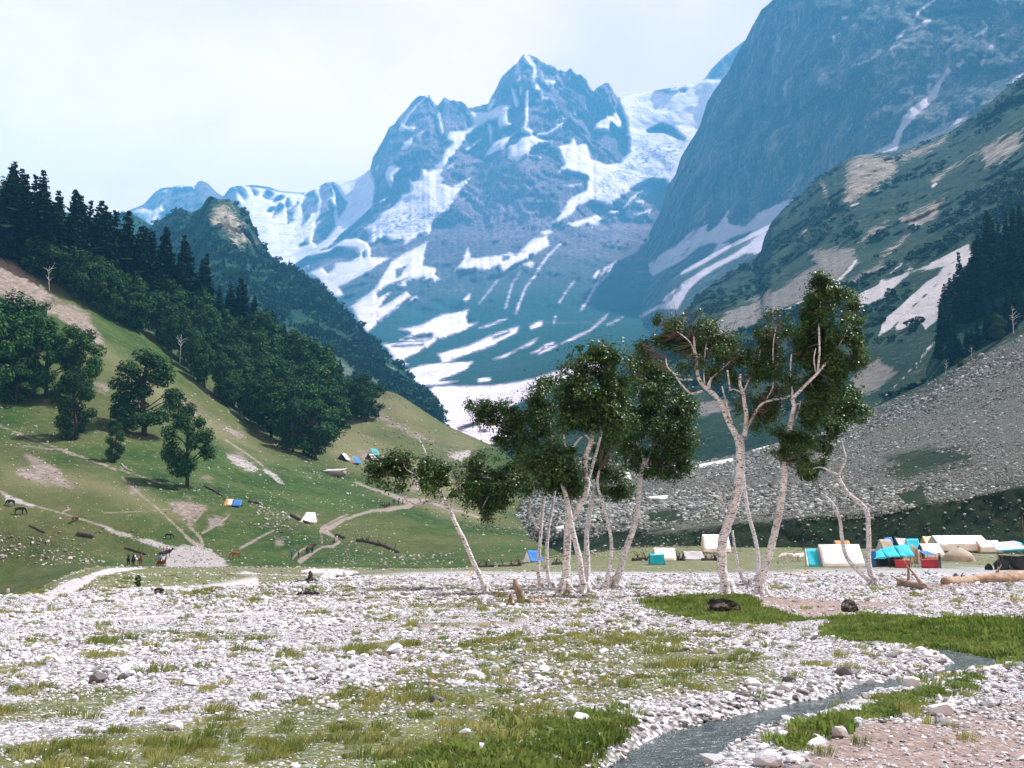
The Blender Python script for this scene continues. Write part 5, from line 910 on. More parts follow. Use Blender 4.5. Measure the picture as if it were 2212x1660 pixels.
# --- forest kinds
def mat_forest(name, stops, tr=.12):
    t = NT(name); g = t.n('ShaderNodeNewGeometry'); c = t.ramp(g.outputs['Random Per Island'], stops); c = t.mix(t.rand(), c, t.mix(.55, c, (.006, .02, .012)))
    return t.done(c, .7, None, .04, trans=(tr, c))
MAT_CON = mat_forest('conifer_needles', [(0, (.006, .018, .012)), (.6, (.012, .032, .019)), (1, (.024, .05, .026))], .05)
MAT_BROAD = mat_forest('broad_leaves', [(0, (.009, .036, .008)), (.6, (.027, .082, .018)), (1, (.080, .160, .036))])
MAT_TRUNK = simple('forest_bark', (.035, .028, .024), .9, .3, 6)
def conifer_meshes(seed, tiers=30, spread=.15):
    r = np.random.default_rng(seed); tr = MB(); tr.tube([(0, 0, -.03), (0, 0, .5), (0, 0, .99)], [.014, .009, .002], 6, 1)
    m = MB()
    for k in range(tiers):
        h = .06 + .93 * (k / (tiers - 1)) ** .92; R = spread * min(1.0, (1 - h) * 1.9 + .10) * (1 - h * .25) * r.uniform(.75, 1.2) + .008; nb = 9 if h < .8 else 6
        if r.random() < .08: R *= .5
        for b in range(nb):
            a = 6.283 * (b + r.random() * .8) / nb; L = R * r.uniform(.7, 1.2); w = L * .36 + .006; dx, dy = math.cos(a), math.sin(a); z0 = h + r.normal(0, .006); dr = L * r.uniform(.25, .6)
            p = np.array([(0, 0, z0), (dx * L * .5 - dy * w, dy * L * .5 + dx * w, z0 - dr * .45 - .004), (dx * L, dy * L, z0 - dr), (dx * L * .5 + dy * w, dy * L * .5 - dx * w, z0 - dr * .45 - .004)])
            m.push(p, [(0, 1, 2, 3)]); 
            c = np.array([[dx * L * r.uniform(.4, 1), dy * L * r.uniform(.4, 1), z0 - dr * r.uniform(.3, 1.1)] for _ in range(3)]); m.leaves(c, .03, r, .1, .7)
    return tr.mesh('conifer_trunk'), m.mesh('conifer_crown', False)
def broad_meshes(seed, nl=4200, lf=.036, low=.22, wide=.34):
    r = np.random.default_rng(seed); tr = MB(); m = MB(); lean = r.normal(0, .05, 2)
    tr.tube([(0, 0, -.03), (lean[0] * .4, lean[1] * .4, .2), (lean[0], lean[1], .45), (lean[0] * 1.3, lean[1] * 1.3, .75)], [.03, .024, .018, .006], 7, 2); C = []; O = []
    nc = 24
    for k in range(nc):
        h = low + (.93 - low) * (k + .5) / nc; prof = math.sin(math.pi * min(1, max(.08, (h - low + .1) / (1.08 - low)))) ** .7; a = r.random() * 6.283; R = wide * prof * (r.random() ** .5) * .85; c = np.array([lean[0] + R * math.cos(a), lean[1] + R * math.sin(a), h + r.normal(0, .02)])
        rad = r.uniform(.09, .145); n = nl // nc; d = r.normal(0, 1, (n, 3)); d /= np.linalg.norm(d, axis=1)[:, None]; C.append(c + d * rad * (r.random((n, 1)) ** .4) * np.array([1.05, 1.05, .8])); O.append(d + np.array([c[0], c[1], c[2] - .5]) * 1.2)
        tr.tube([(lean[0] * h, lean[1] * h, max(.15, h - .18)), c * [.5, .5, 1] - [0, 0, .06], c], [.010, .007, .002], 4, 1, cap=False)
    m.leaves(np.concatenate(C), lf, r, .4, .75, np.concatenate(O), 1.1)
    return tr.mesh('broad_trunk'), m.mesh('broad_crown', False)
def mats(pair, mat): pair[0].materials.append(MAT_TRUNK); pair[1].materials.append(mat); return pair
CON = [mats(conifer_meshes(600 + k, 30, [.13, .16, .145, .12, .175][k]), MAT_CON) for k in range(5)]
BRD = [mats(broad_meshes(650 + k, 3600, .04, [.15, .22, .12, .2, .1, .18][k], [.36, .32, .40, .34, .38, .30][k]), MAT_BROAD) for k in range(6)]
BRD_FINE = [mats(broad_meshes(670 + k, 9000, .027, [.16, .06, .18][k], [.38, .32, .37][k]), MAT_BROAD) for k in range(3)]
def plant(kind, name, pos, h, label, group=None, cat='tree', wx=1.0, r=None):
    r = r or random; o = add(name, None, label=label, cat=cat, group=group, loc=(pos[0], pos[1], pos[2] - .015 * h)); o.rotation_euler = (r.gauss(0, .02), r.gauss(0, .02), r.random() * 6.283); o.scale = (h * wx, h * wx, h)
    add('trunk', kind[0], None, o); add('crown', kind[1], None, o); return o
TR = random.Random(5)
def on_hill(px, py): return hill.at(px, py)
ONES = 'first second third fourth fifth sixth seventh eighth ninth tenth eleventh twelfth thirteenth fourteenth fifteenth sixteenth seventeenth eighteenth nineteenth'.split()
def ordinal(n): return ONES[n - 1] if n < 20 else ({2: 'twentieth', 3: 'thirtieth', 4: 'fortieth'}[n // 10] if n % 10 == 0 else {2: 'twenty', 3: 'thirty', 4: 'forty'}[n // 10] + '-' + ONES[n % 10 - 1])
# conifers of the ridge line: (px, base py, top py)
for ci, (px, by, ty) in enumerate([(8, 560, 352), (18, 520, 345), (36, 555, 360), (48, 560, 372), (62, 575, 372), (80, 590, 362), (92, 600, 385), (116, 610, 408), (122, 590, 420), (146, 610, 405), (156, 625, 415), (164, 620, 418), (176, 610, 440), (186, 620, 430), (206, 640, 430), (216, 640, 442), (224, 650, 455), (243, 650, 452), (262, 660, 452), (268, 640, 480), (296, 690, 488), (304, 680, 490), (320, 690, 498), (348, 690, 488), (356, 700, 505), (385, 710, 505), (393, 700, 520), (430, 690, 560), (440, 700, 545), (470, 730, 618), (492, 740, 612), (518, 760, 600), (528, 760, 615), (545, 765, 640), (572, 775, 668), (584, 780, 672), (590, 785, 680), (612, 800, 700), (704, 850, 748), (716, 850, 752), (724, 860, 765), (735, 860, 780)]):
    p = on_hill(px, by); h = (by - ty) * p[1] / F * 1.06
    plant(TR.choice(CON), 'conifer', p, h, 'spire-shaped conifer of the left hill forest, ' + ordinal(ci + 1) + ' from the left edge', 'conifers of the left hill forest', r=TR, wx=TR.uniform(1.0, 1.35))
# broad-leaved trees under and among them
low = np.array([(-60, 500), (0, 530), (60, 585), (150, 640), (242, 690), (300, 725), (362, 760), (442, 838), (540, 915), (600, 955), (633, 975), (690, 992), (745, 905), (800, 912)]); upx = np.array([(-60, 470), (0, 490), (130, 540), (250, 600), (400, 680), (480, 735), (600, 800), (700, 850), (750, 872), (800, 900)])
FB = []
k = 0
while len(FB) < 118 and k < 4000:
    k += 1; px = TR.uniform(-40, 795); lo = np.interp(px, low[:, 0], low[:, 1]); up = np.interp(px, upx[:, 0], upx[:, 1]); py = lo - (lo - up) * TR.random() ** 1.3 if lo > up else lo
    if any(abs(px - a) < 15 and abs(py - b) < 16 for a, b in FB): continue
    FB.append((px, py))
FB += [(242, 690), (300, 722), (362, 758), (412, 808), (442, 838), (490, 878), (540, 916), (585, 945), (633, 976), (682, 994), (670, 960), (715, 935), (745, 905), (792, 912), (770, 905)]
for px, py in FB:
    p = on_hill(px, py); edge = py > np.interp(px, low[:, 0], low[:, 1]) - 12; hp = TR.uniform(105, 140) if 560 < px < 760 else TR.uniform(80, 120)
    if px > 740: hp = TR.uniform(65, 90)
    plant(TR.choice(BRD), 'forest_tree', p, hp * p[1] / F, 'broad-leaved tree at the lower edge of the left hill forest' if edge else 'broad-leaved tree inside the left hill forest', 'forest edge trees' if edge else 'forest trees', r=TR, wx=TR.uniform(.85, 1.15))
# open-standing trees on the slope
for kind, px, by, ty, wx, lab in [(0, 312, 942, 762, 1.18, 'large round tree with a bare trunk standing alone on the left slope'), (2, 405, 1052, 880, .82, 'tree with a leaning trunk lowest on the left slope, shadow to its left'), (1, 258, 935, 870, 1.1, 'bushy tree in front of the large round one on the slope'), (1, 248, 1000, 918, .78, 'small dark bushy tree below the round one, fallen branch beside it'),
        (1, 165, 950, 800, .9, 'dark dense tree with its shadow pooled at its left foot'), (0, 160, 868, 705, 1.0, 'tall tree with bare stem at the right of the left-edge trees'), (2, 100, 860, 700, 1.0, 'tree between the left edge and the tall bare-stemmed one'), (0, 50, 850, 650, .95, 'tallest tree of the group at the left edge'), (1, 15, 860, 640, .95, 'tree cut by the left edge of the picture, largest'), (2, -25, 875, 650, .9, 'tree half outside the left edge'), (1, 35, 875, 770, 1.1, 'low spreading tree at the left edge'), (1, 85, 760, 655, .8, 'narrow pointed tree on the scree at the left edge')]:
    p = on_hill(px, by); plant(BRD_FINE[kind], 'slope_tree', p, 1.06 * (by - ty) * p[1] / F, lab, 'trees standing on the left slope', r=TR, wx=wx)
# right-hand dark wood
def on_ridge(px, py): return ridge.at(px, py)
RK = 0
for px, by, ty in [(2080, 660, 528), (2048, 690, 596), (2055, 690, 590), (2066, 680, 582), (2092, 650, 560), (2100, 640, 540), (2112, 640, 510), (2122, 630, 500), (2142, 610, 440), (2150, 610, 455), (2165, 600, 470), (2180, 590, 450), (2196, 580, 440), (2212, 570, 430), (2035, 720, 640), (2040, 740, 660), (2230, 570, 430), (2128, 650, 520), (2160, 640, 500), (2190, 630, 500), (2215, 620, 490), (2250, 600, 440)]:
    p = on_ridge(px, by); plant(TR.choice(CON), 'conifer', p, (by - ty) * p[1] / F, 'dark conifer in the shaded wood at the right edge', 'conifers of the shaded wood', r=TR, wx=TR.uniform(1.0, 1.4))
k = 0
while k < 60:
    px = TR.uniform(2025, 2290); up = np.interp(px, [2020, 2060, 2110, 2212, 2300], [720, 690, 640, 570, 530]); lo = np.interp(px, [2020, 2212, 2300], [815, 722, 690]); py = TR.uniform(up, lo); p = on_ridge(px, py); k += 1
    plant(TR.choice(CON), 'forest_tree', p, TR.uniform(40, 75) * p[1] / F, 'dark tree inside the shaded wood at the right edge', 'trees of the shaded wood', r=TR, wx=TR.uniform(1.3, 1.8))
# far wood on the left mountain: one mass
def far_wood():
    px, py, p = loft_samples(leftm, 30000, 200, 975, 430, 960); sc = field(px, py, lm_scree); rk = field(px, py, lm_rock)
    k = (RNG.random(len(px)) < np.where(sc > -5, .05, .30) * np.where(rk > -6, .05, 1)) & (fbm(p / 70, 3, 361) > -.35); p = p[k]; n = len(p); h = np.exp(RNG.normal(0, .35, n)) * 8.0
    gn_scatter('far_wood', p, np.stack([0 * h, 0 * h, RNG.random(n) * 6.28], -1), h[:, None] * np.array([1.25, 1.25, 1]), RNG.integers(0, 5, n), FARK, MAT_CON)
FARK = []
for k in range(5):
    r_ = np.random.default_rng(700 + k); m_ = MB()
    if k < 2:
        for j in range(7): h_ = .1 + j * .12; m_.leaves(np.array([[0, 0, h_]] * 7) + r_.normal(0, .05, (7, 3)), .34 * (1.1 - h_), r_, .3, .8)
    else:
        d_ = r_.normal(0, 1, (60, 3)); d_ /= np.linalg.norm(d_, axis=1)[:, None]; m_.leaves(np.array([0, 0, .4]) + d_ * .36 * np.array([1, 1, .8]), .24, r_, .4, .8)
    me_ = m_.mesh('far_tree_kind', False); me_.materials.append(MAT_BROAD if k == 4 else MAT_CON); FARK.append(me_)
far_wood()
def slope_bushes():
    px, py, p = loft_samples(green, 26000, 1150, 2300, 150, 900); sc = field(px, py, gr_scree); sn = field(px, py, gr_snow); rk = field(px, py, gr_rock_lit)
    k = (RNG.random(len(px)) < .34) & (sc < -4) & (sn < -4) & (rk < 0) & (fbm(p / 110, 4, 381) > -.02); p = p[k]; n = len(p); h = np.exp(RNG.normal(0, .4, n)) * 5.6
    gn_scatter('slope_bushes', p, np.stack([0 * h, 0 * h, RNG.random(n) * 6.28], -1), h[:, None] * np.array([1.3, 1.3, .8]), RNG.integers(2, 5, n), FARK, MAT_CON)
slope_bushes()
# ------------------------------------------------------------------ camp, animals, people, wood
def ground_at(px, py, D=None):
    """ground point seen at (px, py); D fixes the distance when given"""
    if D is None:
        z = 0.0
        for _ in range(4): g = G(px, py, z); z = float(plain_z(np.array([g[0]]), np.array([g[1]]))[0])
        return np.array([g[0], g[1], z])
    x = (px - CX) / F / ct * D; y = np.array([x]); return np.array([x, D, float(plain_z(np.array([x]), np.array([D]))[0])])
def gv(c, x, y, D=None):
    v = V(c, (x, y))[0]; return ground_at(v[0], v[1], D)
def sheet_mesh(name, c4, nu=8, nv=6, sag=.0, th=.02, rough=.02, seed=0):
    """cloth patch between four corners (a-b lower edge, d-c upper edge)"""
    a, b, c, d = [np.array(q, float) for q in c4]; u = np.linspace(0, 1, nu + 1)[None, :, None]; v = np.linspace(0, 1, nv + 1)[:, None, None]
    p = (a * (1 - u) + b * u) * (1 - v) + (d * (1 - u) + c * u) * v
    n = np.cross(b - a, d - a); n /= np.linalg.norm(n) + 1e-9; r = np.random.default_rng(seed)
    off = -sag * (4 * u * (1 - u)) * (4 * v * (1 - v)) + (fbm(p.reshape(-1, 3) * 1.7 + seed * 7, 2, seed + 5).reshape(p.shape[:2])[..., None]) * rough
    f = p + n * off; bk = f - n * th; nr, nc = nv + 1, nu + 1; q = grid_quads(nr, nc); m = nr * nc
    ring = [i for i in range(nc)] + [r_ * nc + nc - 1 for r_ in range(1, nr)] + [(nr - 1) * nc + i for i in range(nc - 2, -1, -1)] + [r_ * nc for r_ in range(nr - 2, 0, -1)]
    rim = [(ring[k], ring[(k + 1) % len(ring)], ring[(k + 1) % len(ring)] + m, ring[k] + m) for k in range(len(ring))]
    return mesh_np(name, np.concatenate([f.reshape(-1, 3), bk.reshape(-1, 3)]), quads=np.concatenate([q, q[:, ::-1] + m, np.array(rim)[:, ::-1]]))
def cloth(name, col, rough=.75, var=.08):
    t = NT(name); n1 = t.noise(1.3, 5, .6, vec=t.objpos()); n2 = t.noise(6, 4, .6, vec=t.objpos())
    c = t.ramp(n1, [(.3, tuple(q * (1 - var * 2) for q in col)), (.6, col)]); return t.done(c, rough, t.bump(n2, .3, .05), .25)
CL = {k: cloth('cloth_' + k, v) for k, v in {'white': (.78, .77, .8), 'grey': (.42, .42, .44), 'cyan': (.02, .42, .58), 'blue': (.03, .16, .50), 'orange': (.55, .27, .10), 'cream': (.70, .56, .34), 'red': (.42, .05, .07), 'dark': (.03, .035, .04), 'thatch': (.34, .29, .24), 'teal': (.06, .30, .34)}.items()}
MAT_POLE = simple('pole_wood', (.16, .11, .08), .85, .3, 6)
MAT_LOG = simple('log_wood', (.30, .215, .165), .9, .45, 2.2, bump=.8)
MAT_LOGD = simple('charred_log', (.055, .045, .04), .9, .4, 2.5, bump=.8)
def part(root, name, me, mat): return add(name, me, mat, root)
def pole(root, a, b, r=.03, name='pole'):
    m = MB(); m.tube([a, b], [r, r * .9], 6, 1); return part(root, name, m.mesh('pole'), MAT_POLE)
def aframe(label, pos, rz, L, Wd, Ht, side='white', end='grey', wall=0.0, open_end=False, group='tents', cat='tent', name='ridge_tent', side2=None):
    """ridge tent, ridge along local x, centred at its foot"""
    o = add(name, None, label=label, cat=cat, group=group, loc=tuple(pos), rotz=rz); h = L / 2; w = Wd / 2; s = abs(hash(label)) % 97
    s = sum(ord(ch) for ch in label) % 97
    part(o, 'roof_panel', sheet_mesh('roof_panel', [(-h, -w, wall), (h, -w, wall), (h * .97, 0, Ht), (-h * .97, 0, Ht)], 10, 6, .10, .02, .05, s), CL[side])
    part(o, 'roof_panel', sheet_mesh('roof_panel', [(h, w, wall), (-h, w, wall), (-h * .97, 0, Ht), (h * .97, 0, Ht)], 10, 6, .10, .02, .05, s + 3), CL[side2 or side])
    if wall > .05:
        for sg in (-1, 1): part(o, 'side_wall', sheet_mesh('side_wall', [(-h * sg * -1, w * sg, 0), (h * sg * -1, w * sg, 0), (h * sg * -1, w * sg, wall), (-h * sg * -1, w * sg, wall)], 6, 3, .03, .02, .02, s + 5), CL[side])
    for sg in (-1, 1):
        if open_end and sg == -1: continue
        part(o, 'end_panel', mesh_np('end_panel', [(h * .985 * sg, -w * .97, 0), (h * .985 * sg, w * .97, 0), (h * .985 * sg, w * .97, wall + .01), (h * .96 * sg, 0, Ht - .03), (h * .985 * sg, -w * .97, wall + .01), (h * .97 * sg - .02 * sg, 0, Ht * .5)], tris=[(0, 1, 5), (1, 2, 5), (2, 3, 5), (3, 4, 5), (4, 0, 5)], smooth=False), CL[end])
    for sg in (-1, 1): pole(o, (h * .9 * sg, 0, -.1), (h * .9 * sg, 0, Ht - .03))
    return o
def D_of(c, y): return float(G(0, V(c, (0, y))[0][1])[1])
U10 = lambda D: D / F * .54004 / 2.2209       # metres per unit of crop 10
CAMP = 'tents of the camp behind the birches'
# big white ridge tent with a cyan end
D = 138.; u = U10(D); p = gv(10, 500, 495, D)
aframe('large white ridge tent seen broadside behind the crooked birch', p, .04, 372 * u, 3.6, 192 * u, 'white', 'grey', .12, group=CAMP)
o = add('tarp_awning', None, label='cyan tarp awning with white edge at the left end of the white tent', cat='awning', group=CAMP, loc=tuple(gv(10, 266, 495, D - .6)))
part(o, 'tarp', sheet_mesh('tarp', [(-50 * u, -.9, 0), (48 * u, -.9, 0), (50 * u, .4, 152 * u), (-46 * u, .4, 152 * u)], 8, 6, .12, .02, .08, 4), CL['cyan']); part(o, 'edge_strip', sheet_mesh('edge_strip', [(-62 * u, -1.0, 0), (-50 * u, -.95, 0), (-46 * u, .35, 150 * u), (-52 * u, .3, 150 * u)], 2, 6, 0, .02, .03, 5), CL['white']); pole(o, (-50 * u, .42, -.1), (-50 * u, .42, 150 * u)); pole(o, (48 * u, .42, -.1), (48 * u, .42, 150 * u))
# orange tent behind

# cyan shelter
D = 137.; u = U10(D); p = gv(10, 930, 490, D); o = add('tarp_shelter', None, label='bright cyan tarp draped over a pole shelter right of the crooked birch', cat='shelter', group=CAMP, loc=tuple(p))
for k, (xa, xb, ya, yb) in enumerate([(-170, -60, 90, 160), (-60, 60, 160, 185), (60, 185, 185, 195)]):
    part(o, 'tarp_panel', sheet_mesh('tarp_panel', [(xa * u, -1.7, (75 + 6 * k) * u), (xb * u, -1.7, (80 + 4 * k) * u), (xb * u, .3, yb * u), (xa * u, .3, ya * u)], 8, 7, -.12, .02, .16, 10 + k), CL['cyan'])
part(o, 'tarp_panel', sheet_mesh('tarp_panel', [(185 * u, 1.9, 80 * u), (-170 * u, 1.9, 80 * u), (-170 * u, .3, 90 * u), (185 * u, .3, 195 * u)], 10, 6, .1, .02, .12, 14), CL['cyan'])
part(o, 'side_cloth', sheet_mesh('side_cloth', [(-210 * u, -1.3, 0), (-140 * u, -1.3, 0), (-140 * u, -1.2, 140 * u), (-205 * u, -1.2, 130 * u)], 6, 6, .05, .02, .08, 15), CL['blue'])
part(o, 'dark_backing', sheet_mesh('dark_backing', [(-150 * u, 1.5, 0), (170 * u, 1.5, 0), (170 * u, 1.5, 85 * u), (-150 * u, 1.5, 85 * u)], 6, 4, .05, .02, .05, 16), CL['dark'])  # dark sheet standing in for the shade inside the shelter
for xx in (-205, -130, -40, 60, 150, 185): pole(o, (xx * u, -1.72, -.1), (xx * u, -1.7, 88 * u))
for zz in (20, 45, 78): m = MB(); m.tube([(-208 * u, -1.75, zz * u), (-130 * u, -1.75, zz * u)], [.025, .025], 5, 1); part(o, 'rail', m.mesh('rail'), MAT_POLE)
m = MB(); m.tube([(-130 * u, -1.75, 82 * u), (185 * u, -1.75, 88 * u)], [.03, .03], 5, 1); part(o, 'rail', m.mesh('rail'), MAT_POLE)
def stall(label, px, py, D, wu, hu, col):
    u = U10(D); o = add('cloth_stall', None, label=label, cat='stall', group='red stalls of the camp', loc=tuple(gv(10, px, py, D))); w = wu * u / 2; h = hu * u
    part(o, 'front_cloth', sheet_mesh('front_cloth', [(-w, -.5, 0), (w, -.5, 0), (w * .98, -.45, h), (-w * .98, -.45, h)], 10, 5, .06, .03, .12, px), CL[col]); part(o, 'top_cloth', sheet_mesh('top_cloth', [(-w, -.5, h * .98), (w, -.5, h * .98), (w, .6, h * 1.05), (-w, .6, h * 1.05)], 8, 4, .08, .03, .1, px + 1), CL[col])
    part(o, 'side_cloth', sheet_mesh('side_cloth', [(w, -.5, 0), (w, .6, 0), (w, .6, h), (w, -.5, h)], 4, 4, .03, .03, .05, px + 2), CL[col])
    for sx in (-1, 1): pole(o, (w * .95 * sx, -.56, -.05), (w * .95 * sx, -.56, h * 1.25), .025)
stall('crimson cloth stall under the cyan tarp shelter', 1035, 508, 134., 130, 70, 'red'); stall('crimson cloth stall beside the standing person', 1282, 512, 134., 175, 75, 'red')
# huts and tents further back
def back(label, cx, base, D, wu, ht, dep, side, end, rz=0, **k):
    u = U10(D); v = V(10, (cx, ht))[0]; g = gv(10, cx, base, D); h = float(P(v[0], v[1], D)[2]) - g[2]
    if 'wall' in k: k['wall'] *= h
    return aframe(label, g, rz, wu * u, dep, h, side, end, group=CAMP, **k)
back('orange brown tent showing just above the large white tent', 528, 300, 165., 140, 250, 3.0, 'orange', 'blue', .1)
back('small blue-topped tent behind the trunk of the crooked birch', 930, 300, 170, 75, 222, 3, 'blue', 'dark', .2)
back('low grey canvas tent between the blue and cyan tents', 1040, 300, 166, 100, 230, 3, 'grey', 'dark', .1, wall=.4)
back('cyan tent at the back, left of the long pale roof', 1138, 300, 164, 110, 234, 3, 'cyan', 'cream', -.1, wall=.2)
back('brown patched tent half hidden by the birch trunk', 905, 310, 160, 120, 240, 3, 'thatch', 'grey', .3)
back('cream yellow tent at the left end of the long pale roof', 1268, 330, 172, 75, 214, 3, 'cream', 'orange', 0, wall=.4)
back('long pale canvas roof, the largest at the back of the camp', 1530, 345, 170, 450, 206, 5, 'white', 'grey', .02, wall=.45, name='mess_tent')
back('lower pale tent with an orange wall at the right end of the long roof', 1790, 345, 168, 190, 250, 3.4, 'white', 'orange', -.05, wall=.45)
back('white tent with a dark open front before the conical hut', 1285, 350, 156, 180, 278, 3, 'white', 'dark', .1, wall=.3)  # dark end panels paint the shade inside the open front
D = 150.; u = U10(D); o = add('thatched_hut', None, label='cone shaped brush and canvas hut in front of the long pale roof', cat='hut', group='huts of the camp', loc=tuple(gv(10, 1540, 362, D)))
m = MB(); rr_ = np.random.default_rng(3); th = np.linspace(0, 2 * np.pi, 20, endpoint=False); rings = []
for z_, R_ in ((-.1, 1.0), (.25, .97), (.5, .78), (.75, .48), (.93, .18), (1.0, .03)): rings.append(np.stack([np.cos(th) * R_ * 140 * u * (1 + rr_.normal(0, .07, 20)), np.sin(th) * R_ * 1.7 * (1 + rr_.normal(0, .07, 20)), np.full(20, z_ * 118 * u) + rr_.normal(0, .05, 20)], -1))
i = np.arange(100).reshape(5, 20); j = np.roll(i, -1, 1); m.push(np.concatenate(rings), np.stack([i, j, j + 20, i + 20], -1).reshape(-1, 4)); part(o, 'cover', m.mesh('cover', False), CL['thatch'])
for k in range(7): a = k * .9; pole(o, (math.cos(a) * 110 * u, math.sin(a) * 1.3, 30 * u), (math.cos(a) * -8 * u, -.1 * math.sin(a), 128 * u), .04)
o = add('blue_awning', None, label='dark blue awning on poles above the crimson stall', cat='awning', group='awnings of the camp', loc=tuple(gv(10, 1250, 508, 139.)))
u = U10(139.); part(o, 'canopy', sheet_mesh('canopy', [(-50 * u, -1.2, 112 * u), (55 * u, -1.2, 105 * u), (45 * u, 1.0, 138 * u), (-45 * u, 1.0, 142 * u)], 8, 5, .12, .02, .06, 31), CL['blue'])
for xx, yy, zz in ((-48, -1.2, 110), (53, -1.2, 104), (44, 1, 136), (-44, 1, 140)): pole(o, (xx * u, yy, -.1), (xx * u, yy, zz * u))
o = add('pole_rack', None, label='rack of hanging patterned cloths between the two crimson stalls', cat='rack', loc=tuple(gv(10, 1160, 505, 139.)))
for k, (xx, cc) in enumerate(((-35, 'cream'), (-15, 'grey'), (5, 'thatch'), (25, 'white'), (42, 'orange'))): part(o, 'hanging_cloth', sheet_mesh('hanging_cloth', [(xx * u, 0, 25 * u), ((xx + 18) * u, 0, 25 * u), ((xx + 18) * u, 0, 190 * u - k * .2), (xx * u, 0, 190 * u - k * .2)], 3, 6, .03, .02, .05, 40 + k), CL[cc])
for xx in (-40, 62): pole(o, (xx * u, .06, -.1), (xx * u, .06, 205 * u))
# open shelter at the right
D = 122.; u = U10(D); p = gv(10, 1980, 515, D); o = add('open_shelter', None, label='open stall with sagging grey and cyan tarp roof on thin poles at the right', cat='shelter', group=CAMP, loc=tuple(p))
part(o, 'tarp_panel', sheet_mesh('tarp_panel', [(-170 * u, -1.6, 165 * u), (120 * u, -1.6, 185 * u), (95 * u, .8, 252 * u), (-135 * u, .8, 235 * u)], 10, 7, .2, .02, .15, 51), CL['grey']); part(o, 'tarp_panel', sheet_mesh('tarp_panel', [(120 * u, -1.6, 185 * u), (175 * u, -1.4, 190 * u), (150 * u, .8, 225 * u), (95 * u, .8, 252 * u)], 5, 6, .1, .02, .1, 52), CL['cyan']); part(o, 'valance', sheet_mesh('valance', [(-165 * u, -1.64, 158 * u), (150 * u, -1.64, 172 * u), (150 * u, -1.62, 190 * u), (-165 * u, -1.62, 168 * u)], 10, 2, 0, .02, .05, 53), CL['cyan'])
for xx in (-165, -120, 35, 95, 170): pole(o, (xx * u, -1.5 if xx != 35 else .5, -.1), (xx * u * .98, -1.5 if xx != 35 else .5, 180 * u))
pole(o, (-135 * u, -1.9, -.1), (-165 * u, -1.6, 150 * u)); part(o, 'dark_backing', sheet_mesh('dark_backing', [(-60 * u, 1.2, 0), (230 * u, 1.2, 0), (230 * u, 1.2, 110 * u), (-60 * u, 1.2, 130 * u)], 8, 4, .1, .02, .1, 54), CL['dark'])
def bundle(label, px, py, D, w, h, mat, seed, cat='bundle'):
    me = rock_mesh('sack', seed, 3, 1.0, .3, mat=mat, smooth=True); o = add('goods_bundle', me, None, label=label, cat=cat, group='bundles under the open stall', loc=tuple(gv(10, px, py, D) + np.array([0, 0, h * .35]))); o.scale = (w, w * .8, h)
bundle('dark sack nearest the left poles of the open stall', 1920, 512, 121., 1.7, 1.6, CL['dark'], 71); bundle('pale sack in the middle of the open stall', 2010, 508, 121.5, .9, 1.2, CL['grey'], 72); bundle('dark heap at the right of the open stall', 2120, 515, 121., 2.6, 1.9, CL['dark'], 73); bundle('low dark heap beside the open stall poles', 1790, 508, 122., .9, .9, CL['dark'], 74)
o = add('tarp_awning', None, label='cyan tarp cut by the right edge of the picture', cat='awning', group=CAMP, loc=tuple(gv(10, 2220, 510, 128.))); part(o, 'tarp', sheet_mesh('tarp', [(-70 * u, -1, 120 * u), (90 * u, -1, 115 * u), (90 * u, 1, 185 * u), (-60 * u, 1, 175 * u)], 8, 5, .1, .02, .08, 61), CL['cyan'])
for xx in (-66, 85): pole(o, (xx * u, -1, -.1), (xx * u, -1, 120 * u))
o = add('cloth_line', None, label='red cloths hung on a line above the right edge awning', cat='washing line', loc=tuple(gv(10, 2190, 400, 165.)))
for k in range(3): part(o, 'hanging_cloth', sheet_mesh('hanging_cloth', [(-1 + k * .9, 0, 4.4), (-.3 + k * .9, 0, 4.4), (-.3 + k * .9, 0, 5.4), (-1 + k * .9, 0, 5.4)], 3, 3, 0, .02, .05, 66 + k), CL[['red', 'dark', 'red'][k]])
for xx in (-1.3, 2.4): pole(o, (xx, .05, -.1), (xx, .05, 5.6))
# small tents left of the big birches (crop 7)
def small(label, c, x, y, D, L, Wd, Ht, side, end, rz=0, **k): return aframe(label, gv(c, x, y, D), rz, L, Wd, Ht, side, end, group='small tents on the meadow', **k)
small('small white square tent just left of the forked birch trunk', 9, 490, 1000, 168., 4.1, 3.0, 2.7, 'white', 'cream', 0, wall=.3)
small('low white tent behind the blue tarp on the meadow', 7, 1832, 1385, 150., 2.9, 2.4, 1.7, 'white', 'grey', 0, wall=.2)
o = add('tarp_heap', None, label='bright blue tarp tied over a heap, left of the low white tent', cat='tarp', loc=tuple(gv(7, 1788, 1404, 142.)))
w_ = 1.0
part(o, 'front_sheet', sheet_mesh('front_sheet', [(-w_, -.7, 0), (w_, -.7, 0), (w_ * .9, -.5, 1.25), (-w_ * .85, -.5, 1.15)], 8, 6, .08, .02, .14, 81), CL['cyan']); part(o, 'top_sheet', sheet_mesh('top_sheet', [(-w_ * .85, -.5, 1.15), (w_ * .9, -.5, 1.25), (w_ * .85, .6, 1.35), (-w_ * .8, .6, 1.3)], 8, 5, .10, .02, .12, 82), CL['cyan']); part(o, 'side_sheet', sheet_mesh('side_sheet', [(w_, -.7, 0), (w_, .8, 0), (w_ * .85, .6, 1.35), (w_ * .9, -.5, 1.25)], 5, 5, .05, .02, .08, 83), CL['cyan']); part(o, 'side_sheet', sheet_mesh('side_sheet', [(-w_, .8, 0), (-w_, -.7, 0), (-w_ * .85, -.5, 1.15), (-w_ * .8, .6, 1.3)], 5, 5, .05, .02, .08, 84), CL['blue'])
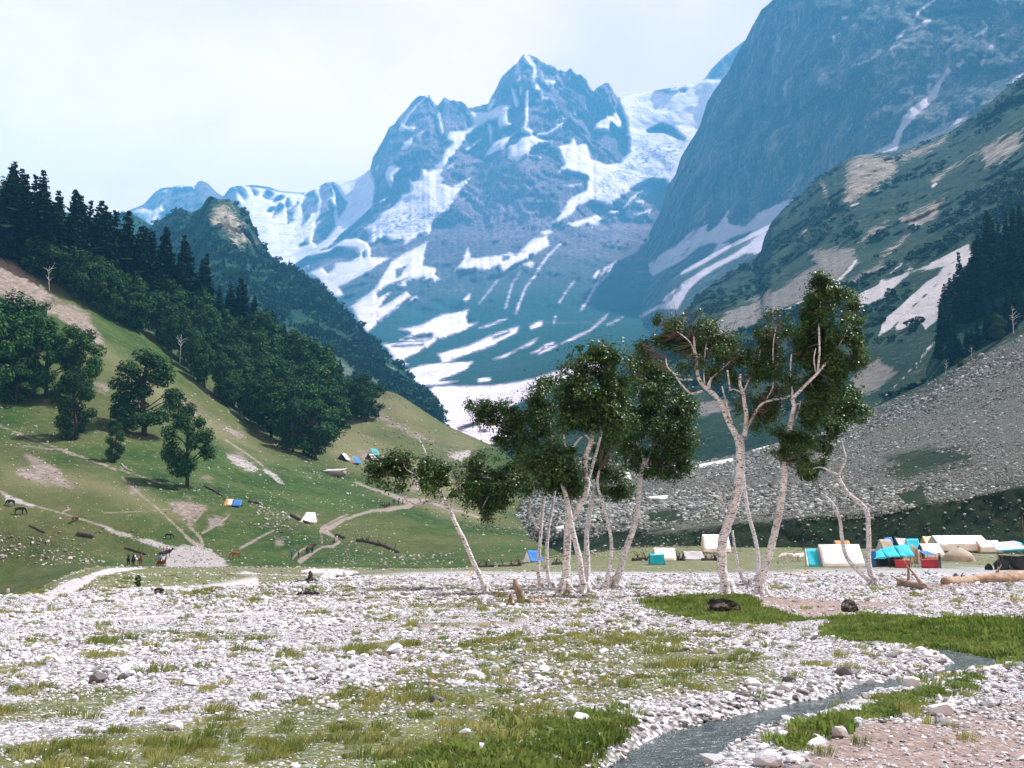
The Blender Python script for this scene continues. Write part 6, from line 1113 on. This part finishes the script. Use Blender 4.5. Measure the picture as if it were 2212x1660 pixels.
pole(o, (-.95, -.5, 0), (-.95, -.5, 1.4))
small('low grey tent beside stick piles, right of the blue tarp', 7, 1995, 1376, 152., 2.7, 2.2, 1.2, 'grey', 'dark', .1)
small('little blue tent beside the left birches', 7, 1078, 1345, 165., 2.4, 2.0, 1.7, 'blue', 'white', .6)
# tents on the left hill
def hillp(c, x, y): v = V(c, (x, y))[0]; return hill.at(v[0], v[1])
def htent(label, c, x, y, L, Wd, Ht, side, end, rz=0, **k): return aframe(label, hillp(c, x, y), rz, L, Wd, Ht, side, end, group='tents on the left hill', **k)
p = hillp(12, 2015, 378); o = add('tarp_tent', None, label='orange and blue tarp tent alone on the left slope', cat='tent', group='tents on the left hill', loc=tuple(p))
part(o, 'roof_panel', sheet_mesh('roof_panel', [(-2.2, -1, 0), (-.15, -1, 0), (-.1, .5, 1.7), (-1.8, .5, 1.75)], 6, 5, .06, .02, .06, 83), CL['orange']); part(o, 'white_stripe', sheet_mesh('white_stripe', [(-1.3, -.95, .2), (-.3, -.95, .2), (-.35, .25, 1.45), (-1.3, .25, 1.45)], 4, 4, 0, .03, .02, 84), CL['white']); part(o, 'roof_panel', sheet_mesh('roof_panel', [(-.1, -1.1, 0), (2.1, -1.1, 0), (1.9, .5, 1.4), (-.05, .5, 1.6)], 6, 5, .06, .02, .06, 85), CL['blue']); part(o, 'back_panel', sheet_mesh('back_panel', [(2.1, 1.6, 0), (-2.2, 1.6, 0), (-1.8, .5, 1.7), (1.9, .5, 1.4)], 6, 4, .05, .02, .05, 86), CL['grey']); pole(o, (-1.8, .5, -.2), (-1.8, .5, 1.8))
p = hillp(14, 655, 530); o = add('white_tarp_tent', None, label='white tarp shelter pitched over a fallen log on the left slope', cat='tent', group='tents on the left hill', loc=tuple(p))
part(o, 'roof_panel', sheet_mesh('roof_panel', [(-2.0, -1, .1), (1.9, -1, -.1), (1.2, .6, 2.3), (-.9, .6, 2.35)], 8, 6, .1, .02, .08, 87), CL['white']); part(o, 'back_panel', sheet_mesh('back_panel', [(1.9, 1.9, .1), (-2.0, 1.9, .2), (-.9, .6, 2.35), (1.2, .6, 2.3)], 6, 5, .05, .02, .05, 88), CL['white']); pole(o, (-.9, .6, -.2), (-.9, .6, 2.3)); pole(o, (1.2, .6, -.2), (1.2, .6, 2.25))
htent('white ridge tent with dark mouth, leftmost of the high hill camp', 13, 1025, 738, 4.2, 4.2, 2.6, 'white', 'dark', 1.3); htent('blue and white tent second from left in the high hill camp', 13, 1122, 768, 4.2, 4.2, 2.7, 'blue', 'white', 1.2, side2='white'); htent('grey tent right of the blue one in the high hill camp', 13, 1262, 738, 4.2, 4.0, 2.6, 'grey', 'dark', 1.1); htent('pale blue tent uppermost in the high hill camp', 13, 1282, 698, 4.6, 4.2, 2.9, 'teal', 'white', 1.0, side2='white')  # white tent: dark end panels paint the shade of its mouth
p = hillp(13, 945, 870); o = add('stone_shed', None, label='long low shed with grey tarp below the high hill camp', cat='shed', loc=tuple(p), rotz=-.5); part(o, 'roof', sheet_mesh('roof', [(-4.4, -1.3, 1.5), (4.4, -1.3, 1.5), (4.4, 1.3, 2.3), (-4.4, 1.3, 2.3)], 8, 4, .1, .05, .1, 91), CL['grey']); m = MB(); m.box((0, 0, .6), (8.4, 2.2, 1.7)); part(o, 'wall', m.mesh('wall', False), MAT_HILLSTONE)

# --- fallen wood
def log(label, pts, r0, r1, mat=None, name='fallen_log', cat='log', branches=0, seed=0, group=None):
    pts = [np.array(p_, float) for p_ in pts]; base = pts[0].copy(); rg = np.random.default_rng(seed); m = MB(); o = add(name, None, label=label, cat=cat, group=group or 'fallen wood', loc=tuple(base))
    m.tube([p_ - base + [0, 0, r0 * .55] for p_ in pts], np.linspace(r0, r1, len(pts)), 9, 4, .10, seed=seed); part(o, 'stem', m.mesh('stem'), mat or MAT_LOG)
    for k in range(branches):
        t = rg.uniform(.1, .95); i_ = min(int(t * (len(pts) - 1)), len(pts) - 2); f_ = t * (len(pts) - 1) - i_; p0 = pts[i_] * (1 - f_) + pts[i_ + 1] * f_ - base + [0, 0, r0 * .7]; d = rg.normal(0, 1, 3); d[2] = abs(d[2]) * .8 + .15; d *= min(r0, .3) * rg.uniform(3, 6) / np.linalg.norm(d)
        b = MB(); b.tube([p0, p0 + d * .5 + rg.normal(0, r0 * .4, 3), p0 + d], [min(r0, .3) * .35, min(r0, .3) * .22, min(r0, .3) * .08], 5, 3); part(o, 'branch', b.mesh('branch'), mat or MAT_LOG)
    return o
log('long weathered tree trunk lying on the gravel at the right edge', [gv(10, 1510, 640), gv(10, 1700, 632), gv(10, 1900, 625), gv(10, 2120, 612), gv(10, 2330, 600)], .25, .62, branches=4, seed=1)
log('short split log with pale end beside the crooked birch roots', [gv(10, 1130, 655), gv(10, 1220, 668), gv(10, 1330, 692)], .30, .14, branches=3, seed=2)
log('thin dark root stick lying left of the crooked birch', [gv(10, 610, 682), gv(10, 690, 672), gv(10, 770, 660)], .05, .12, MAT_DEAD, seed=3)
log('curved driftwood branch on the gravel left of the leaning birch', [gv(7, 560, 1505), gv(7, 620, 1512), gv(7, 680, 1495), gv(7, 722, 1462)], .09, .16, branches=3, seed=4)
log('bleached log on the gravel before the large white tent', [gv(10, 100, 565), gv(10, 200, 558), gv(10, 320, 545)], .16, .10, seed=5, branches=1)
log('grey driftwood sticks on the gravel right of the crimson stalls', [gv(10, 1335, 548), gv(10, 1400, 556), gv(10, 1440, 550)], .10, .05, MAT_DEAD, seed=6, branches=4)
for k, (xa, xb, y, lab) in enumerate([(1650, 1735, 1398, 'dark stick pile left of the blue tarp on the meadow'), (1885, 1950, 1392, 'dark stick pile between the low white and grey tents'), (2050, 2150, 1392, 'dark stick pile right of the low grey tent'), (740, 860, 1356, 'dark brush line on the meadow left of the little blue tent'), (880, 1010, 1352, 'dark brush line nearest the little blue tent'), (1190, 1255, 1340, 'stick pile behind the left birches')]):
    log(lab, [gv(7, xa, y, 150.), gv(7, (xa + xb) / 2, y, 150.4), gv(7, xb, y, 150.)], .26, .20, MAT_LOGD, branches=12, seed=60 + k, name='stick_pile', cat='sticks', group='stick piles on the meadow')
def stump(label, c, x, y, h, r, lean, seed, mat=None):
    p = gv(c, x, y); rg = np.random.default_rng(seed); o = add('broken_stump', None, label=label, cat='stump', group='stumps on the gravel', loc=tuple(p)); m = MB()
    m.tube([(0, 0, -.15), (lean * h * .3, 0, h * .4), (lean * h * .7, .02, h * .75), (lean * h, .05, h)], [r * 1.3, r, r * .9, r * .35], 9, 4, .12, seed=seed); part(o, 'stem', m.mesh('stem'), mat or MAT_DEAD)
    for k in range(6):
        a = k * 1.05 + rg.random(); L = r * rg.uniform(3, 6); b = MB(); b.tube([(0, 0, r * .8), (math.cos(a) * L * .5, math.sin(a) * L * .5, r * .7), (math.cos(a) * L, math.sin(a) * L, -.04)], [r * .5, r * .35, r * .1], 6, 3, .1, seed=seed + k); part(o, 'root', b.mesh('root'), mat or MAT_DEAD)
stump('broken leaning stump with torn roots between the leaning birch and the clump', 7, 1015, 1640, .82, .13, -.35, 1); stump('small pointed stump left of the broken leaning one', 7, 945, 1655, .42, .08, .1, 2); stump('dark upturned root stump on the pale river bar at the left', 14, 670, 1160, .62, .15, -.08, 3, MAT_LOGD)
log('flat gnarled root lying right of the broken stump', [gv(7, 1050, 1645), gv(7, 1110, 1640), gv(7, 1180, 1632)], .09, .05, seed=7, branches=4)
log('dark log lying at the foot of the upturned stump', [gv(14, 510, 1175), gv(14, 580, 1185), gv(14, 650, 1195)], .10, .07, MAT_LOGD, seed=8, branches=1)
log('dark branch heap on the gravel in the left middle', [gv(14, 530, 1335), gv(14, 640, 1330), gv(14, 760, 1330)], .08, .07, MAT_LOGD, seed=9, branches=12, name='branch_heap', cat='branches')
log('grey driftwood across the right end of the pale bar', [gv(14, 960, 1135), gv(14, 1080, 1130), gv(14, 1210, 1110)], .10, .07, MAT_LOGD, seed=10, branches=6)
log('dark stick with forked branches on the grass behind the gravel', [gv(14, 1360, 1048), gv(14, 1470, 1035), gv(14, 1590, 1030)], .10, .08, MAT_LOGD, seed=11, branches=4)
def hlog(label, c, pts, r0, r1, seed, br=2, mat=MAT_LOGD): log(label, [hillp(c, *q) for q in pts], r0, r1, mat, branches=br, seed=seed)
hlog('charred log lying below the grazing horses on the left', 12, [(670, 625), (740, 640), (808, 655)], .50, .38, 21); hlog('thin dark log left of the charred one', 12, [(255, 550), (320, 580), (385, 610)], .22, .16, 22, 0); hlog('dark log above the riders on the trail', 12, [(1080, 742), (1170, 772), (1260, 800)], .28, .2, 23)
hlog('dark log under the white tarp shelter', 14, [(455, 450), (550, 505), (655, 548)], .40, .3, 24, 1); hlog('long dark brushwood windrow on the slope left of the leaning birch', 14, [(1185, 735), (1290, 750), (1400, 775), (1520, 810), (1640, 868)], .38, .26, 25, 18); hlog('dark plank log where the upper trail bends', 14, [(955, 685), (1000, 685), (1045, 710)], .4, .3, 26, 0); hlog('bleached log on the slope above the orange and blue tent', 12, [(1770, 215), (1850, 250), (1920, 295)], .35, .25, 27, 4); hlog('pale fallen branch below the small bushy tree', 11, [(1050, 1425), (1090, 1465), (1150, 1490)], .25, .12, 28, 3, MAT_HILLSTONE); hlog('dark log right of the orange and blue tent', 12, [(2150, 345), (2180, 352), (2230, 362)], .45, .4, 29, 1)
for k, (x, y, ln, lab) in enumerate([(180, 565, 30, 'pale fallen trunk along the top of the scree at the left'), (1260, 270, 45, 'pale fallen trunk at the lower edge of the forest')]): hlog(lab, 11, [(x, y), (x + ln, y + ln * .6), (x + 2 * ln, y + ln * 1.3)], .3, .2, 31 + k, 2, MAT_HILLSTONE)
# dead white trees at the forest edge
def dead_tree(label, pos, h, seed, mat=MAT_BARK):
    rg = np.random.default_rng(seed); o = add('dead_tree', None, label=label, cat='tree', group='bare dead trees', loc=tuple(pos)); m = MB(); k1 = rg.normal(0, .05, 2) * h
    m.tube([(0, 0, -.3), (k1[0], k1[1], h * .4), (k1[0] * 1.5, k1[1], h * .7), (k1[0] * 1.2, k1[1], h)], [h * .013, h * .010, h * .007, h * .003], 7, 3, .1, seed=seed); part(o, 'trunk', m.mesh('trunk'), mat)
    for j in range(9):
        z = h * rg.uniform(.3, .9); a = rg.random() * 6.28; L = h * rg.uniform(.12, .28); b = MB(); p0 = np.array([k1[0] * 1.2, k1[1], z]); d = np.array([math.cos(a), math.sin(a) * .6, rg.uniform(.4, 1.2)]); b.tube([p0, p0 + d * L * .5, p0 + d * L + rg.normal(0, L * .15, 3)], [h * .009, h * .006, h * .002], 5, 3); part(o, 'limb', b.mesh('limb'), mat)
def in_front(px, py, f): q = on_hill(px, py); return q
dead_tree('bare white dead tree in front of the dark conifers on the left', on_hill(122, 625) - np.array([0, 6, 3]), 11, 41); dead_tree('small bare white dead tree above the forest edge, centre left', on_hill(398, 790) - np.array([0, 6, 0]), 12, 42); dead_tree('bare pale tree at the edge of the shaded wood on the right', moraine.at(2190, 722), 13, 43); dead_tree('crooked pale tree on the grass strip below the shaded wood', moraine.at(2042, 812), 7.5, 44); dead_tree('small pale tree right of the crooked one below the shaded wood', moraine.at(2100, 780), 7, 45)
def shrub(label, px, py, h, k): p = moraine.at(px, py); plant(BRD_FINE[k % 3], 'shrub', p, h, label, 'shrubs below the shaded wood', 'shrub', 1.2, random.Random(k))
shrub('rounded green shrub beside the bare pale tree at the right', 2160, 735, 12, 1); shrub('low shrub between the two small pale trees', 2070, 795, 5, 2)

# --- animals and people: one continuous skinned surface each
def skin_mesh(name, verts, edges, radii, root=0, sub=2):
    me = bpy.data.meshes.new(name + '_skin'); me.from_pydata(verts, edges, []); o = bpy.data.objects.new(name + '_skin', me); COL.objects.link(o)
    sk = o.modifiers.new('s', 'SKIN'); sk.use_smooth_shade = True
    for i_, r_ in enumerate(radii): me.skin_vertices[0].data[i_].radius = r_ if hasattr(r_, '__len__') else (r_, r_)
    me.skin_vertices[0].data[root].use_root = True
    ss = o.modifiers.new('u', 'SUBSURF'); ss.levels = sub; ss.render_levels = sub
    dg = bpy.context.evaluated_depsgraph_get(); dg.update(); out = bpy.data.meshes.new_from_object(o.evaluated_get(dg)); out.name = name
    bpy.data.objects.remove(o); return out
def horse_mesh(name, graze=False):
    if graze: nk = [(.80, 0, 1.22), (1.08, 0, 1.00), (1.28, 0, .62), (1.36, 0, .36), (1.42, 0, .10)]
    else: nk = [(.80, 0, 1.30), (1.02, 0, 1.58), (1.18, 0, 1.82), (1.38, 0, 1.74), (1.62, 0, 1.56)]
    v = [(-.62, 0, 1.20), (-.2, 0, 1.13), (.3, 0, 1.12), (.62, 0, 1.20)] + nk; r = [(.27, .30), (.28, .31), (.28, .32), (.24, .30), (.16, .22), (.12, .17), (.11, .14), (.10, .12), (.065, .075)]; e = [(0, 1), (1, 2), (2, 3), (3, 4), (4, 5), (5, 6), (6, 7), (7, 8)]
    for sx, sy, k in ((.58, .15, 3), (.52, -.15, 3)):
        b = len(v); v += [(sx, sy, .82), (sx + .03, sy, .46), (sx, sy, .12), (sx + .03, sy, .03)]; r += [.10, .062, .045, .06]; e += [(k, b), (b, b + 1), (b + 1, b + 2), (b + 2, b + 3)]
    for sx, sy, k in ((-.60, .15, 0), (-.66, -.15, 0)):
        b = len(v); v += [(sx + .06, sy, .86), (sx - .12, sy, .50), (sx - .06, sy, .12), (sx - .03, sy, .03)]; r += [.13, .07, .05, .06]; e += [(k, b), (b, b + 1), (b + 1, b + 2), (b + 2, b + 3)]
    b = len(v); v += [(-.88, 0, 1.14), (-.98, 0, .75), (-.97, 0, .5)]; r += [.05, .055, .03]; e += [(0, b), (b, b + 1), (b + 1, b + 2)]
    b = len(v); h_ = 6 if not graze else 7; hx, hy, hz = v[h_]; v += [(hx - .05, .06, hz + (.16 if not graze else .1)), (hx - .05, -.06, hz + (.16 if not graze else .1))]; r += [.03, .03]; e += [(h_, b), (h_, b + 1)]
    return skin_mesh(name, v, e, r)
def person_mesh(name, pose='stand'):
    if pose == 'ride':
        legs = lambda s: [(.06, s * .13, .86), (.34, s * .24, .62), (.22, s * .27, .18), (.38, s * .27, .12)]; arms = lambda s: [(.02, s * .19, 1.38), (.12, s * .26, 1.12), (.34, s * .14, 1.05), (.42, s * .10, 1.05)]
    elif pose == 'walk':
        legs = lambda s: [(0, s * .09, .88), (.10 * s, s * .10, .48), (.06 * s + (-.16 if s < 0 else .14), s * .10, .08), (.06 * s + (-.06 if s < 0 else .28), s * .10, .03)]; arms = lambda s: [(0, s * .19, 1.40), (-.06 * s, s * .25, 1.12), (-.14 * s + .06, s * .24, .88), (-.18 * s + .08, s * .23, .80)]
    elif pose == 'sit':
        legs = lambda s: [(.04, s * .10, .30), (.40, s * .13, .42), (.42, s * .12, .08), (.56, s * .12, .04)]; arms = lambda s: [(.05, s * .18, .78), (.16, s * .24, .54), (.36, s * .12, .48), (.42, s * .1, .47)]
    else:
        legs = lambda s: [(0, s * .10, .88), (.02, s * .11, .48), (0, s * .12, .08), (.15, s * .13, .03)]; arms = lambda s: [(0, s * .19, 1.40), (-.02, s * .25, 1.13), (.06, s * .25, .88), (.08, s * .24, .80)]
    dz = -.58 if pose == 'sit' else 0
    v = [(0, 0, .93 + dz), (.01, 0, 1.15 + dz), (0, 0, 1.38 + dz), (.01, 0, 1.49 + dz), (.02, 0, 1.58 + dz), (.03, 0, 1.68 + dz)]; r = [(.14, .12), (.13, .11), (.17, .11), (.055, .055), (.085, .095), (.07, .085)]; e = [(0, 1), (1, 2), (2, 3), (3, 4), (4, 5)]
    for s in (-1, 1):
        b = len(v); v += legs(s); r += [.10, .07, .045, .04]; e += [(0, b), (b, b + 1), (b + 1, b + 2), (b + 2, b + 3)]
        b = len(v); v += arms(s); r += [.06, .045, .035, .038]; e += [(2, b), (b, b + 1), (b + 1, b + 2), (b + 2, b + 3)]
    return skin_mesh(name, v, e, r)
def sheep_mesh():
    v = [(-.38, 0, .62), (0, 0, .62), (.34, 0, .64), (.55, 0, .80), (.74, 0, .76)]; r = [.22, .25, .21, .11, .06]; e = [(0, 1), (1, 2), (2, 3), (3, 4)]
    for sx, sy, k in ((.30, .11, 2), (.30, -.11, 2), (-.34, .11, 0), (-.34, -.11, 0)): b = len(v); v += [(sx, sy, .36), (sx, sy, .04)]; r += [.055, .04]; e += [(k, b), (b, b + 1)]
    b = len(v); v += [(.58, .1, .86), (.58, -.1, .86)]; r += [.03, .03]; e += [(3, b), (3, b + 1)]
    return skin_mesh('sheep_body', v, e, r)
H_G, H_S = horse_mesh('horse_body', True), horse_mesh('horse_standing_body'); P_ST, P_WK, P_RD, P_SI = [person_mesh('person_body', q) for q in ('stand', 'walk', 'ride', 'sit')]; SHEEP = sheep_mesh()
def coat(name, c): return simple(name, c, .8, .2, 4)
COATS = {'bay': coat('bay_coat', (.12, .05, .03)), 'dark': coat('dark_coat', (.02, .017, .015)), 'chestnut': coat('chestnut_coat', (.22, .09, .04)), 'white': coat('white_coat', (.6, .58, .55)), 'wool': coat('wool', (.62, .6, .56))}
def mat_person(name, legs, top, head, split=.9, neck=1.47):
    t = NT(name); z = t.n('ShaderNodeSeparateXYZ'); t.set(z.inputs[0], t.objpos()); c = t.mix(t.math('GREATER_THAN', z.outputs[2], split), legs, top); c = t.mix(t.math('GREATER_THAN', z.outputs[2], neck), c, head)
    return t.done(c, .85)
SKIN = (.32, .19, .13); HAIR = (.02, .015, .012)
def hair_cap(root, z, mat=None, x=.02, scale=1.0):
    me = rock_mesh('hair', 77, 3, 1, .05, mat=mat or COATS['dark'], smooth=True); q = part(root, 'hair', me, None); q.scale = (.25 * scale, .24 * scale, .2 * scale); q.location = (x - .02, 0, z)
def person(label, pos, rz, mesh, mat, s=1.0, group='people', hz=1.68, hat=None):
    me = mesh.copy(); me.materials.clear(); o = add('person', me, mat, label=label, cat='person', group=group, loc=tuple(pos), rotz=rz); o.scale = (s, s, s); hair_cap(o, hz, hat); return o
def horse(label, pos, rz, mesh, c, s=1.0, group='horses', saddle=None):
    me = mesh.copy(); me.materials.clear(); o = add('horse', me, COATS[c], label=label, cat='horse', group=group, loc=tuple(pos), rotz=rz); o.scale = (s, s, s)
    if saddle: m = MB(); sh = sheet_mesh('saddle_cloth', [(-.35, -.36, .95), (.35, -.36, .95), (.35, 0, 1.46), (-.35, 0, 1.46)], 5, 5, -.1, .03, .01, 3); part(o, 'saddle_cloth', sh, CL[saddle]); part(o, 'saddle_cloth', sheet_mesh('saddle_cloth', [(.35, .36, .95), (-.35, .36, .95), (-.35, 0, 1.46), (.35, 0, 1.46)], 5, 5, -.1, .03, .01, 4), CL[saddle])
    return o
horse('dark horse grazing highest at the left edge', hillp(12, 92, 378), 2.9, H_G, 'dark'); horse('dark horse grazing just below the first at the left edge', hillp(12, 165, 450), .3, H_G, 'dark', 1.1); horse('brown horse seen end-on grazing right of the dark pair', hillp(12, 645, 518), 1.4, H_G, 'bay', 1.0); horse('chestnut horse grazing right of the pale gravel fan', hillp(12, 2035, 835), 2.9, H_G, 'chestnut', 1.05); horse('dark pony at the upper edge of the pale gravel fan', hillp(12, 1455, 660), .2, H_G, 'dark', .8)
PM = {k: mat_person('clothes_' + k, *v) for k, v in {'a': ((.03, .05, .14), (.03, .03, .035), SKIN), 'b': ((.05, .05, .06), (.35, .05, .05), SKIN), 'c': ((.04, .04, .05), (.06, .12, .30), SKIN), 'd': ((.5, .5, .5), (.62, .62, .64), SKIN), 'e': ((.05, .04, .04), (.45, .55, .6), SKIN), 'f': ((.06, .05, .05), (.03, .03, .03), SKIN), 'g': ((.04, .04, .05), (.12, .10, .09), SKIN)}.items()}
def rider(lab_h, lab_p, px, py, rz, c, pm, D=150., saddle='red', s=1.0):
    v = V(12, (px, py))[0]; p = hillp(12, px, py); horse(lab_h, p, rz, H_S, c, s, 'horses on the trail', saddle); person(lab_p, p + np.array([0, 0, .56 * s]), rz, P_RD, PM[pm], s, 'riders on the trail')
rider('dark horse leftmost of the trail party carrying a rider', 'rider in black, leftmost of the trail party', 1108, 888, -1.3, 'dark', 'f', 141, 'dark'); rider('dark horse second in the trail party', 'rider in black beside the white horse', 1150, 892, -1.4, 'dark', 'a', 139, 'dark'); rider('white horse facing us in the trail party', 'rider in dark clothes on the white horse', 1180, 890, -1.5, 'white', 'g', 140, 'dark'); rider('chestnut horse rightmost of the near trail party', 'rider with a dark jacket on the chestnut horse', 1215, 888, -1.2, 'chestnut', 'f', 142, 'red')
rider('dark horse left of the pair at the edge of the gravel fan', 'rider in green-grey, left of the upper pair', 1408, 832, .4, 'dark', 'g', 152, 'dark'); rider('dark horse right of the pair at the edge of the gravel fan', 'rider with a red top, right of the upper pair', 1438, 822, .5, 'dark', 'b', 155, 'dark'); rider('bay horse with red saddle cloth below the upper pair', 'rider in a blue jacket on the bay horse', 1370, 915, -1.0, 'bay', 'c', 146, 'red'); rider('chestnut horse with red saddle cloth beside the bay one', 'rider in a pale blue top on the chestnut horse', 1408, 915, -.9, 'chestnut', 'e', 147, 'red')
person('person in white standing on the pale path at the left edge', hillp(12, 65, 1165), -1.2, P_ST, PM['d']); person('person in dark top and blue jeans with orange headscarf by the crimson stall', gv(10, 1370, 505, 133.), 2.4, P_ST, mat_person('clothes_h', (.05, .12, .26), (.025, .022, .025), SKIN), 1.06, hat=CL['orange']); person('distant dark figure standing on the meadow right of the white birch', gv(9, 1180, 990, 172.), .6, P_ST, PM['f'], 1.1)
for k, (x, y, ps, pm, lab) in enumerate([(1440, 355, P_SI, 'f', 'person sitting leftmost in the group beside the upper trail'), (1465, 362, P_SI, 'g', 'person sitting second in the group beside the upper trail'), (1490, 366, P_SI, 'f', 'person sitting in the middle of the group beside the upper trail'), (1515, 362, P_SI, 'b', 'person in red sitting in the group beside the upper trail'), (1540, 352, P_SI, 'f', 'person sitting rightmost in the group beside the upper trail'), (1592, 340, P_ST, 'f', 'dark figure standing alone right of the sitting group'), (1640, 350, P_WK, 'f', 'walker ahead on the upper trail, left of a pair'), (1690, 345, P_WK, 'g', 'walker last on the upper trail, right of the pair'), (935, 765, P_SI, 'f', 'dark figure sitting where the trail bends'), (535, 940, P_WK, 'f', 'walker at the foot of the trail, rightmost'), (460, 938, P_WK, 'c', 'walker in blue left of the trail foot'), (640, 880, P_WK, 'g', 'walker on the trail left of the horse'), (690, 850, P_WK, 'b', 'walker on the trail above the horse')]):
    q = hillp(14, x, y); person(lab, q, .4 * k, ps, PM[pm], 1.1, 'people on the upper trail', 1.10 if ps is P_SI else 1.68)
horse('dark horse led up the trail', hillp(14, 660, 868), .8, H_S, 'dark', 1.0, 'horses', 'dark')
for k, (x, y, rz, lab) in enumerate([(1010, 1070, .3, 'sheep left of the grazing flock behind the white birch'), (1095, 1072, 2.8, 'sheep in the middle of the flock behind the white birch'), (1118, 1060, .4, 'sheep grazing close beside the middle one'), (1160, 1056, 1.0, 'sheep at the right of the flock behind the white birch')]):
    me = SHEEP.copy(); me.materials.clear(); o = add('sheep', me, COATS['wool'], label=lab, cat='sheep', group='sheep on the meadow', loc=tuple(gv(9, x, y, 150.)), rotz=rz); o.scale = (1.3,) * 3
# --- single boulders
def boulder_mesh(seed, mat):
    import bmesh
    r = random.Random(seed); bm = bmesh.new(); bmesh.ops.create_icosphere(bm, subdivisions=4, radius=.5); co = np.array([v.co[:] for v in bm.verts])
    co *= (1 + .30 * fbm(co * 2.2 + seed, 3, seed, True) + .10 * fbm(co * 7 + seed, 3, seed + 1))[:, None]
    for k in range(11):
        n = np.array([r.gauss(0, 1), r.gauss(0, 1), r.gauss(0, .8)]); n /= np.linalg.norm(n); q = co @ n - r.uniform(.26, .40); co -= np.outer(np.maximum(q, 0) * .92, n)
    co += .012 * np.stack([fbm(co * 14 + 5 * j, 2, seed + j) for j in range(3)], -1)
    for v, p_ in zip(bm.verts, co): v.co = p_
    me = bpy.data.meshes.new('boulder'); bm.to_mesh(me); bm.free(); me.materials.append(mat); return me
def mat_patchy():
    t = NT('patchy_boulder'); o_ = t.objpos(); n1 = t.noise(3.0, 7, .75, vec=o_); c = t.ramp(n1, [(.42, (.012, .016, .012)), (.52, (.05, .055, .045)), (.60, (.34, .335, .34)), (.75, (.5, .49, .5))])  # near-black stone broken by pale patches from noise
    return t.done(c, .9, t.bump(n1, .7, .1), .2)
MAT_PATCHY = mat_patchy()
def boulder(label, pos, w, d, h, seed, mat=MAT_BOULDER, sub=3): me = boulder_mesh(seed, mat); o = add('boulder', me, None, label=label, cat='boulder', group='boulders', loc=tuple(np.array(pos) + [0, 0, h * .28])); o.scale = (w, d, h); o.rotation_euler = (0, 0, seed * 1.7); return o
boulder('dark patchy boulder at the foot of the forked birch', gv(17, 1280, 335), 1.05, .8, .60, 301, MAT_PATCHY); boulder('wet rounded boulder in the middle of the stream', np.append(gv(17, 1440, 1420)[:2], -.34), .30, .22, .20, 302); boulder('small dark rock in the stream, lower left', np.append(gv(17, 975, 1488)[:2], -.36), .14, .12, .13, 303); boulder('flat white boulder with shaded left face on the mid gravel', gv(0, 845, 1413) if False else ground_at(850, 1414), .38, .28, .24, 304, MAT_STONE); boulder('dark angular boulder near the left grass bank', gv(12, 1372, 1140), .42, .36, .32, 305, MAT_PATCHY); boulder('rounded boulder with a grassy cap on the brown soil', gv(18, 790, 300), .62, .5, .45, 306, MAT_PATCHY); boulder('square pale stone in the left foreground gravel', ground_at(210, 1474), .22, .2, .17, 307, MAT_STONE); boulder('long pale stone right of the square one', ground_at(283, 1462), .28, .18, .11, 308, MAT_STONE); boulder('half-buried grey stone on the right foreground bank', gv(18, 720, 1290), .20, .17, .16, 309); boulder('big pale block on the near bank of the stream', gv(18, 1300, 925), .34, .26, .20, 310, MAT_STONE); boulder('large pale stone at the right foreground edge of the path', gv(18, 1560, 1130), .42, .30, .18, 311, MAT_STONE); boulder('tilted pale slab lower right of the stream', gv(18, 120, 1540), .26, .2, .16, 312, MAT_STONE); boulder('white stone alone in the grass, bottom centre', gv(17, 50, 1585), .26, .16, .14, 313, MAT_STONE)
plant(BRD_FINE[1], 'shrub', gv(12, 1185, 1075), .62, 'small dark bush on the grassy mound at the left', None, 'shrub', 1.0, random.Random(9))
